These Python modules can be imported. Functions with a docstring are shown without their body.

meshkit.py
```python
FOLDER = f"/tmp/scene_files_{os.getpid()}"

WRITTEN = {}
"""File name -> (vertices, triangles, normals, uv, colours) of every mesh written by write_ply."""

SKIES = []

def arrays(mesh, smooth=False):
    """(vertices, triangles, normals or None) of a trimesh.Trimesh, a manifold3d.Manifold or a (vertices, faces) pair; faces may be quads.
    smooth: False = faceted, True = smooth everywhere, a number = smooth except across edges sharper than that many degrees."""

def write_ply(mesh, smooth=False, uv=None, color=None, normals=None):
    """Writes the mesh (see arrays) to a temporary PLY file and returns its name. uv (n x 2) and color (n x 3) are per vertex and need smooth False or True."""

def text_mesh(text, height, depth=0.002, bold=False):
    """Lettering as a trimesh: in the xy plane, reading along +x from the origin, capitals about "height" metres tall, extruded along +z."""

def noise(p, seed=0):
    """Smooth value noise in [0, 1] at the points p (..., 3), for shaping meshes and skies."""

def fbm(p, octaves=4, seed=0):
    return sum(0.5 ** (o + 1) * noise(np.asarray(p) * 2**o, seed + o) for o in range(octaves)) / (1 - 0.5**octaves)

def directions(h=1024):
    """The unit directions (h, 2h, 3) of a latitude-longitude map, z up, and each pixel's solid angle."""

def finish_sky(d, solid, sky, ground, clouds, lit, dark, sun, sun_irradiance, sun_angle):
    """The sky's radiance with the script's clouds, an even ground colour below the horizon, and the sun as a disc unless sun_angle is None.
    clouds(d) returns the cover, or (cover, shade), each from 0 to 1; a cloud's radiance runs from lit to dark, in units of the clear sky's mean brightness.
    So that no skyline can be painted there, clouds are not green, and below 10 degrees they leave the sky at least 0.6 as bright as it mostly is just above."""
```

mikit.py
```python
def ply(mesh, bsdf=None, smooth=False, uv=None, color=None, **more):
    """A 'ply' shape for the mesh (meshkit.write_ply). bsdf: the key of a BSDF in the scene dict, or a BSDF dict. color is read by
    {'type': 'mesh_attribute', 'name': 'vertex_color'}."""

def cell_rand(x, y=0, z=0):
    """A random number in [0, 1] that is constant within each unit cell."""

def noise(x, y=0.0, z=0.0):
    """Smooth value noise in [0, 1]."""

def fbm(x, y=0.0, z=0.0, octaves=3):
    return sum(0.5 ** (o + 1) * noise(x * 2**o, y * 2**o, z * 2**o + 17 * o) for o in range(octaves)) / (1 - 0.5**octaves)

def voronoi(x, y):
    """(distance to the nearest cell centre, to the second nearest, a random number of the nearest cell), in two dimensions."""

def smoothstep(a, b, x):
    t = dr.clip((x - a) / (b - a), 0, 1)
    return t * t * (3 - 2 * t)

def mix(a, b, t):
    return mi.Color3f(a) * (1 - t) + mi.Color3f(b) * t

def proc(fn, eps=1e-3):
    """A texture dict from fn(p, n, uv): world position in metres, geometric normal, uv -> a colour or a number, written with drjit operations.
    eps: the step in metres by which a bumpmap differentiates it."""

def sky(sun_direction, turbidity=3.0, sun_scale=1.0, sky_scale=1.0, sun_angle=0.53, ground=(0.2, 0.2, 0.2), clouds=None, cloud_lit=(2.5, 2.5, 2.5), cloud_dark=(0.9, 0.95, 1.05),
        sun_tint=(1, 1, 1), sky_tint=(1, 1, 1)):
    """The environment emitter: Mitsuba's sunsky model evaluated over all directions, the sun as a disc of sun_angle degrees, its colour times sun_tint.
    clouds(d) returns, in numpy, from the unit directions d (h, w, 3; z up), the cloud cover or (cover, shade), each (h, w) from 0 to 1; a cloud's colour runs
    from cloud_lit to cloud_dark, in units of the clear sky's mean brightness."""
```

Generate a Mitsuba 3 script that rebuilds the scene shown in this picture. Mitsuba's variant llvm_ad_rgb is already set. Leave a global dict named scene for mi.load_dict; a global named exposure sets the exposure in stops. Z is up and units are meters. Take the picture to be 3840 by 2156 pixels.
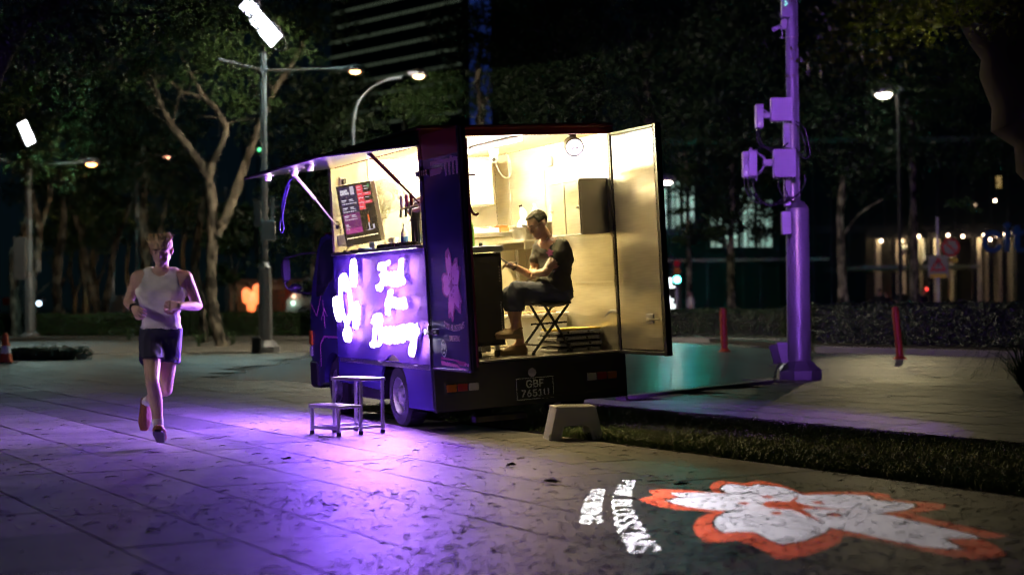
import math, random
import numpy as np, trimesh, manifold3d as m3, shapely.geometry as sg, shapely.ops as so, shapely.affinity as sa
import drjit as dr, mitsuba as mi, mikit, meshkit
from mikit import proc, noise, fbm, voronoi, cell_rand, smoothstep, mix

scene, labels = {}, {}
TC = trimesh.creation
cat_m = trimesh.util.concatenate
V = np.array
def rgb(*c): return {'type': 'rgb', 'value': list(c)}

# ------------------------------------------------------------------ camera, sky, big lamps, exposure
exposure = 0.0
CAM = V([0, 0, 1.10]); PITCH = 0.01197; ROLL = 0.0100
_f = V([0, math.cos(PITCH), math.sin(PITCH)]); _r = V([1., 0, 0]); _u = np.cross(_r, _f)
_up = _u * math.cos(ROLL) + _r * math.sin(ROLL)
scene['camera'] = {'type': 'thinlens', 'fov': 34.94, 'fov_axis': 'x', 'near_clip': 0.1, 'far_clip': 3000.0, 'aperture_radius': 0.020, 'focus_distance': 14.7,
                   'to_world': mi.ScalarTransform4f().look_at(origin=CAM.tolist(), target=(CAM + _f).tolist(), up=_up.tolist())}
scene['sky'] = {**mikit.sky((0.3, -0.5, 0.6), sun_scale=0.0, sky_scale=0.022, sky_tint=(0.40, 0.85, 1.0), ground=(0.05, 0.05, 0.05)), 'sampling_weight': .3}

def spot(key, pos, aim, color, cutoff=40, beam=None, w=1.0):
    scene[key] = {'type': 'spot', 'intensity': rgb(*color), 'cutoff_angle': cutoff, 'beam_width': beam if beam else cutoff * 0.6, 'sampling_weight': w,
                  'to_world': mi.ScalarTransform4f().look_at(origin=list(map(float, pos)), target=list(map(float, aim)), up=[0.01, 0.02, 1])}
def point(key, pos, color, w=1.0):
    scene[key] = {'type': 'point', 'position': list(map(float, pos)), 'intensity': rgb(*color), 'sampling_weight': w}
def emit(*c, w=1.0): return {'type': 'area', 'radiance': rgb(*c), 'sampling_weight': w}

# street lighting: pole floodlights, sodium lamps; then unseen added spots (violet, runner, front fill)
spot('flood_beam', (-6.097, 40.6, 8.041), (-6.064, 36, -0.011), (60, 150, 170), 32, 9, 0.8)
point('flood_spill', (-5.998, 40.2, 7.933), (7, 13, 12), 0.35)
spot('flood_beam_far', (-19.128, 64.5, 8.109), (-15.308, 55, -0.04), (30, 50, 52), 26, 8, 0.25)
point('flood_spill_far', (-19.069, 64.3, 8.055), (16, 28, 26), 0.35)
point('sodium_spill', (-3.929, 40.5, 6.909), (12, 7, 3), 0.12)
point('sodium_spill_far', (-16.514, 64, 6.712), (6, 3.4, 1.4), 0.12)
spot('right_lamp_beam', (13.106, 57, 8.223), (5.971, 23.5, -0.04), (140, 112, 58), 7, 3.5, 0.8)
point('right_lamp_spill', (13.014, 56.6, 8.201), (7, 10, 7), 0.12)
point('curved_lamp_spill', (-2.515, 44.6, 7.37), (235, 200, 140), 0.6)
point('park_lamp_spill', (-26.5, 103, 3.174), (42, 26, 9), 0.12)
spot('violet_beam', (1.6, 9.4, 3.3), (4.05, 23.6, 3.4), (260, 84, 680), 15, 6, 0.8)
spot('violet_beam_low', (5.6, 7.0, 4.2), (2.3, 15.6, 0), (200, 60, 560), 9, 5, 0.3)  # second unseen spot, added to tint the grass violet
spot('runner_fill_spot', (-13.0, 7.0, 5.5), (-2.9, 13.3, 1.0), (105, 92, 74), 6, 4, 0.5)  # added spot out of view, brightens the runner from the left
spot('front_fill_spot', (-6.5, -9.0, 6.5), (-3.5, 10, 0.3), (.6, 1.0, 1.9), 40, 18, 0.06)  # faint added fill from behind the camera, no lamp stands there
spot('crossing_signal_beam', (5.941, 58.6, 2.027), (3.448, 30, -0.094), (2, 150, 108), 24, 10, 0.35)
point('facade_green_fill', (8.619, 85, 2.507), (.5, 30, 22), 0.12)  # added point light greening the facade in place of lens bloom

# ------------------------------------------------------------------ bookkeeping
def uniq(key):
    k, i = key, 0
    while k in scene or any(x.startswith(k + '__') for x in (scene if '__' not in key else ())):
        i += 1; k = f'{key}_{i:03d}'
    return k
_taken = {}
def num(key):
    n = _taken.get(key, -1) + 1; _taken[key] = n
    return key if n == 0 else f'{key}_{n:03d}'
def tag(key, label=None, cat=None, group=None, kind=None):
    d = {k: v for k, v in dict(label=label, category=cat, group=group, kind=kind).items() if v}
    if d: labels[key] = d
def thing(name, label, cat, group=None):
    k = num(name); tag(k, label, cat, group); return k
XF = [None]
def put(key, mesh, mat, smooth=False, em=None, label=None, cat=None, group=None, kind=None, xf='cur', uv=None):
    key = num(key)
    if isinstance(mesh, (list, tuple)) and len(mesh) and isinstance(mesh[0], trimesh.Trimesh): mesh = cat_m(list(mesh))
    if hasattr(mesh, 'to_mesh'): mesh = tm(mesh)
    X = XF[0] if isinstance(xf, str) else xf
    if X is not None:
        mesh = mesh.copy(); mesh.apply_transform(X)
    if len(mesh.faces) == 0: raise ValueError('empty mesh ' + key)
    more = {'emitter': em} if em else {}
    scene[key] = mikit.ply(mesh, mat, smooth, **more)
    tag(key, label, cat, group, kind)
    return key
def tm(man):
    if isinstance(man, trimesh.Trimesh): return man
    m = man.to_mesh(); return trimesh.Trimesh(np.array(m.vert_properties[:, :3]), np.array(m.tri_verts), process=False)
def man(t):
    t = trimesh.Trimesh(t.vertices, t.faces, process=True)
    return m3.Manifold(m3.Mesh(np.asarray(t.vertices, np.float32), np.asarray(t.faces, np.uint32)))

# ------------------------------------------------------------------ mesh helpers
def box(x0, x1, y0, y1, z0, z1, c=0.0):
    if c <= 0:
        b = TC.box((x1 - x0, y1 - y0, z1 - z0)); b.apply_translation(((x0 + x1) / 2, (y0 + y1) / 2, (z0 + z1) / 2)); return b
    pts = []
    for sx in (0, 1):
        for sy in (0, 1):
            for sz in (0, 1):
                p = V([(x0, x1)[sx], (y0, y1)[sy], (z0, z1)[sz]]); s = V([1 - 2 * sx, 1 - 2 * sy, 1 - 2 * sz]) * c
                for k in range(3):
                    q = p + s; q[k] = p[k]; pts.append(q)
    return trimesh.convex.convex_hull(V(pts))
def cbox(cx, cy, cz, sx, sy, sz, c=0.0): return box(cx - sx / 2, cx + sx / 2, cy - sy / 2, cy + sy / 2, cz - sz / 2, cz + sz / 2, c)
def cyl(a, b, r, n=16, r2=None):
    a, b = V(a, ), V(b); return tube([a, b], [r, r if r2 is None else r2], n, True)
def tube(pts, rad, n=8, cap=True):
    p = np.asarray(pts, float); rad = np.broadcast_to(rad, (len(p),))
    t = np.gradient(p, axis=0); t /= np.linalg.norm(t, axis=1, keepdims=True) + 1e-12
    a = np.cross(t[0], [0, 0, 1.] if abs(t[0][2]) < .9 else [1., 0, 0]); fr = []
    for ti in t:
        a = a - ti * (a @ ti); a = a / (np.linalg.norm(a) + 1e-12); fr.append(a)
    A = V(fr); B = np.cross(t, A); ang = np.arange(n) * 2 * np.pi / n
    v = (p[:, None] + rad[:, None, None] * (np.cos(ang)[None, :, None] * A[:, None] + np.sin(ang)[None, :, None] * B[:, None])).reshape(-1, 3)
    f = []
    for i in range(len(p) - 1):
        for j in range(n):
            k = (j + 1) % n; f += [[i * n + j, i * n + k, (i + 1) * n + k], [i * n + j, (i + 1) * n + k, (i + 1) * n + j]]
    if cap:
        v = np.vstack([v, p[:1], p[-1:]]); e = len(v)
        for j in range(n):
            k = (j + 1) % n; f += [[e - 2, k, j], [e - 1, (len(p) - 1) * n + j, (len(p) - 1) * n + k]]
    return trimesh.Trimesh(v, V(f), process=False)
def smooth_path(pts, n=6, closed=False):
    p = np.asarray(pts, float); m = len(p)
    idx = (lambda i: p[i % m]) if closed else (lambda i: p[min(max(i, 0), m - 1)])
    out = []
    for i in range(m if closed else m - 1):
        a, b, c, d = idx(i - 1), idx(i), idx(i + 1), idx(i + 2)
        for k in range(n):
            t = k / n; out.append(.5 * ((2 * b) + (c - a) * t + (2 * a - 5 * b + 4 * c - d) * t * t + (3 * b - a - 3 * c + d) * t ** 3))
    if not closed: out.append(p[-1])
    return V(out)
def lathe(prof, n=24, c=(0, 0, 0)):
    m = TC.revolve(V(prof, float), sections=n); m.apply_translation(c); return m
def extrude(poly, h):
    polys = getattr(poly, 'geoms', [poly])
    return cat_m([TC.extrude_polygon(g, h, engine='earcut') for g in polys if g.area > 1e-9])
def frame(o, x, y, z):
    M = np.eye(4); M[:3, 0], M[:3, 1], M[:3, 2], M[:3, 3] = x, y, z, o; return M
def face_frame(o, n, up=(0, 0, 1)):
    n = V(n, float); n /= np.linalg.norm(n); x = np.cross(up, n); x /= np.linalg.norm(x); return frame(o, x, np.cross(n, x), n)
def moved(m, M): m = m.copy(); m.apply_transform(M); return m
def text_poly(s, h, bold=False):
    m = meshkit.text_mesh(s, h, 0.01, bold); t = m.triangles[(np.abs(m.triangles[:, :, 2]) < 1e-6).all(1)][:, :, :2]
    return so.unary_union([sg.Polygon(x).buffer(1e-5) for x in t if abs(np.cross(x[1] - x[0], x[2] - x[0])) > 1e-10])
def text_c(s, h, depth=.002, bold=False):
    m = meshkit.text_mesh(s, h, depth, bold); b = m.bounds; m.apply_translation((-(b[0][0] + b[1][0]) / 2, 0, 0)); return m

# ------------------------------------------------------------------ materials
def mat(key, bc, rough=.5, metal=0., two=True, **kw):
    d = {'type': 'principled', 'base_color': bc if isinstance(bc, dict) else rgb(*bc), 'roughness': rough, 'metallic': metal, **kw}
    scene[key] = {'type': 'twosided', 'bsdf': d} if two else d
def bump(key, inner, fn, scale, eps=2e-3):
    scene[key] = {'type': 'twosided', 'bsdf': {'type': 'bumpmap', 'arbitrary': proc(fn, eps), 'scale': scale, 'bsdf': inner}}
def paver_col(base, off):
    def fn(p, n, uv):
        m = fbm(p.x * 2.1 + off, p.y * 2.1, 3.0, 3); g = noise(p.x * 60, p.y * 60, off); s = noise(p.x * 9 + 5, p.y * 9, 1.7)
        st = smoothstep(.60, .78, fbm(p.x * .9 + 7, p.y * .9 + off, .5, 3))
        k = .62 + .5 * m + .22 * (g - .5) - .30 * st - .25 * smoothstep(.72, .8, s)
        return mi.Color3f(*base) * k
    return fn
for i, b in enumerate([(.19, .18, .165), (.15, .145, .135), (.23, .215, .195), (.115, .11, .105)]):
    mat(f'mat_paver_{i}', proc(paver_col(b, i * 3.1)), .55, specular=.25)
mat('mat_joint', (.015, .015, .014), .9)
for i, b in enumerate([(.18, .17, .15), (.14, .135, .12), (.21, .195, .17)]): mat(f'mat_far_pave_{i}', proc(paver_col(b, 9. + i)), .5, specular=.3)
def road_fn(p, n, uv): return mi.Color3f(.055, .057, .06) * (.7 + .5 * fbm(p.x * 1.3, p.y * 1.3, 0., 3) + .3 * noise(p.x * 40, p.y * 40))
mat('mat_road', proc(road_fn), .26, specular=.7)
mat('mat_kerb', (.22, .21, .19), .7)
mat('mat_soil', (.02, .017, .012), .95)
mat('mat_ground', (.05, .05, .045), .8)
def leafcol(a, b, s=1.3):
    return proc(lambda p, n, uv: mix(a, b, noise(p.x * s, p.y * s, p.z * s)))
mat('mat_leaf_dark', leafcol((.006, .018, .009), (.02, .042, .015)), .55)
mat('mat_leaf_mid', leafcol((.015, .045, .014), (.05, .095, .028)), .5)
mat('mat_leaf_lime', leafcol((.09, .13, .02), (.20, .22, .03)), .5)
mat('mat_grass', leafcol((.035, .085, .015), (.12, .15, .04), 9.), .6)
def bark_fn(p, n, uv): return mi.Color3f(.25, .215, .165) * dr.maximum(.08, 2.3 * fbm(p.x * 9, p.y * 9, p.z * 3.2, 3) - .55 - .55 * smoothstep(.5, .68, noise(p.x * 4 + 3, p.y * 4, p.z * 2.6)))
mat('mat_bark', proc(bark_fn), .85)
mat('mat_bark_dark', (.05, .045, .04), .9)
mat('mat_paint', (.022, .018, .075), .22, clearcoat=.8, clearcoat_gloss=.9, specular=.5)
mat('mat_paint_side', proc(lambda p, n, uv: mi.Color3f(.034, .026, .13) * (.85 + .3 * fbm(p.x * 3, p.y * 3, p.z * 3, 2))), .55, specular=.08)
mat('mat_red_paint', (.16, .014, .018), .3, clearcoat=.5)
mat('mat_pink', (.50, .12, .33), .45); mat('mat_pink_dark', (.24, .02, .13), .45); mat('mat_pink_pale', (.62, .40, .50), .45)
mat('mat_black', (.012, .012, .014), .4); mat('mat_rubber', (.016, .016, .017), .8); mat('mat_matte_black', (.01, .01, .012), .75)
def steel_fn(p, n, uv): return mi.Color3f(.60, .57, .49) * (.70 + .32 * fbm(p.x * 2.2, p.y * 2.2, p.z * 7, 3) + .12 * noise(p.x * 8, p.y * 8, p.z * 90))
steel_in = {'type': 'principled', 'base_color': proc(steel_fn), 'roughness': .25, 'metallic': .80}
bump('mat_steel_wall', steel_in, lambda p, n, uv: noise(p.x * 1.6, p.y * 1.6, p.z * 5.5) + .10 * noise(p.x * 6, p.y * 6, p.z * 22), .020, 4e-3)
mat('mat_steel', (.60, .58, .53), .26, .9); bump('mat_awning_steel', {'type': 'principled', 'base_color': rgb(.30, .29, .30), 'roughness': .14, 'metallic': 1.0}, lambda p, n, uv: noise(p.x * 3.2, p.y * 3.2, p.z * 9) + .3 * noise(p.x * 11, p.y * 9, p.z * 22), .016, 4e-3)
mat('mat_chrome', (.75, .73, .68), .10, 1.0); mat('mat_alu', (.55, .55, .56), .38, .85)
mat('mat_wall_cream', proc(lambda p, n, uv: mi.Color3f(.50, .45, .33) * (.8 + .3 * fbm(p.x * 2, p.y * 2, p.z * 3, 3))), .5)
mat('mat_white', (.74, .73, .70), .45); mat('mat_cabinet', (.78, .66, .50), .5); mat('mat_floor_plate', (.38, .37, .35), .35, .7)
mat('mat_offwhite', (.62, .60, .54), .55); mat('mat_grey_metal', (.34, .34, .36), .42, .55); mat('mat_pole', (.36, .36, .38), .40, .5)
mat('mat_box_grey', (.48, .47, .49), .55); mat('mat_cable', (.02, .02, .022), .5)
mat('mat_plate_black', (.008, .008, .009), .35); mat('mat_letter_white', (.85, .85, .85), .4)
mat('mat_halo_board', (.86, .84, .9), .45, specular=.4)
mat('mat_lamp', (.8, .8, .8), .5); mat('mat_lens_red', (.30, .01, .01), .15); mat('mat_lens_amber', (.35, .10, .01), .15); mat('mat_lens_clear', (.5, .5, .5), .1)
mat('mat_orange', (.50, .075, .02), .5); mat('mat_orange_cone', (.55, .10, .025), .55); mat('mat_reflector', (.75, .75, .75), .35)
mat('mat_skin', proc(lambda p, n, uv: mi.Color3f(.52, .31, .21) * (.9 + .2 * noise(p.x * 22, p.y * 22, p.z * 22))), .5, specular=.4)
mat('mat_skin_pale', proc(lambda p, n, uv: mi.Color3f(.60, .40, .32) * (.92 + .16 * noise(p.x * 22, p.y * 22, p.z * 22))), .45, specular=.45)
mat('mat_hair_black', (.006, .005, .004), .85); mat('mat_hair_blond', proc(lambda p, n, uv: mi.Color3f(.55, .40, .22) * (.45 + .9 * noise(p.x * 160, p.y * 160, p.z * 40))), .5)
def cloth(base, amp=.25, s=30.): return proc(lambda p, n, uv: mi.Color3f(*base) * (1 - amp / 2 + amp * fbm(p.x * s, p.y * s, p.z * s, 2)))
mat('mat_tshirt', cloth((.036, .038, .036)), .85); mat('mat_denim', cloth((.028, .036, .062), .5, 18.), .85)
mat('mat_tank', cloth((.78, .77, .75), .15), .8); mat('mat_shorts', cloth((.010, .012, .045)), .7); mat('mat_clog', (.25, .17, .09), .6); mat('mat_sock', (.7, .69, .68), .85)
mat('mat_shoe', (.20, .07, .03), .6); mat('mat_phone', (.01, .01, .012), .2)
mat('mat_green_bottle', (.22, .50, .08), .3); mat('mat_label_blue', (.03, .10, .38), .4); mat('mat_cardboard', (.36, .22, .10), .8)
mat('mat_plastic_clear', (.80, .80, .76), .25, two=True); mat('mat_yellow', (.62, .42, .06), .55); mat('mat_fan', (.52, .49, .36), .5)
mat('mat_glass_tower', (.010, .022, .028), .15, specular=.5); mat('mat_teal', (.05, .35, .36), .4)
mat('mat_glass_dark', (.012, .016, .018), .06, specular=.6); mat('mat_concrete', (.20, .19, .17), .7); mat('mat_facade', (.022, .026, .028), .25, specular=.5)
mat('mat_column', (.46, .42, .35), .6); mat('mat_blue_cloth', (.03, .05, .12), .8); mat('mat_dark_cloth', (.015, .016, .02), .8); mat('mat_sign_face', (.22, .22, .21), .6); mat('mat_sign_red', (.38, .02, .02), .5)
scene['mat_clear'] = {'type': 'thindielectric'}
mat('mat_debris', (.012, .009, .006), .9); mat('mat_debris_pale', (.16, .12, .07), .7)
scene['mat_sky_blue'] = {'type': 'diffuse', 'reflectance': rgb(.05, .08, .2)}
# ------------------------------------------------------------------ the setting: ground, paving, road, kerbs, grass
rng = np.random.default_rng(7); rnd = random.Random(5)
TH = math.radians(28.3); BD = V([math.cos(TH), math.sin(TH)]); AD = V([math.sin(TH), -math.cos(TH)])
def ab(a, b): return AD * a + BD * b
def sheet(key, pts, z, m, label=None, kind='structure', h=.01):
    e = extrude(sg.Polygon(pts), h); e.apply_translation((0, 0, z - h)); return put(key, e, m, kind=kind, label=label)
def quad(x0, x1, y0, y1, z): return trimesh.Trimesh(V([[x0, y0, z], [x1, y0, z], [x1, y1, z], [x0, y1, z]]), V([[0, 1, 2], [0, 2, 3]]), process=False)
put('ground', quad(-1500, 1500, -300, 2000, -.09), 'mat_ground', kind='structure', label='dark open ground reaching away to the horizon')
P_GRASS = sg.Polygon([ab(-17.0, 7.02), ab(-17.0, 9.38), ab(-1.5, 9.5), ab(-1.5, 7.08)])
P_ROAD = sg.Polygon([(1.27, 19.25), (3.65, 23.13), (3.8, 24.2), (7.05, 37.3), (4.9, 49.0), (-4.5, 57.0), (-4.9, 26.0), (-1.0, 22.8)])
put('plaza_pavement', quad(-70, 24, -12, 62, -.022), 'mat_joint', kind='structure', label='stone paved plaza under the food truck and the runner')
sheet('road', list(P_ROAD.exterior.coords), -.012, 'mat_road', 'smooth wet looking driveway behind the food truck')
widths = [.58, .747, .563]
tiles = []
b = 2.53 - 1.89 * 30; k = 0
while b < 40:
    w = widths[k % 3]; k += 1
    a = -70 - rng.random() * .9
    while a < 4:
        l = rng.choice([.62, .68, .9, 1.2, 1.35]); c = ab(a + l / 2, b + w / 2)
        if 5.2 < c[1] < 60 and abs(c[0]) < 1.5 + .36 * c[1] and not (P_GRASS.buffer(.12).contains(sg.Point(c)) or P_ROAD.buffer(.15).contains(sg.Point(c))):
            if b < 23.6: tiles.append((a, l, b, w, c[1], k))
        a += l
    b += w
def paver(a, l, b, w, y, k, simple=False):
    g = .0025 if y < 14 else .007; z = .0025 * (rng.random() - .5); t = rng.normal(0, .0012, 2)
    m = box(a + g, a + l - g, b + g, b + w - g, -.02, 0, 0 if simple else .004)
    v = m.vertices; zz = v[:, 2] + z * (v[:, 2] > -.015) + (v[:, 2] > -.015) * ((v[:, 0] - a - l / 2) * t[0] + (v[:, 1] - b - w / 2) * t[1])
    xy = v[:, :1] * AD + v[:, 1:2] * BD
    m = trimesh.Trimesh(np.column_stack([xy, zz]), m.faces[:, ::-1], process=False)
    return m
tiles.sort(key=lambda t: t[4] - .2 * t[1] * 3)
rowmat = {}
for i, t in enumerate(tiles[:300]):
    if t[5] not in rowmat: rowmat[t[5]] = rng.choice([0, 0, 1, 2, 0, 3])
    v = rowmat[t[5]] if rng.random() < .72 else rng.integers(0, 4)
    put('plaza_pavement__paver', paver(*t), f'mat_paver_{v}')
far_ = [(t, int(rng.integers(0, 3)) if rng.random() < .5 else t[5] % 3) for t in tiles[300:] if t[4] < 42]
for i in range(3): put('plaza_pavement__distant_paver', [paver(*t, simple=True) for t, v in far_ if v == i], f'mat_far_pave_{i}', kind='stuff')
put('plaza_pavement__farthest_paver', [moved(extrude(sg.Polygon([(-70, 42.5), (24, 42.5), (24, 61.8), (-70, 61.8)]).difference(P_ROAD.buffer(.1)), .018), frame((0, 0, -.019), [1, 0, 0], [0, 1, 0], [0, 0, 1]))], 'mat_far_pave_0', kind='stuff')
def strip(key, p, q, w, h, m, label, z0=-.02, c=.012):
    p, q = V(p), V(q); L = np.linalg.norm(q - p); n = max(1, int(L / 1.2)); d = (q - p) / L; nn = V([-d[1], d[0]]); ms = []
    for i in range(n):
        bx = box(L * i / n + .004, L * (i + 1) / n - .004, -w / 2, w / 2, z0, h, c)
        v = bx.vertices; ms.append(trimesh.Trimesh(np.column_stack([p + v[:, :1] * d + v[:, 1:2] * nn, v[:, 2]]), bx.faces, process=False))
    k = num(key); tag(k, label, kind='structure')
    if n <= 40:
        for x in ms: put(k + '__kerbstone', x, m)
    else: put(k + '__kerbstone', ms, m, kind='stuff')
strip('kerb', (1.27, 19.25), (3.62, 23.0), .16, .035, 'mat_kerb', 'low kerb running from the truck to the violet lit pole')
strip('kerb', (7.0, 37.4), (14.5, 24.0), .22, .13, 'mat_kerb', 'raised kerb in front of the clipped hedge at right')
strip('kerb', (4.2, 50.5), (8.6, 43.2), .35, .14, 'mat_kerb', 'pale kerb end behind the upright red post')
strip('kerb', (-29, 68.5), (4.0, 53.2), .3, .12, 'mat_kerb', 'long kerb below the hedge behind the runner')
sheet('planter_bed', [(7.15, 37.6), (14.7, 24.1), (21, 27.5), (9.3, 47.5), (5.5, 49.5)], .12, 'mat_soil', 'dark planting bed under the right hedge', h=.14)
sheet('planter_bed', [(-29.2, 68.8), (4.0, 53.5), (6, 58), (-28, 76)], .1, 'mat_soil', 'dark planting bed under the long hedge', h=.12)
e = list(P_GRASS.exterior.coords)
sheet('grass_bed', e[:-1], -.012, 'mat_soil', 'bare soil under the grass strip')
def blades(poly_pts, n, hmin, hmax, w, seed, dens=None):
    r = np.random.default_rng(seed); x0, y0, x1, y1 = sg.Polygon(poly_pts).bounds
    c = V(poly_pts)[:4, :2]; uv = r.random((n, 2)); P = c[0] + uv[:, :1] * (c[1] - c[0]) + uv[:, 1:] * (c[3] - c[0])
    th = r.random(n) * 6.283; h = hmin + (hmax - hmin) * r.random(n) ** 1.5; ln = h * (.3 + .9 * r.random(n)); ph = r.random(n) * 6.283
    d = np.column_stack([np.cos(th), np.sin(th), 0 * th]); s = np.column_stack([-np.sin(th), np.cos(th), 0 * th]) * (w * (.6 + .8 * r.random(n)))[:, None]
    base = np.column_stack([P, np.full(n, -.012)]); mid = base + np.column_stack([.35 * ln * np.cos(ph), .35 * ln * np.sin(ph), h * .65]); tip = base + np.column_stack([ln * np.cos(ph), ln * np.sin(ph), h])
    v = np.stack([base - s, base + s, mid - .7 * s, mid + .7 * s, tip], 1).reshape(-1, 3); o = np.arange(n)[:, None] * 5
    f = np.stack([o + [0, 1, 3], o + [0, 3, 2], o + [2, 3, 4]], 1).reshape(-1, 3)
    return trimesh.Trimesh(v, f, process=False)
from shapely.prepared import prep as shapely_prep
near_edge = [tuple(ab(-12.2, 6.95)), tuple(ab(-12.2, 7.55)), tuple(ab(-3, 7.65)), tuple(ab(-3, 7.0))]
put('grass', [blades(e, 52000, .02, .06, .0035, 3), blades(near_edge, 22000, .03, .085, .004, 4)], 'mat_grass', kind='stuff', label='strip of short ragged grass between the two paved areas', cat='grass')
# fallen bits: flakes, twigs and leaves scattered on the paving
def flakes(n, seed):
    r = np.random.default_rng(seed); m = n * 14; y = 6.3 + 12 * r.random(m) ** 1.4; x = (r.random(m) * 2 - 1) * .37 * y
    f = meshkit.fbm(np.column_stack([x * .55 + 9, y * .55, np.full(m, .3)]), 3); ok = (x * BD[0] + y * BD[1] < 7.0) & (r.random(m) < np.maximum(0, (f - .40) * 4.2) * np.where(x > -1.6, 1.0, .35))
    P = np.column_stack([x, y])[ok][:n]; n = len(P)
    P = V(P); s = .006 + .010 * r.random(n) ** 3; th = r.random(n) * 6.283; el = 1 + 1.3 * r.random(n)
    a = np.column_stack([np.cos(th), np.sin(th)]) * (s * el)[:, None]; bb = np.column_stack([-np.sin(th), np.cos(th)]) * s[:, None]
    z = np.repeat(.0030 + .0012 * r.random((n, 1)), 4, 1); c = [P - a, P + .2 * a - bb, P + a, P - .1 * a + bb]
    v = np.stack([np.column_stack([q, z[:, i]]) for i, q in enumerate(c)], 1).reshape(-1, 3); o = np.arange(n)[:, None] * 4
    return trimesh.Trimesh(v, np.stack([o + [0, 1, 2], o + [0, 2, 3]], 1).reshape(-1, 3), process=False)
tw = []
r_ = np.random.default_rng(31)
for i in range(330):
    y = 6.4 + 10 * r_.random() ** 1.3; x = (r_.random() * 2 - 1) * .34 * y
    if x * BD[0] + y * BD[1] > 7.0: continue
    L = .03 + .11 * r_.random() ** 2; th = r_.normal(0.15, .5); d = V([math.cos(th), math.sin(th)])
    tw.append(tube([(x, y, .006), (x + d[0] * L * .5, y + d[1] * L * .5, .012), (x + d[0] * L, y + d[1] * L + .01 * r_.normal(), .007)], [.003, .003, .0015], 4))
put('leaf_litter', [flakes(6500, 12)] + tw, 'mat_debris', kind='stuff', label='dark flakes and twigs of leaf litter scattered over the paving', cat='leaf litter')
def dead_leaf(x, y, s, label, m='mat_debris'):
    ms = []
    for k in range(5):
        th = rnd.random() * 6.28; a = V([math.cos(th), math.sin(th)]) * s * (.5 + .6 * rnd.random()); n = V([-a[1], a[0]]) * .28; o = V([x, y]) + V([rnd.uniform(-1, 1), rnd.uniform(-1, 1)]) * s * .35
        z = lambda: .008 + .018 * rnd.random()
        ms.append(trimesh.Trimesh(V([[*(o - a), z()], [*(o + n), z() + .01], [*(o + a), z()], [*(o - n), z()]]), V([[0, 1, 2], [0, 2, 3]]), process=False))
    put('fallen_leaf', cat_m(ms), m, label=label, cat='leaf')
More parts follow.
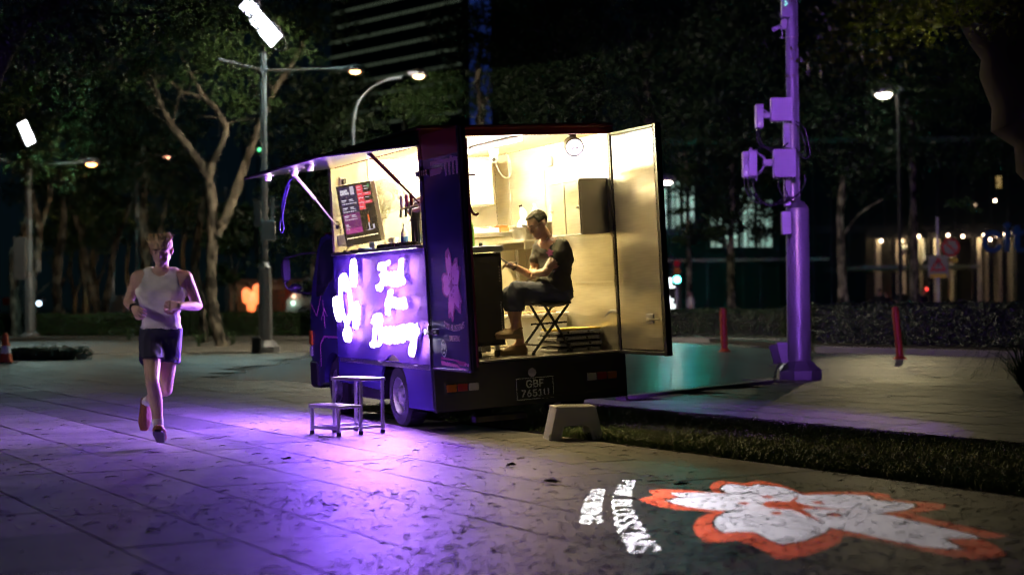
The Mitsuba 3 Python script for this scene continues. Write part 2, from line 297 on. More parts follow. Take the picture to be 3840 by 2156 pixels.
dead_leaf(*(-1.655, 11.811), .05, 'crumpled brown leaf on the violet lit paving below the metal steps')
dead_leaf(*(0.246, 10.122), .07, 'dark clump of leaves on the yellow lit paving left of the projected words')
dead_leaf(*(-0.019, 11.232), .05, 'small dark leaf clump near the shadow edge behind the truck')
dead_leaf(*(2.118, 10.542), .07, 'dark leaf lying right of the plastic stool near the grass')
dead_leaf(*(1.018, 9.873), .05, 'dark leaf on the paving above the projected blossom')
dead_leaf(*(4.395, 18.947), .09, 'dark leaf clump on the far paving below the leaning red post', 'mat_debris')
dead_leaf(*(6.113, 23.601), .10, 'flattened dark leaf on the far paving right of the leaning red post')
dead_leaf(*(-7.7, 40.08), .09, 'pale scrap lying on the ground beside the forked tree', 'mat_reflector')
# ------------------------------------------------------------------ the food truck (its own frame: x right, y forward, z up, leaning a little to its left)
def rot(yaw, roll, pit):
    Y = V([[math.cos(yaw), -math.sin(yaw), 0], [math.sin(yaw), math.cos(yaw), 0], [0, 0, 1.]])
    cr, sr = math.cos(roll), math.sin(roll); cp, sp = math.cos(pit), math.sin(pit)
    return Y @ V([[cr, 0, sr], [0, 1, 0], [-sr, 0, cr]]) @ V([[1, 0, 0], [0, cp, -sp], [0, sp, cp]])
TRUCK = np.eye(4); TRUCK[:3, :3] = rot(.4092, -.05016, .00398); TRUCK[:3, 3] = (-.679, 14.24, -.009)
XF[0] = TRUCK
TW, TL = 1.888, 2.726
YZX = lambda x0: V([[0, 0, 1, x0], [1, 0, 0, 0], [0, 1, 0, 0], [0, 0, 0, 1.]])      # polygon (y, z) extruded along +x
SZX = lambda x0: V([[0, 0, -1, x0], [-1, 0, 0, 0], [0, 1, 0, 0], [0, 0, 0, 1.]])     # polygon (s = -y, z) extruded along -x: reads from the left
XZY = lambda y0: V([[1, 0, 0, 0], [0, 0, -1, y0], [0, 1, 0, 0], [0, 0, 0, 1.]])      # polygon (x, z) extruded along -y: reads from the rear
FT = thing('food_truck', 'dark blue and pink food truck with raised awning and both rear doors open', 'food truck')
def ft(name, mesh, m, smooth=False, **k): return put(f'{FT}__{name}', mesh, m, smooth, **k)
arch = sg.Point(1.05, .27).buffer(.40, 24)
side = sg.Polygon([(0, .2), (.66, .2), (.70, .30), (1.9, .34), (TL, .35), (TL, 1.635), (0, 1.635)]).difference(arch)
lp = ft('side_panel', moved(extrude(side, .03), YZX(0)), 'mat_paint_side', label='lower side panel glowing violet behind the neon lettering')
put(lp + '__trim', [box(-.006, .0, .03, TL - .02, .60, .612), box(-.006, 0, .03, TL - .02, 1.60, 1.625), box(-.008, 0, .0, .022, .22, 1.63)], 'mat_paint')
put(lp + '__catch', [box(-.012, 0, y, y + .09, .585, .60, .003) for y in (.35, 1.35, 2.2)], 'mat_alu')
ft('corner_pillar', box(0, .06, -.002, .06, 1.638, 2.40), 'mat_paint'); ft('corner_pillar', box(0.002, .05, TL - .07, TL, 1.638, 2.66), 'mat_wall_cream')
ft('red_corner', box(-.004, .062, -.006, .064, 2.402, 2.655, .004), 'mat_red_paint')
ft('top_rail', box(.002, .05, .066, TL - .072, 2.53, 2.658, .004), 'mat_red_paint')
ft('roof', [box(-.01, TW + .01, -.02, TL + .01, 2.66, 2.70, .012)], 'mat_red_paint')
ft('rear_header', box(.002, TW, -.012, .03, 2.603, 2.659), 'mat_red_paint')
ft('right_wall', box(TW - .035, TW, .002, TL, .35, 2.658), 'mat_paint')
ft('wall_lining', box(TW - .05, TW - .036, .01, TL - .05, .612, 2.615), 'mat_steel_wall')
ft('wall_trim', [box(TW - .056, TW - .051, .02, TL - .06, z, z + .018) for z in (1.235, 1.66)] + [box(TW - .055, TW - .051, y, y + .012, .62, 2.6) for y in (1.42, 2.3)], 'mat_steel')
ft('front_wall', box(.05, TW - .052, TL - .035, TL - .002, .35, 2.658), 'mat_paint')
ft('front_lining', box(.052, TW - .052, TL - .048, TL - .036, .612, 2.615), 'mat_wall_cream')
ft('left_lining', box(.031, .043, .07, TL - .05, .612, 1.60), 'mat_wall_cream')
ft('ceiling', box(.052, TW - .052, .032, TL - .05, 2.618, 2.64), 'mat_wall_cream')
fl = ft('floor', box(.0, TW - .002, .012, TL - .05, .56, .61), 'mat_floor_plate')
rib = []
for i in range(11):
    for j in range(26):
        cx, cy = .45 + .125 * i, .04 + .045 * j
        r_b = moved(box(-.022, .022, -.005, .005, 0, .004), frame((cx, cy, .61), [math.cos(.78 * (-1) ** (i + j)), math.sin(.78 * (-1) ** (i + j)), 0], [-math.sin(.78 * (-1) ** (i + j)), math.cos(.78 * (-1) ** (i + j)), 0], [0, 0, 1])); rib.append(r_b)
put(fl + '__tread_rib', rib, 'mat_floor_plate', kind='stuff')
ft('tailboard', box(0, TW, -.03, .01, .19, .595, .006), 'mat_black')
ft('tailboard_lip', box(.0, TW, -.034, .012, .597, .616, .004), 'mat_steel')
ft('step_bar', [box(1.0, TW - .04, -.05, -.031, .24, .27, .004), box(.4, .9, .05, .15, .06, .12, .006)], 'mat_black')
ft('underframe', [box(.30, .42, .1, 3.7, .28, .5), box(1.45, 1.57, .1, 3.7, .28, .5), box(.2, 1.7, .2, .4, .2, .3), box(.3, 1.6, 1.0, 1.12, .2, .34), box(.05, .3, 1.6, 2.5, .22, .5)], 'mat_matte_black')
# rear furniture of the tailboard
pl = ft('number_plate', box(.77, 1.14, -.040, -.031, .235, .435, .004), 'mat_plate_black', label='black number plate with white characters')
put(pl + '__rim', [box(.772, 1.138, -.0425, -.041, z, z + .006) for z in (.238, .426)] + [box(x, x + .005, -.0425, -.041, .245, .425) for x in (.773, 1.132)], 'mat_letter_white')
put(pl + '__characters', [moved(text_c('GBF', .066, .002, True), XZY(-.041) @ frame((.955, .345, 0), [1, 0, 0], [0, 1, 0], [0, 0, 1])), moved(text_c('7651U', .062, .002, True), XZY(-.041) @ frame((.955, .262, 0), [1, 0, 0], [0, 1, 0], [0, 0, 1]))], 'mat_letter_white', label='white lettering GBF 7651U')
ft('plate_lamp', moved(lathe([(0, .02), (.02, .018), (.036, .006), (.04, 0), (0, 0)], 18), face_frame((.94, -.031, .475), (0, -1, 0))), 'mat_lens_clear', 40)
for x0, sgn in ((1.47, 1), (.42, -1)):
    k = ft('tail_lamp', box(min(x0, x0 + sgn * .32), max(x0, x0 + sgn * .32), -.036, -.031, .355, .435, .002), 'mat_black')
    for i, mm in enumerate(('mat_lens_clear', 'mat_lens_red', 'mat_lens_amber')):
        a_, b_ = sorted((x0 + sgn * (.008 + i * .104), x0 + sgn * (.102 + i * .104))); put(k + '__lens', box(a_, b_, -.046, -.037, .362, .428, .004), mm)
# wheels
def wheel(x, y, z, r, w, s):
    t = ft('wheel', moved(lathe([(r * .60, -w / 2), (r * .9, -w / 2), (r * .985, -w * .38), (r, -w * .2), (r, w * .2), (r * .985, w * .38), (r * .9, w / 2), (r * .60, w / 2), (r * .60, -w / 2)], 40), frame((x, y, z), [0, 1, 0], [0, 0, 1], [1, 0, 0])), 'mat_rubber', 35)
    F = frame((x, y, z), [0, s, 0], [0, 0, 1], [-s, 0, 0])
    put(t + '__rim', moved(lathe([(r * .61, w * .47), (r * .57, w * .49), (r * .53, w * .2), (r * .36, w * .08), (r * .33, w * .36), (r * .2, w * .4), (0, w * .4), (0, w * .3), (r * .61, -w * .2), (r * .61, w * .47)], 36), F), 'mat_grey_metal', 35)
    put(t + '__wheel_nut', [moved(TC.cylinder(.013, .03, sections=6), F @ frame((r * .26 * math.cos(q), r * .26 * math.sin(q), w * .4), [1, 0, 0], [0, 1, 0], [0, 0, 1])) for q in np.arange(6) * math.pi / 3], 'mat_alu')
    put(t + '__tread', [moved(box(-w * .36, w * .36, -.004, .004, 0, .008), frame((x, y + (r - .003) * math.cos(q), z + (r - .003) * math.sin(q)), [1, 0, 0], [0, -math.sin(q), math.cos(q)], [0, math.cos(q), math.sin(q)])) for q in np.arange(48) * 2 * math.pi / 48], 'mat_rubber', kind='stuff')
wheel(.14, 1.03, .285, .295, .20, 1); wheel(TW - .16, 1.03, .18, .295, .20, -1); wheel(.17, 3.06, .285, .295, .19, 1); wheel(TW - .2, 3.06, .18, .295, .19, -1)
# cab
prof = sg.Polygon([(2.765, .36), (2.765, 1.84), (3.05, 1.88), (3.28, 1.845), (3.44, 1.70), (3.66, 1.40), (3.80, 1.14), (3.86, .80), (3.86, .56), (3.84, .30), (3.62, .26), (3.50, .30)]).buffer(-.03).buffer(.03, 6).difference(sg.Point(3.06, .27).buffer(.37, 20))
cab = ft('cab', moved(extrude(prof, TW - .12), YZX(.05)), 'mat_paint', 25)
win = sg.Polygon([(2.84, 1.44), (2.83, 1.78), (3.06, 1.80), (3.27, 1.74), (3.46, 1.44), (3.52, 1.24), (3.30, 1.26), (3.12, 1.36)]).buffer(-.02).buffer(.02, 4)
put(cab + '__window', moved(extrude(win, .006), YZX(.044)), 'mat_glass_dark')
put(cab + '__window_frame', moved(extrude(win.buffer(.018).difference(win.buffer(.002)), .008), YZX(.0435)), 'mat_black')
put(cab + '__windscreen', moved(extrude(sg.Polygon([(3.30, 1.835), (3.315, 1.845), (3.69, 1.39), (3.675, 1.38)]), TW - .36), YZX(.17)), 'mat_glass_dark')
def line(pts, w): return sg.LineString(pts).buffer(w)
put(cab + '__pink_stripe', moved(extrude(so.unary_union([line([(3.80, 1.16), (3.58, 1.02), (3.36, 1.26)], .008), line([(3.52, .48), (3.50, .72), (3.34, .80), (2.80, .80)], .010), line([(3.42, .98), (3.30, 1.10), (3.2, 1.02)], .006), line([(3.33, 1.18), (3.30, .9)], .009)]), .004), YZX(.047)), 'mat_pink')
put(cab + '__roof_edge', box(.06, TW - .08, 2.78, 3.2, 1.878, 1.892, .004), 'mat_red_paint')
put(cab + '__bumper', box(.03, TW - .05, 3.60, 3.90, .24, .54, .03), 'mat_black')
put(cab + '__step_plate', box(.035, .05, 2.80, 2.92, .36, .6), 'mat_black')
put(cab + '__side_lamp', box(.025, .05, 3.76, 3.85, .70, .86, .01), 'mat_lens_amber'); put(cab + '__side_lamp', box(.03, .06, 3.80, 3.865, .58, .69, .01), 'mat_lens_clear')
mir = ft('wing_mirror', [man(TC.icosphere(3, 1.0)).scale((.055, .045, .135)).translate((-.16, 3.97, 1.53))], 'mat_black', 40) if False else ft('wing_mirror', tm(man(TC.icosphere(3, 1.0)).scale((.055, .045, .135)).translate((-.16, 3.97, 1.53))), 'mat_black', 40)
put(mir + '__mirror_glass', box(-.20, -.12, 3.915, 3.922, 1.42, 1.64, .003), 'mat_chrome')
put(mir + '__round_mirror', moved(tm(man(TC.icosphere(3, 1.0)).scale((.075, .06, .05)).translate((-.06, 3.97, 1.33))), np.eye(4)), 'mat_black', 40)
put(mir + '__arm', [tube(smooth_path([(.08, 3.70, 1.26), (-.04, 3.9, 1.28), (-.16, 3.96, 1.34), (-.17, 3.97, 1.42)], 5), .012, 8), tube([(-.17, 3.97, 1.66), (.0, 3.80, 1.70), (.08, 3.55, 1.70)], .010, 8)], 'mat_black', 40)
# raised awning over the serving hatch
def awn(t0, t1): 
    h, o = V([.0, 2.535]), V([-.885, 2.452]); n = V([-(o - h)[1], (o - h)[0]]); n /= np.linalg.norm(n); n *= -1 if n[1] < 0 else 1
    return sg.Polygon([h + n * t0, o + n * t0, o + n * t1, h + n * t1])
aw = ft('awning', moved(extrude(awn(0, .022), 2.62), V([[1, 0, 0, 0], [0, 0, 1, .035], [0, 1, 0, 0], [0, 0, 0, 1.]])), 'mat_red_paint', label='raised side hatch panel that serves as an awning')
put(aw + '__lining', moved(extrude(awn(-.006, -.001), 2.56), V([[1, 0, 0, 0], [0, 0, 1, .065], [0, 1, 0, 0], [0, 0, 0, 1.]])), 'mat_awning_steel', label='polished rippled steel underside')
put(aw + '__edge', [tube([(-.89, .035, 2.46), (-.89, 2.655, 2.46)], .016, 6), tube([(0, .03, 2.54), (-.885, .03, 2.458)], .014, 6)], 'mat_black')
for y, x in ((1.82, -.62), (1.16, -.66), (2.42, -.72)):
    k = put(aw + '__down_lamp', [moved(lathe([(0, 0), (.035, 0), (.04, -.03), (.03, -.06), (0, -.06)], 14), frame((x, y, 2.47), [1, 0, 0], [0, 1, 0], [0, 0, 1]))], 'mat_white', 40)
    put(k + '__bracket', box(x - .06, x + .06, y - .012, y + .012, 2.455, 2.468), 'mat_alu')
put(aw + '__strap', [tube(smooth_path([(-.62, 1.82, 2.40), (-.66, 1.90, 2.36), (-.70, 1.98, 2.2), (-.72, 2.02, 2.02), (-.735, 2.03, 1.93), (-.72, 2.02, 1.88), (-.705, 2.0, 1.93), (-.71, 2.0, 2.04), (-.68, 1.97, 2.2), (-.65, 1.90, 2.34)], 5), .009, 6)], 'mat_paint', 40, label='loose dark strap hanging from the awning')
st = ft('gas_strut', [cyl((-.40, 2.60, 2.485), (-.20, 2.56, 2.22), .017, 10), cyl((-.20, 2.56, 2.22), (-.002, 2.50, 1.93), .009, 10)], 'mat_offwhite', 40)
put(st + '__joint', [moved(TC.icosphere(2, .026), frame((-.40, 2.60, 2.485), [1, 0, 0], [0, 1, 0], [0, 0, 1])), moved(TC.icosphere(2, .024), frame((0, 2.5, 1.93), [1, 0, 0], [0, 1, 0], [0, 0, 1]))], 'mat_black', 40)
st = ft('gas_strut', [cyl((-.33, .40, 2.50), (-.14, .20, 2.22), .016, 10), cyl((-.14, .2, 2.22), (-.01, .07, 2.03), .008, 10)], 'mat_red_paint', 40, label='red rear gas strut')
put(st + '__joint', [moved(TC.icosphere(2, .024), frame((-.33, .40, 2.50), [1, 0, 0], [0, 1, 0], [0, 0, 1]))], 'mat_black', 40)
# rear doors, both swung straight back
dl = ft('rear_door', box(.004, .042, -.86, -.035, .575, 2.615, .003), 'mat_paint', label='left rear door with the pink blossom on its outer face')
put(dl + '__frame', [box(-.002, .05, -.905, -.862, .57, 2.62, .006), box(-.0025, .045, -.86, -.03, .571, .592, .003), box(.0, .045, -.034, -.012, .575, 2.4, .003)], 'mat_black')
put(dl + '__gasket', [box(.012, .062, -.925, -.906, .58, 2.61, .006)], 'mat_rubber')
put(dl + '__inner_lining', box(.0425, .047, -.84, -.05, .62, 2.57), 'mat_steel')
put(dl + '__red_band', box(.001, .0038, -.858, -.036, 2.395, 2.612), 'mat_red_paint')
for z in (2.28, .90):
    k = put(dl + '__hinge', [cyl((-.012, -.02, z - .06), (-.012, -.02, z + .06), .016, 10), box(-.016, .003, -.20, -.03, z - .028, z + .028, .005), box(-.016, -.001, -.012, .10, z - .025, z + .025, .005)], 'mat_black')
    put(k + '__bolts', [moved(TC.cylinder(.010, .012, sections=8), face_frame((-.018, y, z + dz), (-1, 0, 0))) for y in (-.17, -.11, -.06, .05, .08) for dz in (-.012, .012)], 'mat_chrome', kind='stuff')
put(dl + '__lock_rod', [tube([(.055, -.93, .62), (.055, -.93, 2.5)], .011, 8), tube(smooth_path([(.06, -.93, 1.95), (.07, -.94, 1.9), (.10, -.94, 1.87), (.13, -.93, 1.88)], 4), .010, 8), cyl((.03, -.93, 2.2), (.12, -.93, 2.2), .006, 8)], 'mat_red_paint', 40)
def decal(name, poly, m, parent=dl, d=.0015, off=.0035): return put(parent + '__' + name, moved(extrude(poly, d), SZX(off)), m)
LRED = [(.539,1.622),(.457,1.584),(.448,1.499),(.457,1.405),(.412,1.412),(.364,1.395),(.331,1.358),(.363,1.313),(.333,1.264),(.372,1.219),(.436,1.194),(.483,1.206),(.465,1.133),(.457,1.035),(.469,1.015),(.508,1.035),(.545,.983),(.577,1.019),(.615,1.1),(.634,1.108),(.684,1.076),(.751,1.06),(.764,1.144),(.796,1.148),(.761,1.228),(.717,1.296),(.77,1.363),(.802,1.434),(.79,1.455),(.735,1.46),(.745,1.531),(.675,1.525),(.606,1.479),(.581,1.56)]
LPINK = [(.537,1.566),(.514,1.518),(.468,1.541),(.467,1.474),(.49,1.405),(.52,1.38),(.466,1.391),(.408,1.384),(.369,1.354),(.397,1.308),(.372,1.268),(.396,1.231),(.454,1.212),(.509,1.23),(.476,1.165),(.467,1.059),(.511,1.082),(.553,1.039),(.593,1.1),(.619,1.157),(.658,1.124),(.714,1.103),(.724,1.172),(.758,1.18),(.731,1.244),(.702,1.296),(.743,1.356),(.757,1.419),(.709,1.432),(.709,1.488),(.657,1.478),(.602,1.451),(.575,1.52)]
LCEN = [[(.547,1.339),(.566,1.347),(.585,1.338),(.594,1.31),(.674,1.301),(.595,1.29),(.573,1.26),(.551,1.258),(.534,1.278),(.502,1.287),(.497,1.303),(.531,1.307)],[(.53,1.4),(.55,1.399),(.546,1.377),(.531,1.377)],[(.611,1.366),(.633,1.366),(.63,1.342),(.61,1.342)],[(.609,1.265),(.627,1.265),(.623,1.241),(.606,1.241)],[(.546,1.23),(.569,1.229),(.566,1.209),(.543,1.209)]]
decal('blossom_outline', sg.Polygon(LRED).buffer(0), 'mat_pink_dark'); decal('blossom', sg.Polygon(LPINK).buffer(0), 'mat_pink', off=.0018, d=.001)
cn = [sg.Polygon(c).buffer(0) for c in LCEN] + [line([(.565, 1.30), q], .004) for q in ((.60, 1.44), (.50, 1.37), (.52, 1.23), (.60, 1.20), (.71, 1.30))]
decal('blossom_centre', so.unary_union(cn), 'mat_pink_dark', off=.0006, d=.0008)
wd = text_poly('PINK BLOSSOMS', .05); bx = wd.bounds; k_ = .46 / (bx[2] - bx[0])
def arc(x, y): return (.576 + (x - .23), .915 + .62 * (x - .23) ** 2 + y)
decal('name_lettering', so.transform(lambda x, y, z=None: arc((V(x) - bx[0]) * k_, V(y) * 1.0), wd), 'mat_pink_pale')
wd2 = text_poly('BREWING', .045); b2 = wd2.bounds; k2 = .235 / (b2[2] - b2[0])
decal('second_lettering', so.transform(lambda x, y, z=None: (.575 + (V(x) - (b2[0] + b2[2]) / 2) * k2, .830 + V(y)), wd2), 'mat_pink_pale')
ring = sa.translate(sa.scale(sg.Point(0, 0).buffer(.066, 24).difference(sg.Point(0, 0).buffer(.060, 24)), .95, 1.1), .302, .762)
t7 = text_poly('70', .046, True); t8 = text_poly('km/h', .016)
decal('speed_sticker', so.unary_union([ring, sa.translate(t7, .302 - (t7.bounds[0] + t7.bounds[2]) / 2, .752), sa.translate(t8, .302 - (t8.bounds[0] + t8.bounds[2]) / 2, .718)]), 'mat_letter_white')
decal('lower_stripe', so.unary_union([sg.Polygon([(.226, .668), (.6, .660), (.66, .632), (.76, .628), (.76, .645), (.8, .66), (.226, .673)]), sg.Polygon([(.226, .67), (.58, .662), (.655, .628), (.73, .626), (.70, .655), (.62, .672), (.226, .69)])]), 'mat_pink_dark')
decal('lower_stripe', so.unary_union([sg.Polygon([(.226, .618), (.56, .612), (.66, .596), (.80, .594), (.80, .604), (.67, .606), (.60, .634), (.226, .655)]), sg.Polygon([(.77, .65), (.82, .648), (.80, .626), (.75, .628)]), sg.Polygon([(.835, .648), (.875, .646), (.875, .622), (.82, .625)])]), 'mat_pink')
decal('upper_pattern', so.unary_union([sg.box(.22, 2.33, .56, 2.365), sg.Polygon([(.2, 2.24), (.46, 2.25), (.50, 2.30), (.2, 2.30)])] + [sg.box(.56 + .085 * i, 2.22, .60 + .085 * i, 2.36) for i in range(4)] + [sg.box(.60 + .085 * i, 2.33, .645 + .085 * i, 2.365 + .02 * (i % 2)) for i in range(3)]), 'mat_pink_pale')
dr_ = ft('rear_door', box(TW - .040, TW, -.90, -.035, .585, 2.60, .003), 'mat_black', label='right rear door seen from its steel lined inner side')
put(dr_ + '__lining', box(TW - .046, TW - .041, -.845, -.06, .63, 2.565), 'mat_steel_wall', label='brushed steel inner lining')
put(dr_ + '__edge_frame', [box(TW - .052, TW + .004, -.915, -.86, .58, 2.61, .006), box(TW - .050, TW + .002, -.858, -.04, .582, .615, .004), box(TW - .050, TW + .002, -.858, -.04, 2.575, 2.605, .004), box(TW - .052, TW, -.038, -.004, .58, 2.605, .004)], 'mat_black')
lt = put(dr_ + '__latch', [box(TW - .056, TW - .047, -.70, -.56, .86, .95, .004)], 'mat_alu')
put(lt + '__bolt', [cyl((TW - .066, -.63, .90), (TW - .066, -.83, .90), .010, 10), box(TW - .075, TW - .057, -.66, -.60, .885, .915, .004)], 'mat_chrome', 40)
put(dr_ + '__hook', [box(TW - .066, TW - .053, -.02, .12, .955, .985, .004), cyl((TW - .07, .10, .97), (TW - .10, .14, .93), .008, 8)], 'mat_alu')
# lamps inside, the projector under the ceiling
tubes = []
for y0, y1 in ((.14, 1.30), (1.42, 2.55)):
    k = ft('tube_lamp', box(1.00, 1.06, y0 - .02, y1 + .02, 2.596, 2.617, .004), 'mat_white')
    put(k + '__tube', cyl((1.03, y0, 2.578), (1.03, y1, 2.578), .015, 12), 'mat_lamp', 60, em=emit(760, 575, 255, w=2.5))
k = ft('ceiling_camera', moved(lathe([(0, .0), (.05, 0), (.052, -.05), (.03, -.09), (0, -.09)], 18), frame((1.38, 1.6, 2.616), [1, 0, 0], [0, 1, 0], [0, 0, 1])), 'mat_white', 40)
put(k + '__lens', tm(man(TC.icosphere(3, .042)).translate((1.36, 1.57, 2.51))), 'mat_white', 60); put(k + '__eye', moved(TC.cylinder(.018, .01, sections=14), face_frame((1.345, 1.533, 2.50), (-.3, -1, -.25))), 'mat_black')
ft('wall_box', [box(1.80, 1.835, 1.22, 1.34, 2.40, 2.50, .006), cyl((1.82, 1.28, 2.5), (1.82, 1.28, 2.61), .006, 6)], 'mat_offwhite')
ft('loose_cable', [tube(smooth_path([(1.55, 2.0, 2.60), (1.56, 1.98, 2.48), (1.60, 1.96, 2.38), (1.65, 1.95, 2.34), (1.70, 1.94, 2.39), (1.70, 1.94, 2.50), (1.66, 1.95, 2.61)], 6), .004, 5)], 'mat_wall_cream')
GOBO_O = V([1.57, .16, 2.50])
# ---- projector: two little spots, white and red, each behind a stencil cut in a thin plate
W4 = lambda p: (TRUCK @ V([*p, 1.]))[:3]
RED=[(.695,9.252),(.809,9.456),(.793,9.697),(.892,9.771),(1.026,9.709),(1.165,9.567),(1.173,9.704),(1.182,9.871),(1.222,10.067),(1.286,10.233),(1.362,10.144),(1.416,10.049),(1.505,10.194),(1.56,10.17),(1.626,9.986),(1.661,9.743),(1.686,9.521),(1.829,9.556),(1.967,9.56),(2.076,9.519),(2.165,9.432),(2.136,9.174),(2.21,9.065),(2.32,8.991),(2.36,8.868),(2.32,8.735),(2.216,8.623),(2.091,8.516),(2.121,8.345),(2.182,8.16),(2.241,7.955),(2.296,7.76),(2.337,7.652),(2.257,7.581),(2.175,7.597),(2.185,7.341),(2.144,7.025),(1.995,6.97),(1.914,7.04),(1.827,7.225),(1.741,7.443),(1.672,7.612),(1.571,7.759),(1.511,7.533),(1.412,7.322),(1.296,7.147),(1.18,7.022),(1.132,7.038),(1.112,7.272),(1.084,7.464),(1.034,7.616),(.941,7.572),(.878,7.587),(.87,7.836),(.886,8.112),(.942,8.405),(1.024,8.62),(1.081,8.681),(.978,8.722),(.869,8.798),(.776,8.977)]
WHITE=[(.845,9.21),(.952,9.351),(.91,9.565),(1.012,9.58),(1.154,9.552),(1.272,9.478),(1.238,9.56),(1.229,9.724),(1.279,9.948),(1.336,10.021),(1.39,9.929),(1.429,9.874),(1.494,9.989),(1.553,9.94),(1.616,9.806),(1.651,9.58),(1.665,9.405),(1.805,9.432),(1.936,9.412),(2.039,9.349),(2.024,9.125),(2.118,9.044),(2.196,8.938),(2.177,8.828),(2.103,8.698),(2.007,8.607),(1.92,8.549),(1.98,8.356),(2.053,8.111),(2.114,7.909),(2.173,7.716),(2.184,7.576),(2.104,7.602),(2.007,7.619),(2.005,7.425),(2.009,7.259),(1.913,7.288),(1.834,7.388),(1.74,7.592),(1.672,7.779),(1.555,8.017),(1.492,7.845),(1.387,7.642),(1.291,7.508),(1.222,7.479),(1.196,7.63),(1.17,7.895),(1.09,7.912),(1.013,7.901),(.997,8.075),(1.013,8.278),(1.053,8.459),(1.118,8.645),(1.167,8.707),(1.059,8.769),(.941,8.915)]
CENT=[[(1.363,8.95),(1.399,9.104),(1.452,9.136),(1.532,9.093),(1.598,9.273),(1.633,9.346),(1.57,9.09),(1.606,8.93),(1.64,8.837),(1.862,8.619),(1.627,8.77),(1.553,8.776),(1.553,8.166),(1.49,8.748),(1.418,8.767),(1.404,8.836),(1.203,8.724),(1.352,8.827),(1.38,8.845)],[(1.245,9.059),(1.275,9.115),(1.304,9.076),(1.303,9.012),(1.273,8.979),(1.247,9.009)],[(1.417,9.372),(1.461,9.415),(1.486,9.351),(1.466,9.276),(1.426,9.303)],[(1.658,9.061),(1.699,9.108),(1.73,9.041),(1.709,8.978),(1.66,8.989)],[(1.348,8.614),(1.391,8.676),(1.417,8.608),(1.396,8.533),(1.357,8.542)],[(1.633,8.54),(1.674,8.582),(1.711,8.483),(1.683,8.422),(1.639,8.444)]]
def smooth_poly(p): return sg.Polygon(smooth_path(p, 4, True)).buffer(0)
red_p, white_p = sg.Polygon(RED).buffer(0), sg.Polygon(WHITE).buffer(0)
cen_p = so.unary_union([sg.Polygon(c).buffer(0) for c in CENT])
def rail(pts): 
    p = smooth_path(pts, 8); s = np.concatenate([[0], np.cumsum(np.linalg.norm(np.diff(p, axis=0), axis=1))]); return lambda t: np.column_stack([np.interp(np.asarray(t) * s[-1], s, p[:, k]) for k in (0, 1)])
def curved_text(s, top, base):
    wd = text_poly(s, 1.0, True); x0, _, x1, _ = wd.bounds; T, B = rail(top), rail(base)
    def f(x, y, z=None):
        t = (np.asarray(x) - x0) / (x1 - x0); q = B(t) * (1 - np.asarray(y)[:, None]) + T(t) * np.asarray(y)[:, None]; return q[:, 0], q[:, 1]
    return so.transform(f, wd.segmentize(.1)).buffer(0)
words = so.unary_union([curved_text('PINK BLOSSOMS', [(.766,10.261),(.692,9.57),(.653,9.088),(.642,8.651),(.639,8.16),(.643,7.763),(.663,7.326)], [(.678,10.291),(.59,9.643),(.543,9.155),(.524,8.713),(.502,8.17),(.502,7.773),(.508,7.244)]),
                        curved_text('BREWING', [(.552,9.811),(.498,9.218),(.46,8.666),(.451,8.268)], [(.468,9.798),(.398,9.286),(.353,8.727),(.325,8.23)])])
pj = ft('projector_lamp', [cyl(GOBO_O + V([.02, .10, .035]), GOBO_O + V([.005, .02, .008]), .075, 24), box(1.56, 1.63, .22, .28, 2.53, 2.617, .006)], 'mat_black', 40, label='black ceiling projector that throws the blossom onto the ground')
AIM = W4(GOBO_O); AIM = (V([1.40, 8.75, 0]) - AIM); AIM /= np.linalg.norm(AIM)
ax_x = np.cross([0, 0, 1], AIM); ax_x /= np.linalg.norm(ax_x); ax_y = np.cross(AIM, ax_x)
lens_o = W4(GOBO_O)
put(pj + '__lens', moved(lathe([(0, 0), (.072, 0), (.072, .004), (0, .004)], 28), frame(lens_o, ax_x, ax_y, AIM)), 'mat_lamp', em=emit(18, 14, 18, w=.08), xf=None)
put(pj + '__barrel', moved(lathe([(.076, -.02), (.086, -.02), (.086, .03), (.076, .03), (.076, -.02)], 28), frame(lens_o, ax_x, ax_y, AIM)), 'mat_black', 40, xf=None)
PD = .032
for i, (nm, poly, off, colr) in enumerate((('white', so.unary_union([white_p.difference(cen_p), words]), -.019, (310, 290, 330)), ('red', so.unary_union([red_p.difference(white_p.buffer(.012)), cen_p]), .019, (210, 22, 7)))):
    L = lens_o + ax_x * off + AIM * .010
    def to_plate(x, y, z=None):
        d = np.column_stack([x, y, np.zeros(len(x))]) - L; d *= (PD / (d @ AIM))[:, None]; return d @ ax_x, d @ ax_y
    hole = so.transform(to_plate, poly).buffer(0)
    plate = sg.Point(0, 0).buffer(.0172, 24).difference(hole)
    put(pj + '__stencil', moved(extrude(plate, .0003), frame(L + AIM * PD, ax_x, ax_y, AIM)), 'mat_matte_black', xf=None)
    scene[f'blossom_beam_{nm}'] = {'type': 'spot', 'intensity': rgb(*colr), 'cutoff_angle': 27, 'beam_width': 26, 'sampling_weight': 3.2, 'to_world': mi.ScalarTransform4f().look_at(origin=L.tolist(), target=(L + AIM).tolist(), up=[0, 0, 1])}
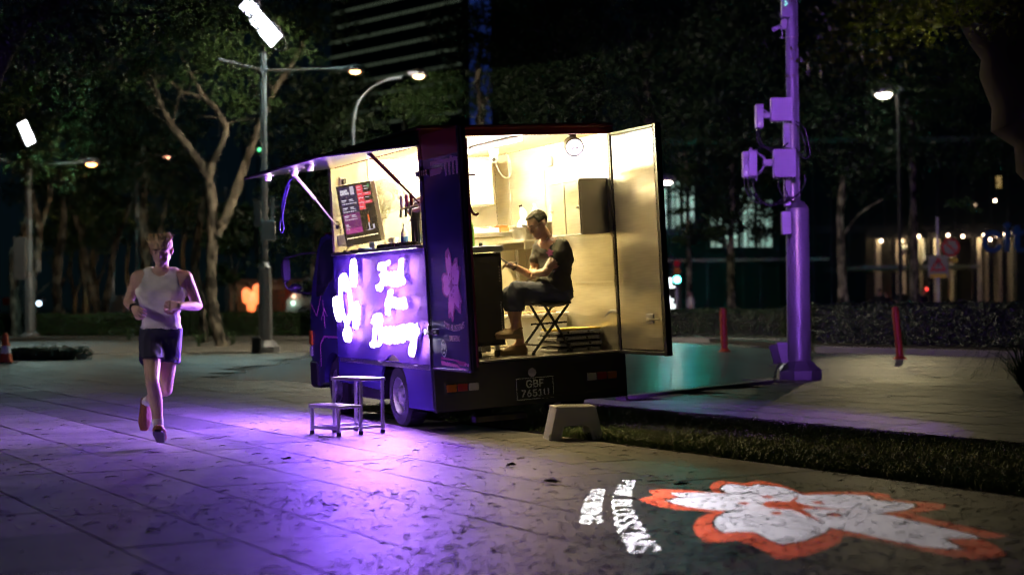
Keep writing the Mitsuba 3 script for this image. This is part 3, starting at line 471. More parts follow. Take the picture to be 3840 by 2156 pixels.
# ---- neon lettering on the side panel: glowing tubes in front of pale boards added to widen their glow
NS = thing('neon_sign', 'blazing violet white neon lettering with a barley ear on the truck side', 'neon sign')
G_ = {'F': ([[(.0, .78), (.12, 1.0), (.45, .96), (.80, 1.04)], [(.42, .96), (.36, .5), (.24, .0), (.02, -.16), (-.12, .04)], [(.16, .50), (.62, .56)]], .72),
      'r': ([[(-.06, .1), (.06, .50), (.12, .36), (.24, .52), (.30, .42), (.28, .1), (.42, .04)]], .40), 'e': ([[(-.06, .12), (.22, .28), (.22, .46), (.10, .50), (.03, .26), (.12, .0), (.36, .12)]], .36),
      's': ([[(-.06, .08), (.14, .50), (.16, .36), (.24, .16), (.12, -.02), (.0, .06)], [(.2, .04), (.36, .14)]], .34), 'h': ([[(-.05, .12), (.16, .8), (.22, 1.02), (.12, 1.0), (.06, .5), (.03, .0)], [(.04, .22), (.18, .5), (.27, .42), (.26, .06), (.42, .12)]], .42),
      'f': ([[(-.08, .12), (.18, .8), (.26, 1.02), (.16, 1.02), (.08, .4), (.02, -.42), (.12, -.40), (.14, -.02), (.36, .16)], [(-.02, .46), (.24, .5)]], .36), 'o': ([[(.18, .48), (.04, .36), (.06, .06), (.2, .0), (.3, .2), (.24, .46), (.16, .44), (.42, .38)]], .42),
      'm': ([[(-.04, .36), (.06, .48), (.05, .0)], [(.05, .22), (.18, .52), (.24, .40), (.23, .0)], [(.24, .22), (.38, .52), (.44, .40), (.42, .06), (.56, .12)]], .58), 'B': ([[(.18, .98), (.12, .4), (.02, -.06), (-.12, .06)], [(-.04, .8), (.16, 1.04), (.50, 1.0), (.52, .70), (.20, .54), (.56, .48), (.60, .10), (.30, -.04), (.04, .06)]], .66),
      'w': ([[(-.04, .36), (.06, .48), (.08, .1), (.20, .02), (.27, .44), (.29, .1), (.42, .02), (.50, .48), (.60, .40)]], .60), 'y': ([[(-.04, .36), (.06, .50), (.08, .12), (.22, .06), (.34, .5), (.30, -.2), (.16, -.52), (.04, -.36), (.22, -.02), (.5, .30)]], .46)}
def word(name, s, y0, z0, y1, z1, h):
    tot = sum(G_[c][1] for c in s); L = y0 - y1; kx = L / tot; sl = (z1 - z0) / L; cur = 0; lines = []
    for c in s:
        for stroke in G_[c][0]: lines.append(smooth_path([(-y0 + (cur + x + .18 * y) * kx, z0 + y * h + sl * ((cur + x) * kx)) for x, y in stroke], 6))
        cur += G_[c][1]
    neon(name, lines, .022)
def neon(name, lines, rad):
    ms = [tube(np.column_stack([np.full(len(l), -.062), -l[:, 0], l[:, 1]]), .0125, 8) for l in lines]
    k = put(f'{NS}__{name}', ms, 'mat_lamp', True, em=emit(170, 62, 640, w=1.3))
    bk = so.unary_union([sg.LineString(l).buffer(rad, 8) for l in lines]); bk = bk.buffer(.012).buffer(-.012)
    put(k + '__halo_board', moved(extrude(bk, .008), SZX(-.036)), 'mat_halo_board')  # pale board added to imitate the bloom round the tubes
    for l in lines: q = l[len(l) // 2]; put(k + '__standoff', cyl((-.036, -q[0], q[1]), (0, -q[0], q[1]), .006, 8), 'mat_chrome')
word('first_word', 'Fresh', 1.16, 1.315, .47, 1.33, .205)
word('second_word', 'from', .95, 1.125, .45, 1.115, .135)
word('third_word', 'Brewery', 1.43, .765, .20, .835, .26)
loop = lambda pts: smooth_path(pts + pts[:1], 8, False)
def oval(y, z, a, b, t): return V([(-y + a * math.cos(q) * math.cos(t) - b * math.sin(q) * math.sin(t), z + a * math.cos(q) * math.sin(t) + b * math.sin(q) * math.cos(t)) for q in np.linspace(0, 2 * math.pi, 29)])
neon('ear_outline', [loop([(-2.34, 1.40), (-2.20, 1.44), (-2.09, 1.30), (-2.04, 1.10), (-2.14, 1.02), (-2.22, .97), (-2.34, 1.08), (-2.37, 1.25)]), V([(-2.22, .97), (-2.215, .91)]), oval(2.21, .845, .085, .06, 0), oval(2.22, 1.34, .05, .05, 0)], .022)
for y, z, t in ((2.50, 1.10, -1.1), (1.90, 1.04, 1.25), (1.90, 1.455, 1.4)): neon('grain', [oval(y, z, .125, .062, t), V([(-y - .1 * math.cos(t), z - .1 * math.sin(t)), (-y + .1 * math.cos(t), z + .1 * math.sin(t))])], .022)
# ------------------------------------------------------------------ fittings and goods in the truck (each loose thing on its own)
ft('service_counter', box(-.06, .42, .075, 2.60, 1.637, 1.668, .004), 'mat_steel')
k = ft('wall_cabinet', box(1.33, 1.66, 2.32, 2.675, 2.085, 2.56, .008), 'mat_cabinet')
put(k + '__door', box(1.345, 1.65, 2.308, 2.318, 2.095, 2.55, .004), 'mat_cabinet'); put(k + '__lock', box(1.60, 1.62, 2.302, 2.308, 2.28, 2.31), 'mat_alu'); put(k + '__handle_strip', box(1.36, 1.375, 2.300, 2.307, 2.14, 2.36), 'mat_white')
k = ft('bench', box(.95, 1.83, 1.95, 2.675, 1.745, 1.79, .004), 'mat_steel')
put(k + '__front_panel', box(.96, 1.835, 1.98, 2.0, .62, 1.744), 'mat_wall_cream'); put(k + '__leg', box(1.715, 1.745, 1.962, 1.978, .62, 1.744), 'mat_white')
k = ft('wall_shelf', box(1.50, 1.835, 1.25, 1.94, 1.665, 1.69, .003), 'mat_steel'); put(k + '__bracket', box(1.52, 1.835, 1.28, 1.30, 1.60, 1.664), 'mat_steel'); put(k + '__bracket', box(1.52, 1.835, 1.88, 1.90, 1.60, 1.664), 'mat_steel')
ft('wall_shelf', box(1.62, 1.835, .95, 1.90, 1.835, 1.85, .003), 'mat_steel')
k = ft('steel_cabinet', box(1.56, 1.835, .06, .71, 1.69, 2.20, .004), 'mat_steel')
put(k + '__door', box(1.551, 1.558, .39, .70, 1.705, 2.18, .002), 'mat_steel_wall'); put(k + '__door', box(1.5505, 1.5575, .075, .375, 1.705, 2.18, .002), 'mat_steel_wall')
put(k + '__knob', cyl((1.55, .11, 1.94), (1.53, .11, 1.94), .011, 12), 'mat_chrome'); put(k + '__knob', cyl((1.55, .66, 1.93), (1.53, .66, 1.93), .011, 12), 'mat_chrome')
put(k + '__frame', [box(1.549, 1.56, .06, .71, 1.69, 1.702), box(1.549, 1.56, .06, .71, 2.184, 2.2)], 'mat_offwhite')
ft('wall_socket', box(.69, .78, TL - .058, TL - .049, 2.34, 2.42, .003), 'mat_white'); ft('inner_post', box(.34, .38, 2.45, 2.49, 2.2, 2.616), 'mat_steel')
ft('notice_sheet', box(.86, 1.06, TL - .052, TL - .0485, 1.98, 2.42), 'mat_white')
k = ft('plug_adapter', [box(.10, .17, TL - .075, TL - .049, 2.36, 2.44, .004)], 'mat_offwhite'); put(k + '__plug', box(.12, .155, TL - .11, TL - .076, 2.37, 2.42, .004), 'mat_black')
# fridge on castors
fr = thing('fridge', 'black counter fridge on castors just inside the rear opening', 'fridge')
put(fr + '__body', box(.36, .875, .38, .95, .72, 1.565, .006), 'mat_black'); put(fr + '__worktop', box(.34, .895, .355, .98, 1.578, 1.632, .006), 'mat_grey_metal')
put(fr + '__door', box(.39, .84, .366, .379, .76, 1.54, .004), 'mat_matte_black'); put(fr + '__door_hinge', box(.80, .87, .36, .378, 1.566, 1.577, .002), 'mat_alu')
put(fr + '__edge_lights', [box(.838, .846, .362, .3655, z, z + .011) for z in list(np.arange(1.30, 1.44, .026)) + list(np.arange(.82, 1.12, .022))], 'mat_letter_white', kind='stuff')
for x, y in ((.62, .42), (.80, .42), (.62, .9), (.80, .9), (.42, .42)):
    c = put(fr + '__castor', cyl((x - .015, y, .645), (x + .015, y, .645), .034, 18), 'mat_rubber', 40); put(c + '__fork', box(x - .022, x + .022, y - .02, y + .02, .675, .719, .003), 'mat_alu')
def bottle(name, x, y, z, r, h, m, label, cap='mat_white', cat='bottle', tilt=(0, 0), lab=None, prof=None):
    t = thing(name, label, cat); pr = prof or [(0, 0), (r * .9, 0), (r, h * .04), (r, h * .58), (r * .75, h * .72), (r * .36, h * .84), (r * .34, h * .9), (0, h * .9)]
    z_ = V([tilt[0], tilt[1], 1.]); z_ /= np.linalg.norm(z_); x_ = np.cross([0, 1., 0], z_); x_ /= np.linalg.norm(x_); F = frame((x, y, z), x_, np.cross(z_, x_), z_)
    put(t + '__body', moved(lathe(pr, 22), F), m, 40); put(t + '__cap', moved(lathe([(0, h * .905), (r * .42, h * .905), (r * .42, h), (0, h)], 18), F), cap, 40)
    if lab: put(t + '__sleeve', moved(lathe([(r * 1.012, h * .22), (r * 1.012, h * .46)], 22), F), lab, 40)
    return t
bottle('flask', .605, .44, 1.633, .036, .25, 'mat_green_bottle', 'lime green drinking flask standing on the black fridge', 'mat_black', prof=[(0, 0), (.035, 0), (.036, .01), (.036, .19), (.030, .212), (.022, .222), (0, .222)])
k = thing('small_jar', 'tiny dark jar on the fridge top right of the lime green flask', 'jar'); put(k + '__glass', lathe([(0, 0), (.016, 0), (.017, .02), (0, .022)], 14, (.70, .43, 1.634)), 'mat_black', 40); put(k + '__lid', lathe([(0, .023), (.018, .023), (.018, .033), (0, .033)], 14, (.70, .43, 1.634)), 'mat_alu', 40)
bottle('water_bottle', .30, 1.36, 1.669, .034, .225, 'mat_plastic_clear', 'clear water bottle with a blue sleeve left of the beer tap', lab='mat_label_blue')
bottle('water_bottle', .30, .38, 1.669, .034, .225, 'mat_plastic_clear', 'clear blue sleeved water bottle half hidden right of the beer tap', lab='mat_label_blue')
bottle('shelf_bottle', 1.70, 1.62, 1.851, .040, .20, 'mat_plastic_clear', 'clear bottle with a dark cap leaning behind the seated man', 'mat_black', tilt=(-.28, 0))
bottle('shelf_bottle', 1.77, 1.52, 1.851, .038, .20, 'mat_plastic_clear', 'clear bottle with a pale cap above the head of the seated man', tilt=(-.08, 0))
bottle('shelf_bottle', 1.775, 1.12, 1.851, .040, .22, 'mat_white', 'white bottle with a teal band beside the steel wall cabinet', lab='mat_teal' if 'mat_teal' in scene else 'mat_label_blue')
for i, (x, y) in enumerate(((.30, 1.66), (.32, 1.78))):
    t = thing('plastic_cup', ('clear plastic cup standing upright between the menu screen and water bottle', 'clear plastic cup nearest the menu screen on the serving counter')[i], 'cup')
    put(t + '__wall', lathe([(.027, 0), (.043, .105), (.041, .105), (.025, .004), (0, .004), (0, 0), (.027, 0)], 22, (x, y, 1.669)), 'mat_plastic_clear', 40); put(t + '__rim', lathe([(.0432, .102), (.047, .104), (.0432, .108)], 22, (x, y, 1.669)), 'mat_white', 40)
t = thing('card_box', 'small white card box beside the plastic cups on the counter', 'box'); put(t + '__body', box(.14, .26, 1.80, 1.95, 1.669, 1.735, .003), 'mat_white'); put(t + '__lid', box(.137, .263, 1.797, 1.953, 1.736, 1.75, .003), 'mat_white')
t = thing('drip_tray', 'black and red drip tray under the beer tap', 'drip tray'); put(t + '__body', box(.02, .14, .56, 1.38, 1.669, 1.703, .004), 'mat_black'); put(t + '__grille', box(.03, .13, .58, 1.36, 1.704, 1.707), 'mat_red_paint'); put(t + '__emblem', moved(extrude(so.unary_union([sg.Point(.008 * math.cos(q), .008 * math.sin(q)).buffer(.006) for q in np.arange(5) * 1.2566]), .001), SZX(.019) @ frame((-.86, 1.685, 0), [1, 0, 0], [0, 1, 0], [0, 0, 1])), 'mat_pink')
t = thing('card_reader', 'blue card reader lying at the left end of the serving counter', 'card reader'); put(t + '__body', box(.0, .09, 1.72, 1.90, 1.669, 1.69, .006), 'mat_label_blue'); put(t + '__base', box(-.02, .11, 1.86, 2.10, 1.669, 1.68, .004), 'mat_black')
tp_ = thing('beer_tap', 'chrome beer tap column with a rounded head on the counter', 'beer tap')
put(tp_ + '__column', lathe([(.075, 0), (.075, .012), (.055, .02), (.052, .27), (.058, .29), (.052, .31), (.052, .36), (0, .36)], 28, (.16, .62, 1.669)), 'mat_chrome', 40)
put(tp_ + '__head', tm(m3.Manifold.batch_hull([man(TC.icosphere(3, .07)).translate((.16, .72, 2.02)), man(TC.icosphere(3, .07)).translate((.16, .34, 2.05))])), 'mat_chrome', 40)
for i, y in enumerate((.64, .50, .38)):
    c = put(tp_ + '__faucet', [cyl((.10, y, 2.02), (.02, y, 2.0), .014, 12), cyl((.02, y, 2.0), (.015, y, 1.93), .011, 12)], 'mat_chrome', 40); put(c + '__handle', lathe([(0, 0), (.010, 0), (.017, .08), (.012, .11), (0, .11)], 14, (.03, y, 2.02)), ('mat_letter_white', 'mat_pink', 'mat_red_paint')[i], 40)
put(tp_ + '__clamp', lathe([(.053, .225), (.066, .225), (.066, .24), (.053, .24)], 24, (.16, .62, 1.669)), 'mat_steel', 40)
# fan
fan = thing('fan', 'pale wall fan with a round wire cage behind the hatch', 'fan')
FF = face_frame((.545, 2.50, 2.225), (-.25, -1, -.05)); R_ = .175
def ringm(r, z, t, n=40): return moved(tube(V([(r * math.cos(q), r * math.sin(q), z) for q in np.linspace(0, 2 * math.pi, n + 1)]), t * 1.6, 5, False), FF)
put(fan + '__cage', [ringm(r, z, .0028) for r, z in ((.05, .085), (.085, .082), (.115, .074), (.14, .062), (R_, .03), (R_, -.01))] + [moved(tube(smooth_path([(.045 * math.cos(q), .045 * math.sin(q), .086), (.11 * math.cos(q), .11 * math.sin(q), .077), (R_ * math.cos(q), R_ * math.sin(q), .03), (R_ * math.cos(q), R_ * math.sin(q), -.012)], 3), .0028, 4), FF) for q in np.arange(64) * 2 * math.pi / 64], 'mat_fan', True)
put(fan + '__hub', moved(lathe([(0, .092), (.035, .092), (.052, .086), (.056, .078), (0, .07)], 24), FF), 'mat_fan', 40)
for q in (0.3, 2.39, 4.49):
    b_ = [(r * math.cos(q + a), r * math.sin(q + a), z) for r, a, z in ((.03, -.3, .03), (.15, -.15, .045), (.158, .45, .015), (.10, .75, .005), (.03, .5, .015))]
    m_ = trimesh.Trimesh(V(b_ + [(x, y, z - .003) for x, y, z in b_]), V([[0, 1, 2], [0, 2, 3], [0, 3, 4], [5, 7, 6], [5, 8, 7], [5, 9, 8]]), process=False); put(fan + '__blade', moved(m_, FF), 'mat_fan')
put(fan + '__motor', moved(lathe([(0, 0), (.05, 0), (.055, -.05), (.04, -.10), (0, -.11)], 20), FF), 'mat_fan', 40); put(fan + '__arm', [tube(smooth_path([(.55, 2.58, 2.2), (.55, 2.60, 2.10), (.53, 2.62, 2.05), (.52, 2.67, 2.05)], 4), .03, 10), box(.47, .57, 2.58, 2.674, 2.0, 2.08, .01)], 'mat_fan', 40)
put(fan + '__cord', [tube([(.51, 2.62, 2.0), (.505, 2.62, 1.72)], .003, 5), tube([(.545, 2.62, 2.0), (.54, 2.63, 1.70)], .003, 5)], 'mat_fan')
# menu screen, tilted, facing the customers
ms = thing('menu_screen', 'tall tilted menu screen glowing at the left end of the hatch', 'menu screen')
SX = V([.335, -.10, .045]); SX /= np.linalg.norm(SX); SY = V([-.085, .02, .60]); SY -= SX * (SX @ SY); SY /= np.linalg.norm(SY); SF = frame((.155, 2.28, 2.045), SX, SY, np.cross(SX, SY)); SW, SH = .175, .305
put(ms + '__case', moved(box(-SW, SW, -SH, SH, -.035, 0, .003), SF), 'mat_black'); put(ms + '__side_rail', moved(box(SW + .002, SW + .045, -SH, SH, -.06, -.006, .003), SF), 'mat_steel')
def scr(name, rects, col, z, w=.02, m='mat_black'): return put(f'{ms}__{name}', [moved(box(x0, x1, y0, y1, z, z + .0008), SF) for x0, x1, y0, y1 in rects], m, em=emit(*col, w=w))
scr('purple_panel', [(-.155, .015, -.13, .02)], (.14, .012, .12), .0005); scr('magenta_panel', [(-.155, .015, -.185, -.1305)], (.36, .03, .22), .0005); scr('navy_panel', [(-.155, .015, .0205, .285)], (.016, .012, .055), .0005)
scr('red_panel', [(.02, .085, .09, .285), (.085, .16, .17, .205), (.085, .16, .09, .12), (.02, .085, .035, .0895)], (.75, .05, .09), .0005)
scr('glass_picture', [(.085, .10, -.10, -.02)], (.8, .13, .03), .0005); scr('bottle_picture', [(-.045, -.005, .20, .285), (.08, .092, -.17, -.10), (.06, .12, -.178, -.17), (.12, .14, -.17, -.125)], (.5, .45, .55), .0008)
scr('green_picture', [(.135, .152, .25, .285)], (.03, .35, .1), .0008); put(ms + '__lower_bezel', moved(box(-.16, .16, -.235, -.222, .0004, .0014), SF), 'mat_letter_white')
def mtext(s, x, y, h): return moved(meshkit.text_mesh(s, h, .0008, True), SF @ frame((x, y, .0016), [1, 0, 0], [0, 1, 0], [0, 0, 1]))
put(ms + '__menu_title', [mtext('BEER', -.145, .235, .022), mtext('MENU', -.145, .208, .022)], 'mat_black', em=emit(1.1, 1.05, 1.2, w=.02))
rows = [(-.145 + .075 * i, y - .002 * j, .05 - .012 * ((i + j) % 2), .009 - .004 * (j > 0)) for i in (0, 1) for y in (.15, .07, -.01) for j in (0, 7)] + [(-.145, -.10, .03, .009), (-.145, -.116, .045, .005)]
dots = [(-.145 + .038 * i + .018 * j, y, .013, .009) for i in range(4) for j in (0, 1) for y in (.112, .032, -.048)][:22] + [(-.145 + .018 * i, -.14, .013, .009) for i in (0, 1)]
smalls = [(.026 + .07 * i, y, .04, .006) for i in (0, 1) for y in (.26, .235, .19, .15, .105, .06) if not (i and y < .08)] + [(.065, .15 - .05 * i, .012, .007) for i in range(2)]
put(ms + '__menu_entries', [moved(box(x, x + w, y, y + h, .0016, .0022), SF) for x, y, w, h in rows + dots + smalls], 'mat_black', em=emit(.75, .7, .85, w=.03), kind='stuff')
t = thing('cable_adapter', 'white power adapter hanging by the left edge of the hatch', 'adapter'); put(t + '__block', moved(box(-.05, .05, -.03, .03, -.06, .06, .014), frame((.055, 2.56, 1.79), [.94, -.3, .1], [.3, .95, 0], [-.1, .03, 1])), 'mat_offwhite'); put(t + '__lead', tube(smooth_path([(.04, 2.56, 1.85), (.045, 2.58, 1.95), (.01, 2.56, 1.99), (.005, 2.52, 1.94)], 5), .004, 6), 'mat_black')
t = thing('spare_cable', 'loop of thin cable on the counter under the menu screen', 'cable'); put(t + '__loop', tube(smooth_path([(.03, 2.40, 1.672), (.06, 2.34, 1.72), (.10, 2.26, 1.735), (.13, 2.20, 1.70), (.15, 2.15, 1.673)], 6), .006, 6), 'mat_wall_cream'); put(t + '__plug', box(.02, .05, 2.39, 2.43, 1.669, 1.69, .004), 'mat_black')
# goods at the back
t = thing('cooking_pot', 'steel cooking pot on the wall shelf behind the seated man', 'pot'); put(t + '__body', lathe([(0, 0), (.085, 0), (.095, .012), (.10, .125), (.096, .125), (.09, .015), (0, .012)], 32, (1.645, 1.62, 1.691)), 'mat_steel', 40); put(t + '__rim', lathe([(.10, .122), (.112, .126), (.10, .13)], 32, (1.645, 1.62, 1.691)), 'mat_chrome', 40); put(t + '__handle', box(1.52, 1.55, 1.58, 1.66, 1.79, 1.80, .003), 'mat_chrome')
t = thing('plate_stack', 'pale upturned bowl inside the cooking pot', 'bowl'); put(t + '__bowl', lathe([(0, .085), (.03, .08), (.055, .05), (.062, 0), (0, 0)], 24, (1.66, 1.62, 1.817)), 'mat_white', 40); put(t + '__foot', lathe([(.022, .0845), (.022, .092), (0, .092)], 20, (1.66, 1.62, 1.817)), 'mat_white', 40)
t = thing('food_tray', 'white tray of wrapped snacks on the back bench', 'tray'); put(t + '__tray', [box(1.28, 1.58, 2.08, 2.30, 1.791, 1.80), box(1.28, 1.58, 2.07, 2.08, 1.791, 1.84), box(1.28, 1.58, 2.30, 2.31, 1.791, 1.84), box(1.27, 1.28, 2.07, 2.31, 1.791, 1.84), box(1.58, 1.59, 2.07, 2.31, 1.791, 1.84)], 'mat_white')
for i in range(7): put(t + '__packet', moved(cbox(0, 0, 0, .09, .06, .02, .006), frame((1.32 + .038 * i, 2.18 + .03 * ((i * 7) % 3 - 1), 1.83 + .008 * (i % 3)), [math.cos(i * 1.3), math.sin(i * 1.3), .15], [-math.sin(i * 1.3), math.cos(i * 1.3), 0], [0, 0, 1])), ('mat_orange', 'mat_cardboard', 'mat_offwhite')[i % 3])
t = thing('red_box', 'orange red carton right of the white snack tray', 'carton'); put(t + '__body', box(1.62, 1.72, 2.10, 2.26, 1.791, 1.85, .003), 'mat_orange'); put(t + '__lid', box(1.618, 1.722, 2.098, 2.262, 1.851, 1.862, .002), 'mat_orange')
t = thing('storage_box', 'milky plastic storage box behind the folding stool', 'storage box'); put(t + '__tub', trimesh.convex.convex_hull(V([(x, y, z) for z, ins in ((.612, .035), (.93, 0)) for x in (1.27 + ins, 1.80 - ins) for y in (.98 + ins, 1.36 - ins)])), 'mat_plastic_clear'); put(t + '__lid', box(1.255, 1.815, .965, 1.375, .933, .965, .006), 'mat_offwhite')
put(t + '__content', [box(1.5, 1.7, 1.02, 1.3, .966, .985, .003), box(1.3, 1.46, 1.05, 1.3, .966, .98, .003)], 'mat_cardboard')
for i in range(4):
    t = thing('folded_crate', ('folded grey crate at the bottom of the stack by the stool', 'folded grey crate second from the bottom of the stack', 'folded grey crate third from the bottom of the stack', 'folded crate with a yellow edge on top of the stack')[i], 'folded crate', 'folded crates stacked on the truck floor')
    z = .612 + .055 * i; dx = (.0, .02, -.01, .01)[i]
    put(t + '__panel', box(1.36 + dx, 1.80 + dx, .30, .74, z, z + .03, .008), 'mat_grey_metal'); put(t + '__lower_panel', box(1.38 + dx, 1.82, .32, .72, z + .031, z + .047, .004), 'mat_black' if i < 3 else 'mat_yellow')
    put(t + '__rib', [box(1.37 + dx, 1.79 + dx, .292, .299, z + zz, z + zz + .004) for zz in (.004, .012, .02)], 'mat_offwhite'); put(t + '__hand_slot', box(1.45 + dx, 1.47 + dx, .2915, .30, z + .006, z + .026), 'mat_black'); put(t + '__hand_slot', box(1.66 + dx, 1.68 + dx, .2915, .30, z + .006, z + .026), 'mat_black')
t = thing('upright_grinder', 'black upright appliance pole behind the fridge', 'appliance'); put(t + '__pole', cyl((.98, 1.25, 1.2), (.98, 1.25, 1.52), .022, 12), 'mat_black', 40); put(t + '__base', box(.92, 1.06, 1.18, 1.32, .62, 1.2, .01), 'mat_black'); put(t + '__knob', cyl((.92, 1.2, 1.25), (1.04, 1.2, 1.25), .03, 12), 'mat_black', 40)
# folding stool
s_ = thing('folding_stool', 'black folding stool under the seated man', 'stool')
put(s_ + '__seat', box(1.19, 1.50, .24, .62, 1.060, 1.085, .008), 'mat_black')
for y in (.27, .59):
    for x0, x1 in ((1.24, 1.48), (1.47, 1.10)): 
        L_ = put(s_ + '__leg', cyl((x0, y + (.012 if x0 < 1.3 else -.012), 1.058), (x1, y + (.012 if x0 < 1.3 else -.012), .64), .012, 10), 'mat_black', 40); put(L_ + '__foot', cyl((x1, y, .64), (x1, y, .612), .016, 10), 'mat_rubber', 40)
put(s_ + '__rung', cyl((1.15, .27, .70), (1.15, .59, .70), .009, 8), 'mat_black', 40); put(s_ + '__rung', cyl((1.44, .27, .70), (1.44, .59, .70), .009, 8), 'mat_black', 40); put(s_ + '__brace', box(1.10, 1.46, .285, .30, .885, .90), 'mat_black')

# ------------------------------------------------------------------ people
def sph(p, r, n=14): return m3.Manifold.sphere(r, n).translate(tuple(map(float, p)))
def bone(p, r, q, s): return m3.Manifold.batch_hull([sph(p, r), sph(q, s)])
def blob(c, axes, F): 
    M = np.hstack([F[:, :3] * V(axes) if False else F @ np.diag(axes), V(c, )[:, None].astype(float)]); return m3.Manifold.sphere(1, 24).transform(M)
def union(ms): return m3.Manifold.batch_boolean(ms, m3.OpType.Add)
def smoothed(m, L=.025, it=10):
    t = tm(m.refine_to_length(L)); t = trimesh.Trimesh(t.vertices, t.faces, process=True); trimesh.smoothing.filter_taubin(t, .5, .53, it); return t
def axes3(f, u):
    f = V(f, float); f /= np.linalg.norm(f); u = V(u, float); u -= f * (u @ f); u /= np.linalg.norm(u); return np.stack([np.cross(f, u), f, u], 1)   # x right of the person, y forward, z up
def head(c, f, u, k=1.0):
    S = lambda p, r: sph(V(p) * k, r * k, 18); H = m3.Manifold.batch_hull
    parts = [H([S((0, -.022, .032), .078), S((0, .018, .036), .070), S((0, .03, .0), .06)]),
             H([S((0, .03, .02), .062), S((.028, .055, -.055), .030), S((-.028, .055, -.055), .030), S((0, .074, -.098), .020), S((.048, .005, -.05), .022), S((-.048, .005, -.05), .022)]),
             H([S((0, .093, .014), .009), S((0, .110, -.026), .012)]), H([S((.013, .098, -.030), .009), S((-.013, .098, -.030), .009), S((0, .108, -.028), .010)]),
             H([S((.02, .086, -.063), .0075), S((0, .094, -.060), .008), S((-.02, .086, -.063), .0075)]), H([S((.017, .085, -.073), .008), S((0, .091, -.075), .009), S((-.017, .085, -.073), .008)])]
    for s in (1, -1):
        parts += [H([S((s * .012, .091, .021), .009), S((s * .042, .078, .019), .010)]), H([S((s * .045, .058, -.018), .020), S((s * .03, .07, -.03), .018)])]
        parts.append(m3.Manifold.sphere(1, 18).scale((.010 * k, .022 * k, .033 * k)).rotate((0, s * 12, s * -18)).translate((s * .078 * k, -.006 * k, -.006 * k)))
    h = union(parts)
    for s in (1, -1): h = h - S((s * .031, .106, -.001), .020)
    t = smoothed(h, .009 * k, 3); h = man(t) + union([S((s * .031, .081, -.001), .0125) for s in (1, -1)])
    A = axes3(f, u); return h.transform(np.hstack([A, V(c, float)[:, None]])), A
def hand(w, d, n, curl, side, k=1.0, thumb=.5):
    """w wrist, d direction to the knuckles, n normal out of the back of the hand, side +1: thumb on the +cross(d, n) side"""
    d = V(d, float); d /= np.linalg.norm(d); n = V(n, float); n -= d * (n @ d); n /= np.linalg.norm(n); x = np.cross(d, n) * side; w = V(w, float)
    P = lambda a, b, c: w + (d * a + x * b + n * c) * k; ms = [m3.Manifold.batch_hull([sph(P(.0, .018, 0), .018 * k), sph(P(0, -.018, 0), .017 * k), sph(P(.085, .034, 0), .012 * k), sph(P(.08, -.034, 0), .011 * k)])]
    for i, (b, L) in enumerate(((.033, .040), (.011, .045), (-.011, .042), (-.032, .033))):
        p = P(.085 - .004 * abs(i - 1), b, 0); ang = 0
        for j, (f, r0, r1) in enumerate(((1, .0100, .0092), (.68, .0092, .0084), (.52, .0084, .0074))):
            ang += curl * (.75, 1.05, .8)[j]; q = p + (d * math.cos(ang) - n * math.sin(ang) + x * (.05 * (1.5 - i))) * L * f * k; ms.append(bone(p, r0 * k, q, r1 * k)); p = q
    p = P(.022, .030, -.006); q = P(.052, .056, -.018 - .01 * curl); r = P(.080, .058 - .018 * thumb, -.030 - .012 * curl); s = P(.102, .046 - .03 * thumb, -.036 - .016 * curl)
    ms += [bone(p, .014 * k, q, .0115 * k), bone(q, .0115 * k, r, .010 * k), bone(r, .010 * k, s, .0085 * k)]
    return man(smoothed(union(ms), .005 * k, 4))
def shoe(heel, toe, up, w, m_up, parent, sole='mat_black', k=1.0, clog=False):
    heel, toe = V(heel, float), V(toe, float); d = toe - heel; L = np.linalg.norm(d); d /= L; u = V(up, float); u -= d * (u @ d); u /= np.linalg.norm(u); x = np.cross(d, u); P = lambda a, b, c: heel + d * a * L + x * b * w + u * c
    up_ = m3.Manifold.batch_hull([sph(P(.06, s * .36, .03), .024) for s in (1, -1)] + [sph(P(.74, s * .52, .026), .022) for s in (1, -1)] + [sph(P(.93, s * .22, .028), .024) for s in (1, -1)] + [sph(P(.62, 0, .055), .030), sph(P(.10, 0, .065), .026)])
    a = put(parent, smoothed(up_, .012, 4), m_up, True)
    so_ = m3.Manifold.batch_hull([sph(P(t_, s * b, .002), .011) for t_, b in ((.02, .38), (.35, .36), (.72, .62), (.95, .30)) for s in (1, -1)]); put(a + '__sole', tm(so_), sole, 40)
    if clog:
        put(a + '__strap', tube([P(.42, s, .05) for s in ()] or smooth_path([P(.42, -.62, .045), P(.12, -.50, .082), P(-.07, 0, .088), P(.12, .50, .082), P(.42, .62, .045)], 4), .007, 6), m_up, 40)
        put(a + '__vent_holes', [moved(TC.cylinder(.007, .01, sections=10), face_frame(P(t_, b, .030 + .024 * (1 - abs(b) / .62)), x * b * 1.1 + u * .8 + d * .3)) for t_, b in ((.60, .44), (.72, .42), (.84, .34), (.60, -.44), (.72, -.42), (.84, -.34), (.70, .12), (.82, .06))], 'mat_black', kind='stuff')
    return a
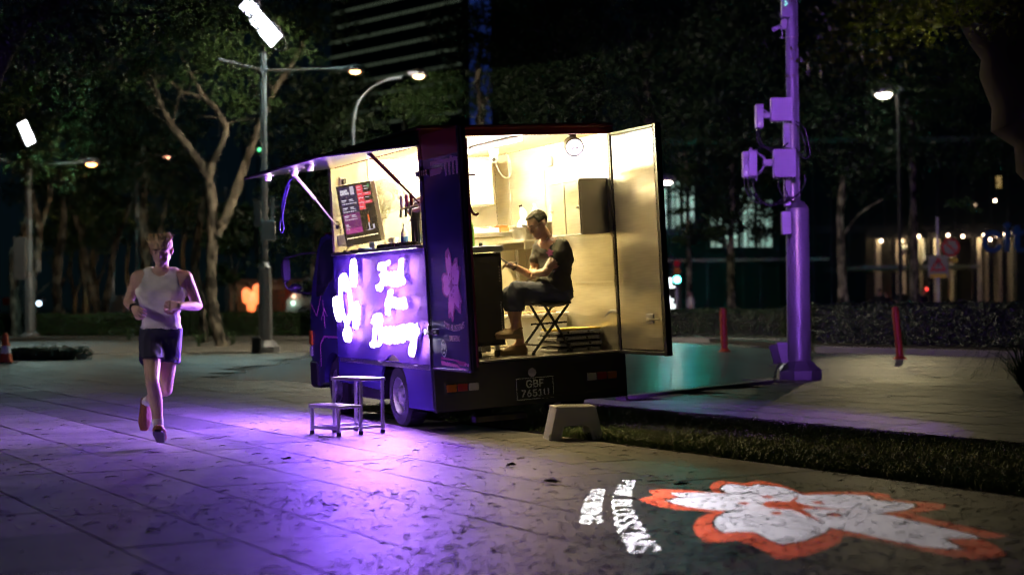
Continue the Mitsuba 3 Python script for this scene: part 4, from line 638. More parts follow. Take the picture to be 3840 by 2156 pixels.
# the seated man (truck frame)
M_ = thing('person', 'man in a black t-shirt and glasses seated in the truck looking at a phone', 'person')
sL, sR = V([1.455, .285, 1.595]), V([1.365, .585, 1.60]); eL, wL = V([1.255, .245, 1.365]), V([1.235, .45, 1.355]); eR, wR = V([1.275, .60, 1.335]), V([1.065, .50, 1.425])
hL, hR = V([1.42, .34, 1.155]), V([1.42, .50, 1.155]); kL, aL = V([.985, .355, 1.205]), V([.955, .335, .865]); kR, aR = V([1.00, .52, 1.165]), V([1.075, .505, .725]); nb = V([1.375, .43, 1.655]); hc = V([1.278, .415, 1.812])
torso = [m3.Manifold.batch_hull([sph((1.43, .36, 1.17), .10), sph((1.43, .48, 1.17), .10), sph((1.44, .37, 1.30), .10), sph((1.44, .48, 1.30), .10)]), m3.Manifold.batch_hull([sph((1.44, .37, 1.30), .10), sph((1.44, .48, 1.30), .10), sph((1.46, .35, 1.48), .105), sph((1.43, .52, 1.48), .105)]), m3.Manifold.batch_hull([sph((1.46, .35, 1.48), .105), sph((1.43, .52, 1.48), .105), sph(sL, .055), sph(sR, .055), sph(nb, .055)])]
hd, HA = head(hc, (-.82, -.20, -.46), (-.44, 0, .9), 1.06)
body = torso + [bone(nb, .056, hc + V([.035, .005, -.055]), .054), bone(sL, .055, eL, .041), bone(eL, .041, wL, .029), bone(sR, .055, eR, .041), bone(eR, .041, wR, .028), bone(hL, .095, kL, .062), bone(hR, .095, kR, .062), bone(kL, .060, .55 * kL + .45 * aL + V([.018, 0, 0]), .055), bone(.55 * kL + .45 * aL + V([.018, 0, 0]), .055, aL, .036), bone(kR, .060, .55 * kR + .45 * aR, .055), bone(.55 * kR + .45 * aR, .055, aR, .036), bone(aL, .036, aL + V([-.09, -.01, -.055]), .03), bone(aR, .036, aR + V([-.10, 0, -.06]), .03)]
sk = man(smoothed(union(body), .022, 8)) + hd + hand(wR, (-.88, -.18, .34), (.25, .35, .85), .55, -1, 1.0) + hand(wL, (.12, .95, .02), (-.9, .1, .3), .35, 1, 1.0)
put(M_ + '__body', tm(sk), 'mat_skin', 50)
Hl = lambda p: hc + HA @ (V(p) * 1.06)
hair = m3.Manifold.batch_hull([sph((0, -.026, .037), .0815, 28), sph((0, .020, .042), .0715, 28)]); hair = hair - m3.Manifold.cube((.3, .3, .3)).translate((-.15, .035, -.215)) - m3.Manifold.cube((.3, .4, .3)).translate((-.15, -.2, -.332)) - m3.Manifold.cube((.3, .3, .3)).translate((-.15, -.045, -.278))
ht = tm(hair.refine_to_length(.007)); ht.vertices += ht.vertex_normals * ((meshkit.noise(ht.vertices * 160) - .4) * .010)[:, None]
put(M_ + '__hair', moved(ht, frame(hc, HA[:, 0] * 1.06, HA[:, 1] * 1.06, HA[:, 2] * 1.06)), 'mat_hair_black', True)
put(M_ + '__eyebrow', [tube([Hl((s * .014, .101, .027)), Hl((s * .032, .098, .031)), Hl((s * .049, .083, .026))], .0045, 6) for s in (1, -1)], 'mat_hair_black', True)
put(M_ + '__glasses', [tube(V([Hl((s * .033 + .022 * math.cos(q), .108 - .10 * abs(s * .033 + .022 * math.cos(q)), -.004 + .018 * math.sin(q))) for q in np.linspace(0, 2 * math.pi, 21)]), .0018, 5, False) for s in (1, -1)] + [tube([Hl((s * .055, .100, .004)), Hl((s * .083, .0, .006)), Hl((s * .082, -.02, -.01))], .002, 5) for s in (1, -1)], 'mat_black')
put(M_ + '__necklace', tube(smooth_path([nb + V([-.02, -.062, .03]), nb + V([-.07, -.05, -.02]), nb + V([-.085, -.02, -.05]), nb + V([-.06, .05, -.01])], 6), .0022, 5), 'mat_chrome')
tee = [m3.Manifold.batch_hull([sph((1.42, .35, 1.19), .128), sph((1.42, .50, 1.19), .128), sph((1.43, .37, 1.32), .125), sph((1.43, .49, 1.32), .125)]), m3.Manifold.batch_hull([sph((1.43, .37, 1.32), .125), sph((1.43, .49, 1.32), .125), sph((1.46, .35, 1.48), .124), sph((1.43, .52, 1.48), .122)]), m3.Manifold.batch_hull([sph((1.46, .35, 1.48), .124), sph((1.43, .52, 1.48), .122), sph(sL, .072), sph(sR, .072), sph(nb + V([.03, 0, -.045]), .065)]), m3.Manifold.batch_hull([sph(sL, .072), sph(sL + (eL - sL) * .42 + V([.01, 0, 0]), .072)]), m3.Manifold.batch_hull([sph(sR, .072), sph(sR + (eR - sR) * .45, .068)]), m3.Manifold.batch_hull([sph((1.33, .36, 1.24), .075), sph((1.33, .50, 1.24), .075), sph((1.40, .42, 1.3), .10)])]
tee = union(tee)
for s_0, e_0, fr_ in ((sL, eL, .55), (sR, eR, .58)):
    dd = (e_0 - s_0) / np.linalg.norm(e_0 - s_0); near = m3.Manifold.batch_hull([sph(s_0 + dd * np.linalg.norm(e_0 - s_0) * fr_, .09), sph(s_0 + dd * (np.linalg.norm(e_0 - s_0) * fr_ + .2), .09)]).trim_by_plane(tuple(dd), float(dd @ (s_0 + dd * np.linalg.norm(e_0 - s_0) * fr_)))
tt = smoothed(tee, .02, 6); tt.vertices += tt.vertex_normals * ((meshkit.noise(tt.vertices * V([9, 9, 22])) - .5) * .020)[:, None]
tm_ = man(tt).trim_by_plane((0, 0, 1.), 1.115)
for s_0, e_0, fr_ in ((sL, eL, .56), (sR, eR, .58)):
    dd = (e_0 - s_0); LL = np.linalg.norm(dd); dd /= LL
    cutter = m3.Manifold.batch_hull([sph(s_0 + dd * LL * fr_, .085), sph(s_0 + dd * LL * 1.0, .085)]).trim_by_plane(tuple(dd), float(dd @ (s_0 + dd * LL * fr_)))
    cutter = cutter - m3.Manifold.batch_hull([sph((1.45, .36, 1.2), .118), sph((1.44, .50, 1.2), .118), sph((1.47, .37, 1.46), .11), sph((1.45, .5, 1.46), .11)])
    tm_ = tm_ - cutter
tm_ = tm_ - m3.Manifold.batch_hull([sph(nb + V([.03, 0, .06]), .066), sph(nb + V([-.045, -.01, -.015]), .052)])
sh = put(M_ + '__t_shirt', tm(tm_), 'mat_tshirt', 60)
FB = face_frame((1.318, .262, 1.535), (-.62, -.75, .12)); FB[:3, 3] += FB[:3, 2] * .012
put(sh + '__emblem', moved(extrude(so.unary_union([sa.rotate(sa.translate(sa.scale(sg.Point(0, 0).buffer(1, 8), .010, .018), 0, .018), q, origin=(0, 0)) for q in (12, 84, 156, 228, 300)]), .03), FB @ frame((0, 0, -.022), [1, 0, 0], [0, 1, 0], [0, 0, 1])), 'mat_pink')
pants = union([m3.Manifold.batch_hull([sph(hL + V([.02, 0, .02]), .122), sph(hR + V([.02, 0, .02]), .122)]), bone(hL, .118, kL + V([.01, 0, 0]), .088), bone(kL + V([.01, 0, 0]), .088, .55 * kL + .45 * aL + V([.012, 0, 0]), .078), bone(hR, .118, kR, .086), bone(kR, .086, .6 * kR + .4 * aR, .074)])
pt_ = smoothed(pants, .02, 6); pt_.vertices += pt_.vertex_normals * ((meshkit.fbm(pt_.vertices * V([14, 14, 9]), 2) - .5) * .034)[:, None]
pm = man(pt_).trim_by_plane((0, 0, 1.), 1.02)
put(M_ + '__trousers', tm(pm), 'mat_denim', 60)
put(M_ + '__bracelet', [moved(TC.icosphere(1, .0085), frame(wR + V([-.012, -.006, .008]) + .036 * (math.cos(q) * V([.38, 0, .92]) + math.sin(q) * V([0, 1, 0])), [1, 0, 0], [0, 1, 0], [0, 0, 1])) for q in np.arange(15) * 2 * math.pi / 15], 'mat_black')
shoe((1.005, .335, .775), (.755, .315, .79), (0, 0, 1), .062, 'mat_clog', M_ + '__clog', 'mat_clog', clog=True); shoe((1.125, .50, .622), (.855, .49, .622), (0, 0, 1), .062, 'mat_clog', M_ + '__clog', 'mat_clog', clog=True)
t = thing('phone', 'dark mobile phone held in the hand of the seated man', 'phone'); PF = frame((.955, .462, 1.475), [.25, .95, .1], [-.80, .15, .58], [.5, -.2, .8]); put(t + '__case', moved(box(-.036, .036, -.075, .075, -.005, .004, .003), PF), 'mat_phone'); put(t + '__screen', moved(box(-.033, .033, -.07, .07, .0045, .0055), PF), 'mat_glass_dark', em=emit(.25, .3, .4, w=.02))
XF[0] = None
# the runner
R0 = thing('person', 'runner in a pale tank top and dark shorts crossing the plaza', 'person')
sL, sR = V([-3.055, 13.29, 1.375]), V([-2.665, 13.29, 1.37]); eL, wL = V([-3.145, 13.32, 1.17]), V([-3.035, 13.09, 1.115]); eR, wR = V([-2.585, 13.38, 1.135]), V([-2.69, 13.13, 1.135])
hL, hR = V([-2.95, 13.32, .885]), V([-2.81, 13.34, .885]); kL, aL = V([-2.885, 13.02, .53]), V([-2.838, 13.04, .145]); kR, aR = V([-2.83, 13.27, .455]), V([-3.075, 13.66, .335]); nb = V([-2.86, 13.28, 1.41]); hc = V([-2.848, 13.235, 1.585])
H_ = m3.Manifold.batch_hull
torso = [H_([sph((-2.945, 13.33, .93), .085), sph((-2.815, 13.33, .93), .085), sph((-2.925, 13.32, 1.06), .08), sph((-2.82, 13.32, 1.06), .08)]), H_([sph((-2.925, 13.32, 1.06), .08), sph((-2.82, 13.32, 1.06), .08), sph((-2.965, 13.295, 1.26), .10), sph((-2.765, 13.295, 1.26), .10)]), H_([sph((-2.965, 13.295, 1.26), .10), sph((-2.765, 13.295, 1.26), .10), sph(sL, .052), sph(sR, .052), sph(nb, .055)])]
hd, HA = head(hc, (.03, -.96, -.22), (0, -.2, 1), 1.05)
mid = lambda p, q, t: p * (1 - t) + q * t
body = torso + [bone(nb, .058, hc + V([0, .02, -.05]), .055)]
for s_0, e_0, w_0 in ((sL, eL, wL), (sR, eR, wR)): body += [bone(s_0, .056, mid(s_0, e_0, .45), .050), bone(mid(s_0, e_0, .45), .050, e_0, .039), bone(e_0, .040, mid(e_0, w_0, .35), .041), bone(mid(e_0, w_0, .35), .041, w_0, .027)]
for h_0, k_0, a_0, bk in ((hL, kL, aL, V([0, .03, 0])), (hR, kR, aR, V([0, 0, .03]))): body += [bone(h_0, .088, mid(h_0, k_0, .4), .078), bone(mid(h_0, k_0, .4), .078, k_0, .054), bone(k_0, .055, mid(k_0, a_0, .35) + bk, .056), bone(mid(k_0, a_0, .35) + bk, .056, a_0, .035)]
sk = man(smoothed(union(body), .022, 8)) + hd + hand(wL, (.45, -.80, -.25), (-.75, -.45, .4), 1.0, 1, 1.0) + hand(wR, (-.62, -.72, .05), (.75, -.6, .3), 1.15, -1, 1.0)
put(R0 + '__body', tm(sk), 'mat_skin_pale', 50)
hair = H_([sph((0, -.028, .042), .083, 28), sph((0, .022, .055), .072, 28)]) - m3.Manifold.cube((.3, .3, .3)).translate((-.15, .03, -.228)) - m3.Manifold.cube((.3, .4, .3)).translate((-.15, -.2, -.325)) - m3.Manifold.cube((.3, .3, .3)).translate((-.15, -.045, -.272))
r_ = np.random.default_rng(8); ht = tm(hair.refine_to_length(.010)); st_ = []
for q in range(210):
    th, ph = r_.uniform(-1.35, 1.35), r_.uniform(-.5, 1.25); p = V([.078 * math.sin(th), .02 + .07 * math.cos(th) * math.cos(ph), .05 + .072 * math.sin(ph) * .9]); d = V([.30 * p[0] / .08 + .18 + r_.normal(0, .10), .30 * (p[1] > .03) - .25, .9]); d /= np.linalg.norm(d); l = .016 + .014 * r_.random() + .012 * (p[1] > .03)
    st_.append(tube(smooth_path([p, p + d * l * .5 + V([0, .006, 0]), p + d * l + V([.01 * r_.normal(), -.014, 0])], 2), np.linspace(.010, .003, 5), 6))
put(R0 + '__hair', moved(cat_m([trimesh.Trimesh(ht.vertices, ht.faces)] + st_), frame(hc, HA[:, 0] * 1.05, HA[:, 1] * 1.05, HA[:, 2] * 1.05)), 'mat_hair_blond', 50)
Hl = lambda p: hc + HA @ (V(p) * 1.05)
put(R0 + '__eyebrow', [tube([Hl((s * .014, .101, .024)), Hl((s * .032, .098, .028)), Hl((s * .049, .083, .024))], .004, 6) for s in (1, -1)], 'mat_hair_black', True)
put(R0 + '__eye', [tm(sph(Hl((s * .031, .0895, -.001)), .0062, 10)) for s in (1, -1)], 'mat_black', True)
tank = union([H_([sph((-2.945, 13.33, .95), .100), sph((-2.815, 13.33, .95), .100), sph((-2.928, 13.32, 1.08), .095), sph((-2.818, 13.32, 1.08), .095)]), H_([sph((-2.928, 13.32, 1.08), .095), sph((-2.818, 13.32, 1.08), .095), sph((-2.965, 13.295, 1.26), .114), sph((-2.765, 13.295, 1.26), .114)]), H_([sph((-2.955, 13.295, 1.26), .113), sph((-2.775, 13.295, 1.26), .113), sph((-2.955, 13.29, 1.395), .068), sph((-2.765, 13.29, 1.390), .068)])])
tt = smoothed(tank, .011, 14); tt.vertices += tt.vertex_normals * ((meshkit.noise(tt.vertices * V([7, 7, 26]) + 3) - .5) * .013 + (meshkit.noise(tt.vertices * V([14, 14, 9]) + 8) - .5) * .010)[:, None]
tk = man(tt).trim_by_plane((0, 0, 1.), .915) - H_([sph((-2.86, 13.15, 1.44), .078), sph((-2.86, 13.40, 1.50), .078)])
put(R0 + '__tank_top', tm(tk), 'mat_tank', 50)
shorts = union([H_([sph((-2.945, 13.33, .93), .110), sph((-2.815, 13.33, .93), .110), sph(hL, .108), sph(hR, .108)]), bone(hL, .108, mid(hL, kL, .56), .104), bone(hR, .108, mid(hR, kR, .52), .102)])
pt_ = smoothed(shorts, .02, 5); pt_.vertices += pt_.vertex_normals * ((meshkit.fbm(pt_.vertices * V([16, 16, 8]), 2) - .5) * .03)[:, None]
pm = man(pt_).trim_by_plane((0, 0, -1.), -.955)
for h_0, k_0, f_ in ((hL, kL, .52), (hR, kR, .5)):
    dd = (k_0 - h_0) / np.linalg.norm(k_0 - h_0); q = mid(h_0, k_0, f_); pm = pm - H_([sph(q, .16), sph(q + dd * .3, .16)]).trim_by_plane(tuple(dd), float(dd @ q)).trim_by_plane((0, 0, -1.), -.72)
sp = put(R0 + '__shorts', tm(pm), 'mat_shorts', 50); put(sp + '__side_mark', cbox(-2.735, 13.20, .71, .03, .004, .02, .001), 'mat_reflector')
put(R0 + '__wristband', moved(TC.cylinder(.036, .035, sections=18), face_frame(mid(eL, wL, .86), wL - eL)), 'mat_black', 40)
for a_0, k_0 in ((aL, kL), (aR, kR)): put(R0 + '__sock', tube([mid(a_0, k_0, -.02), mid(a_0, k_0, .1), mid(a_0, k_0, .24)], [.041, .042, .047], 14), 'mat_sock', 40)
shoe((-2.832, 13.07, .045), (-2.805, 12.845, .155), (0.1, .3, 1), .062, 'mat_shoe', R0 + '__shoe', 'mat_black'); shoe((-3.085, 13.72, .36), (-3.105, 13.70, .095), (.1, -1, .1), .062, 'mat_shoe', R0 + '__shoe', 'mat_orange')
# ------------------------------------------------------------------ step stools by the truck
t = thing('step_stool', 'pale grey plastic step stool on the paving under the tailboard', 'step stool')
SF2 = frame((.495, 13.55, 0), [.985, .17, 0], [-.17, .985, 0], [0, 0, 1])
leg = sg.Polygon([(-.225, 0), (-.165, .265), (.165, .265), (.225, 0), (.135, 0), (.105, .12), (-.105, .12), (-.135, 0)]).buffer(-.012).buffer(.012, 4)
def tap(y0, y1):
    e_ = extrude(leg, y1 - y0); e_.apply_transform(V([[1, 0, 0, 0], [0, 0, 1, y0], [0, 1, 0, 0], [0, 0, 0, 1.]])); return e_
put(t + '__front_panel', moved(tap(-.155, -.135), SF2), 'mat_white', 30); put(t + '__back_panel', moved(tap(.135, .155), SF2), 'mat_white', 30)
put(t + '__rim', [moved(tube(V([(x, -.158, z) for x, z in [(-.222, .006), (-.215, .05), (-.232, .055), (-.228, .0)]]), .006, 6), SF2), moved(tube(smooth_path([(-.137, -.156, .0), (-.107, -.156, .115), (.107, -.156, .115), (.137, -.156, .0)], 3), .006, 6), SF2)], 'mat_white', 40)
put(t + '__top', moved(box(-.17, .17, -.158, .158, .262, .278, .008), SF2), 'mat_white'); put(t + '__grip_rib', [moved(box(-.14, .14, y, y + .008, .2785, .282), SF2) for y in np.arange(-.12, .12, .03)], 'mat_white', kind='stuff')
for s in (1, -1):
    v = V([(s * .168, -.136, .262), (s * .168, .136, .262), (s * .226, .136, 0), (s * .226, -.136, 0)]); put(t + '__end_panel', moved(trimesh.convex.convex_hull(np.vstack([v, v - V([s * .012, 0, 0])])), SF2), 'mat_white')
t = thing('step_stool', 'two tread metal step stool standing in violet light beside the truck', 'step stool')
# axes: along the treads d1, climbing direction d2 (towards the truck)
q0, q1, q2 = V([*(-1.732, 14.379), 0]), V([*(-1.51, 14.042), 0]), V([*(-1.164, 14.351), 0])
d2 = (q2 - q1); d2 /= np.linalg.norm(d2); d1 = V([-d2[1], d2[0], 0]); SO = q1
SP = frame(SO, d2, d1, [0, 0, 1]); W_, D_ = .42, .25
lw, hi = .235, .465
for x, zt in ((.012, lw), (D_, hi), (2 * D_ - .012, hi)):
    for y in (.012, W_ - .012):
        k = put(t + '__leg', moved(box(x - .0125, x + .0125, y - .0125, y + .0125, .03, zt - .001, .002), SP), 'mat_alu'); put(k + '__foot', moved(box(x - .015, x + .015, y - .015, y + .015, 0, .03, .002), SP), 'mat_rubber')
for y in (.012, W_ - .012): put(t + '__side_rail', moved(box(.026, 2 * D_ - .026, y - .009, y + .009, .05, .075, .002), SP), 'mat_alu')
put(t + '__cross_rail', moved(box(.004, .02, .026, W_ - .026, .05, .075, .002), SP), 'mat_alu'); put(t + '__cross_rail', moved(box(2 * D_ - .02, 2 * D_ - .004, .026, W_ - .026, .05, .075, .002), SP), 'mat_alu')
for x0, x1, z in ((-.01, D_ - .016, lw), (D_ - .02, 2 * D_ + .005, hi)):
    k = put(t + '__tread', moved(box(x0, x1, -.012, W_ + .012, z, z + .028, .003), SP), 'mat_alu'); put(k + '__grip', [moved(box(x, x + .008, 0, W_, z + .0285, z + .031), SP) for x in np.arange(x0 + .02, x1 - .02, .025)], 'mat_alu', kind='stuff')
# ------------------------------------------------------------------ poles, lamps, posts
def up_cyl(x, y, prof, n=28): return lathe(prof, n, (x, y, 0))
def flood_head(parent, c, normal, w, h, L, up=(-.58, .1, .80)):
    F = face_frame(c, normal, up); k = put(parent + '__floodlight', moved(box(-w / 2, w / 2, -h / 2, h / 2, -.10, 0, .02), F), 'mat_grey_metal')
    put(k + '__lamp_panel', moved(box(-w / 2 + .025, w / 2 - .025, -h / 2 + .025, h / 2 - .025, .002, .006), F), 'mat_lamp', em=emit(*L, w=.25))
    put(k + '__yoke', moved(tube(smooth_path([(-w / 2 - .03, .0, -.06), (-w / 2 - .03, -h * .36, -.06), (-w * .3, -h * .68, -.05), (0, -h * .76, -.05), (w * .3, -h * .68, -.05), (w / 2 + .03, -h * .36, -.06), (w / 2 + .03, 0, -.06)], 4), .022, 8), F), 'mat_grey_metal', 40)
    return k
def street_head(parent, c, d, r, L, w=.15):
    c = V(c); d = V(d); k = put(parent + '__luminaire', tm(m3.Manifold.batch_hull([sph(c - d * r * 1.6 + V([0, 0, r * .5]), r * .35), sph(c + d * r * .8 + V([0, 0, r * .35]), r * .55), sph(c + V([0, 0, r * .4]), r * .75)]).trim_by_plane((0, 0, 1.), float(c[2]))), 'mat_grey_metal', 40)
    put(k + '__lens', moved(lathe([(0, -r * .42), (r * .5, -r * .34), (r * .78, -r * .1), (r * .8, 0), (0, 0)], 18), frame(c - V([0, 0, .004]), [1, 0, 0], [0, 1, 0], [0, 0, 1])), 'mat_lamp', 60, em=emit(*L, w=w))
    return k
# left smart pole
lp_ = thing('smart_pole', 'tall grey lamp pole with a glaring floodlight left of the truck', 'lamp pole', None)
bx_, by_ = (-6.328, 41.695)
put(lp_ + '__base', up_cyl(bx_, by_, [(.36, 0), (.36, .14), (.22, .30), (.17, .31), (0, .31)], 8), 'mat_pole'); put(lp_ + '__column', up_cyl(bx_, by_, [(.17, .31), (.17, 2.15), (.165, 2.16), (0, 2.16)]), 'mat_pole', 40)
put(lp_ + '__collar', up_cyl(bx_, by_, [(.172, 2.165), (.10, 2.30), (.08, 2.31), (0, 2.31)]), 'mat_alu', 40); put(lp_ + '__mast', up_cyl(bx_, by_, [(.085, 2.315), (.085, 7.15), (0, 7.15)], 20), 'mat_pole', 40)
put(lp_ + '__mast_head', up_cyl(bx_, by_, [(.11, 7.16), (.11, 7.30), (.085, 7.34), (.085, 7.66), (.05, 7.70), (.05, 7.86), (0, 7.86)], 16), 'mat_grey_metal', 40)
arm_l, arm_r = (-7.349, 40.9, 7.402), (-4.146, 40.9, 7.149)
put(lp_ + '__cross_arm', tube([arm_l, (bx_, by_, 7.24), arm_r], .042, 10), 'mat_grey_metal', 40)
street_head(lp_, (-3.897, 40.9, 7.066), (1, 0, 0), .17, (20, 8, 2.6))
flood_head(lp_, (-6.121, 40.7, 8.138), (-.35, -.80, -.32), .50, .92, (13, 14, 15)); flood_head(lp_, (-6.525, 40.7, 8.682), (-.3, -.85, -.4), .45, .40, (8, 8.5, 10))
k = put(lp_ + '__equipment_box', cbox(*(-6.083, 40.7, 3.07), .36, .2, .50, .02), 'mat_box_grey'); put(k + '__antenna', [cbox(*(-5.969, 40.7, 3.587), .09, .09, .62, .01), cbox(*(-5.949, 40.7, 3.667), .28, .06, .05), cbox(*(-5.935, 40.7, 2.9), .14, .06, .06)], 'mat_box_grey')
put(lp_ + '__equipment_box', cbox(*(-6.348, 40.7, 3.491), .18, .16, .62, .02), 'mat_grey_metal'); put(lp_ + '__equipment_box', cbox(*(-6.374, 40.7, 2.755), .12, .12, .7, .02), 'mat_black')
k = put(lp_ + '__signal_unit', cbox(*(-6.293, 40.75, 5.15), .10, .12, .40, .02), 'mat_black'); put(k + '__green_light', tm(sph((-6.283, 40.62, 5.088), .045)), 'mat_lamp', em=emit(.2, 2.6, .8, w=.03))
put(lp_ + '__cable', [tube(smooth_path([(-6.357, 40.7, 2.476), (-6.435, 40.7, 2.596), (-6.394, 40.7, 2.755)], 4), .015, 5), tube(smooth_path([(-6.159, 40.7, 2.324), (-6.28, 40.65, 2.424), (-6.337, 40.7, 2.475)], 4), .02, 5)], 'mat_cable')
put(lp_ + '__base_box', cbox(*(-6.389, 40.6, 0.17), .22, .2, .52, .03), 'mat_matte_black')
# far left smart pole
fp = thing('smart_pole', 'distant grey lamp pole with a glaring floodlight at the left edge', 'lamp pole')
fx, fy = (-19.897, 67.132)
put(fp + '__base', up_cyl(fx, fy, [(.45, 0), (.45, .10), (.28, .26), (.24, .27), (0, .27)], 8), 'mat_pole'); put(fp + '__column', up_cyl(fx, fy, [(.235, .275), (.235, 2.6), (0, 2.6)]), 'mat_pole', 40)
put(fp + '__collar', up_cyl(fx, fy, [(.235, 2.605), (.13, 2.78), (0, 2.78)]), 'mat_alu', 40); put(fp + '__mast', up_cyl(fx, fy, [(.125, 2.785), (.115, 7.1), (0, 7.1)], 18), 'mat_pole', 40); put(fp + '__mast_head', up_cyl(fx, fy, [(.15, 7.105), (.15, 7.25), (.11, 7.3), (.11, 7.75), (0, 7.75)], 14), 'mat_grey_metal', 40)
put(fp + '__cross_arm', tube([(-20.905, 65, 7.271), (fx, fy, 7.18), (-17.009, 65, 7.057)], .06, 10), 'mat_grey_metal', 40)
street_head(fp, (-16.771, 65, 6.975), (1, 0, 0), .26, (20, 6, 1.4)); flood_head(fp, (-19.237, 64.6, 8.199), (.62, -.70, -.35), .42, 1.05, (13, 14, 15))
put(fp + '__equipment_box', cbox(*(-19.566, 64.8, 3.226), .5, .35, 1.7, .03), 'mat_grey_metal'); put(fp + '__equipment_box', cbox(*(-18.855, 64.8, 2.934), .16, .16, .5, .02), 'mat_box_grey'); put(fp + '__equipment_box', cbox(*(-19.784, 64.9, 3.708), .2, .2, .5, .02), 'mat_box_grey')
# right smart pole, washed in violet light
rp = thing('smart_pole', 'thick pole washed in violet light with equipment boxes right of the truck', 'lamp pole')
rx, ry = (4.205, 23.902)
put(rp + '__base', moved(up_cyl(0, 0, [(.335, 0), (.335, .13), (.31, .15), (.205, .262), (.18, .265), (0, .265)], 8), frame((rx, ry, 0), [.92, .38, 0], [-.38, .92, 0], [0, 0, 1])), 'mat_pole', 20)
put(rp + '__column', up_cyl(rx, ry, [(.175, .267), (.168, 2.51), (0, 2.51)], 40), 'mat_pole', 40); put(rp + '__collar', up_cyl(rx, ry, [(.169, 2.514), (.10, 2.60), (.09, 2.605), (0, 2.605)], 30), 'mat_alu', 40)
put(rp + '__mast', up_cyl(rx - .06, ry, [(.084, 2.607), (.080, 6.9), (0, 6.9)], 30), 'mat_pole', 40); put(rp + '__band', up_cyl(rx - .06, ry, [(.086, 5.0), (.09, 5.005), (.09, 5.02), (.086, 5.025)], 24), 'mat_steel', 40); put(rp + '__conduit', tube([(rx + .04, ry + .03, 2.6), (rx + .035, ry + .03, 6.8)], .014, 8), 'mat_alu', 40)
def pbox(u, v, w, d, h, name='equipment_box', m='mat_box_grey', fins=True, c=.008):
    p = P_(u, v); k = put(f'{rp}__{name}', cbox(p[0], p[1], p[2], w, d, h, c), m)
    if fins: put(k + '__cooling_fins', [cbox(p[0] - w / 2 + .02 + i * (w - .04) / 6, p[1], p[2] - h / 2 - .014, .008, d * .8, .026) for i in range(7)], 'mat_black', kind='stuff')
    return k, p
PB = {'a': (3.867, 23.2, 3.877), 'b': (3.569, 23.3, 3.795), 'c': (3.904, 23.2, 3.109), 'd': (3.361, 23.3, 3.107), 'e': (3.486, 23.45, 3.13), 'f': (3.947, 23.35, 2.265), 'g': (3.845, 23.25, 0.413), 'h': (3.965, 23.3, 5.386)}
P_ = lambda n, _: PB[n]
pbox('a', 0, .30, .12, .335); k, p = pbox('b', 0, .105, .20, .34); put(k + '__status_light', tm(sph((p[0] - .005, p[1] - .103, p[2] - .115), .008, 8)), 'mat_lamp', em=emit(3, 2.4, .3, w=.01))
pbox('c', 0, .32, .12, .40); k, p = pbox('d', 0, .085, .16, .37); put(k + '__status_light', tm(sph((p[0] + .005, p[1] - .083, p[2] - .12), .008, 8)), 'mat_lamp', em=emit(3, 2.4, .3, w=.01)); k, p = pbox('e', 0, .12, .16, .37); put(k + '__dome', tm(m3.Manifold.batch_hull([sph((p[0] - .02, p[1], p[2] + .20), .028), sph((p[0] - .02, p[1], p[2] + .235), .010)])), 'mat_box_grey', 40)
k, p = pbox('f', 0, .14, .10, .33, 'junction_box', 'mat_grey_metal', False); k, p = pbox('g', 0, .16, .14, .30, 'junction_box', 'mat_grey_metal', False)
put(k + '__flap', moved(box(-.075, .075, -.14, .14, -.004, .004, .002), frame((p[0] - .10, p[1] - .09, p[2] - .02), [.9, .4, .15], [-.25, 0, .97], [.39, -.9, .1])), 'mat_grey_metal'); put(k + '__cable', tube(smooth_path([(p[0] - .04, p[1] - .05, p[2] - .15), (p[0] - .10, p[1] - .06, .16), (p[0] - .12, p[1] - .03, .02)], 5), .012, 6), 'mat_cable')
k, p = pbox('h', 0, .12, .12, .36, 'signal_unit', 'mat_grey_metal', False); put(k + '__green_light', [tm(sph((p[0] - .01 + dx, p[1] - .062, p[2] + .01 + dz), .012, 8)) for dx, dz in ((0, .03), (.02, .0), (-.005, -.02))], 'mat_lamp', em=emit(.2, 2.2, .8, w=.02))
put(rp + '__camera', [cyl((3.757, 23.1, 5), (3.87, 23.2, 5.067), .032, 14), tube(smooth_path([(3.875, 23.3, 5.067), (3.926, 23.4, 5.037), (3.947, 23.5, 4.973), (3.907, 23.5, 4.951), (3.993, 23.6, 4.961)], 4), .010, 6), cbox(*(3.972, 23.5, 5.146), .08, .1, .14, .01)], 'mat_box_grey', 40)
for q_ in [tube(smooth_path([(3.515, 23.4, 3.286), (3.612, 23.4, 3.239), (3.663, 23.4, 3.158), (3.604, 23.4, 3.021), (3.511, 23.4, 2.953)], 4), .02, 8), cbox(*(3.689, 23.35, 3.131), .14, .06, .10, .008), cbox(*(3.686, 23.35, 3.811), .10, .06, .08, .008), tube([(3.62, 23.4, 3.927), (3.743, 23.35, 3.817)], .012, 6), cbox(*(3.994, 23.5, 3.601), .10, .08, .5, .01), cbox(*(3.995, 23.5, 2.738), .10, .08, .45, .01), cyl((3.554, 23.5, 3.347), (3.548, 23.5, 2.886), .018, 8)]: put(rp + '__bracket', q_, 'mat_grey_metal', 40)
def cable(pts): put(rp + '__cable', tube(smooth_path(pts, 6), .009, 6), 'mat_cable', 40)
cable([(3.552, 23.35, 3.635), (3.531, 23.3, 3.499), (3.598, 23.3, 3.367), (3.769, 23.3, 3.308), (3.957, 23.4, 3.373)]); cable([(3.575, 23.35, 3.629), (3.571, 23.3, 3.481), (3.655, 23.3, 3.355), (3.855, 23.3, 3.341), (4.006, 23.45, 3.423)])
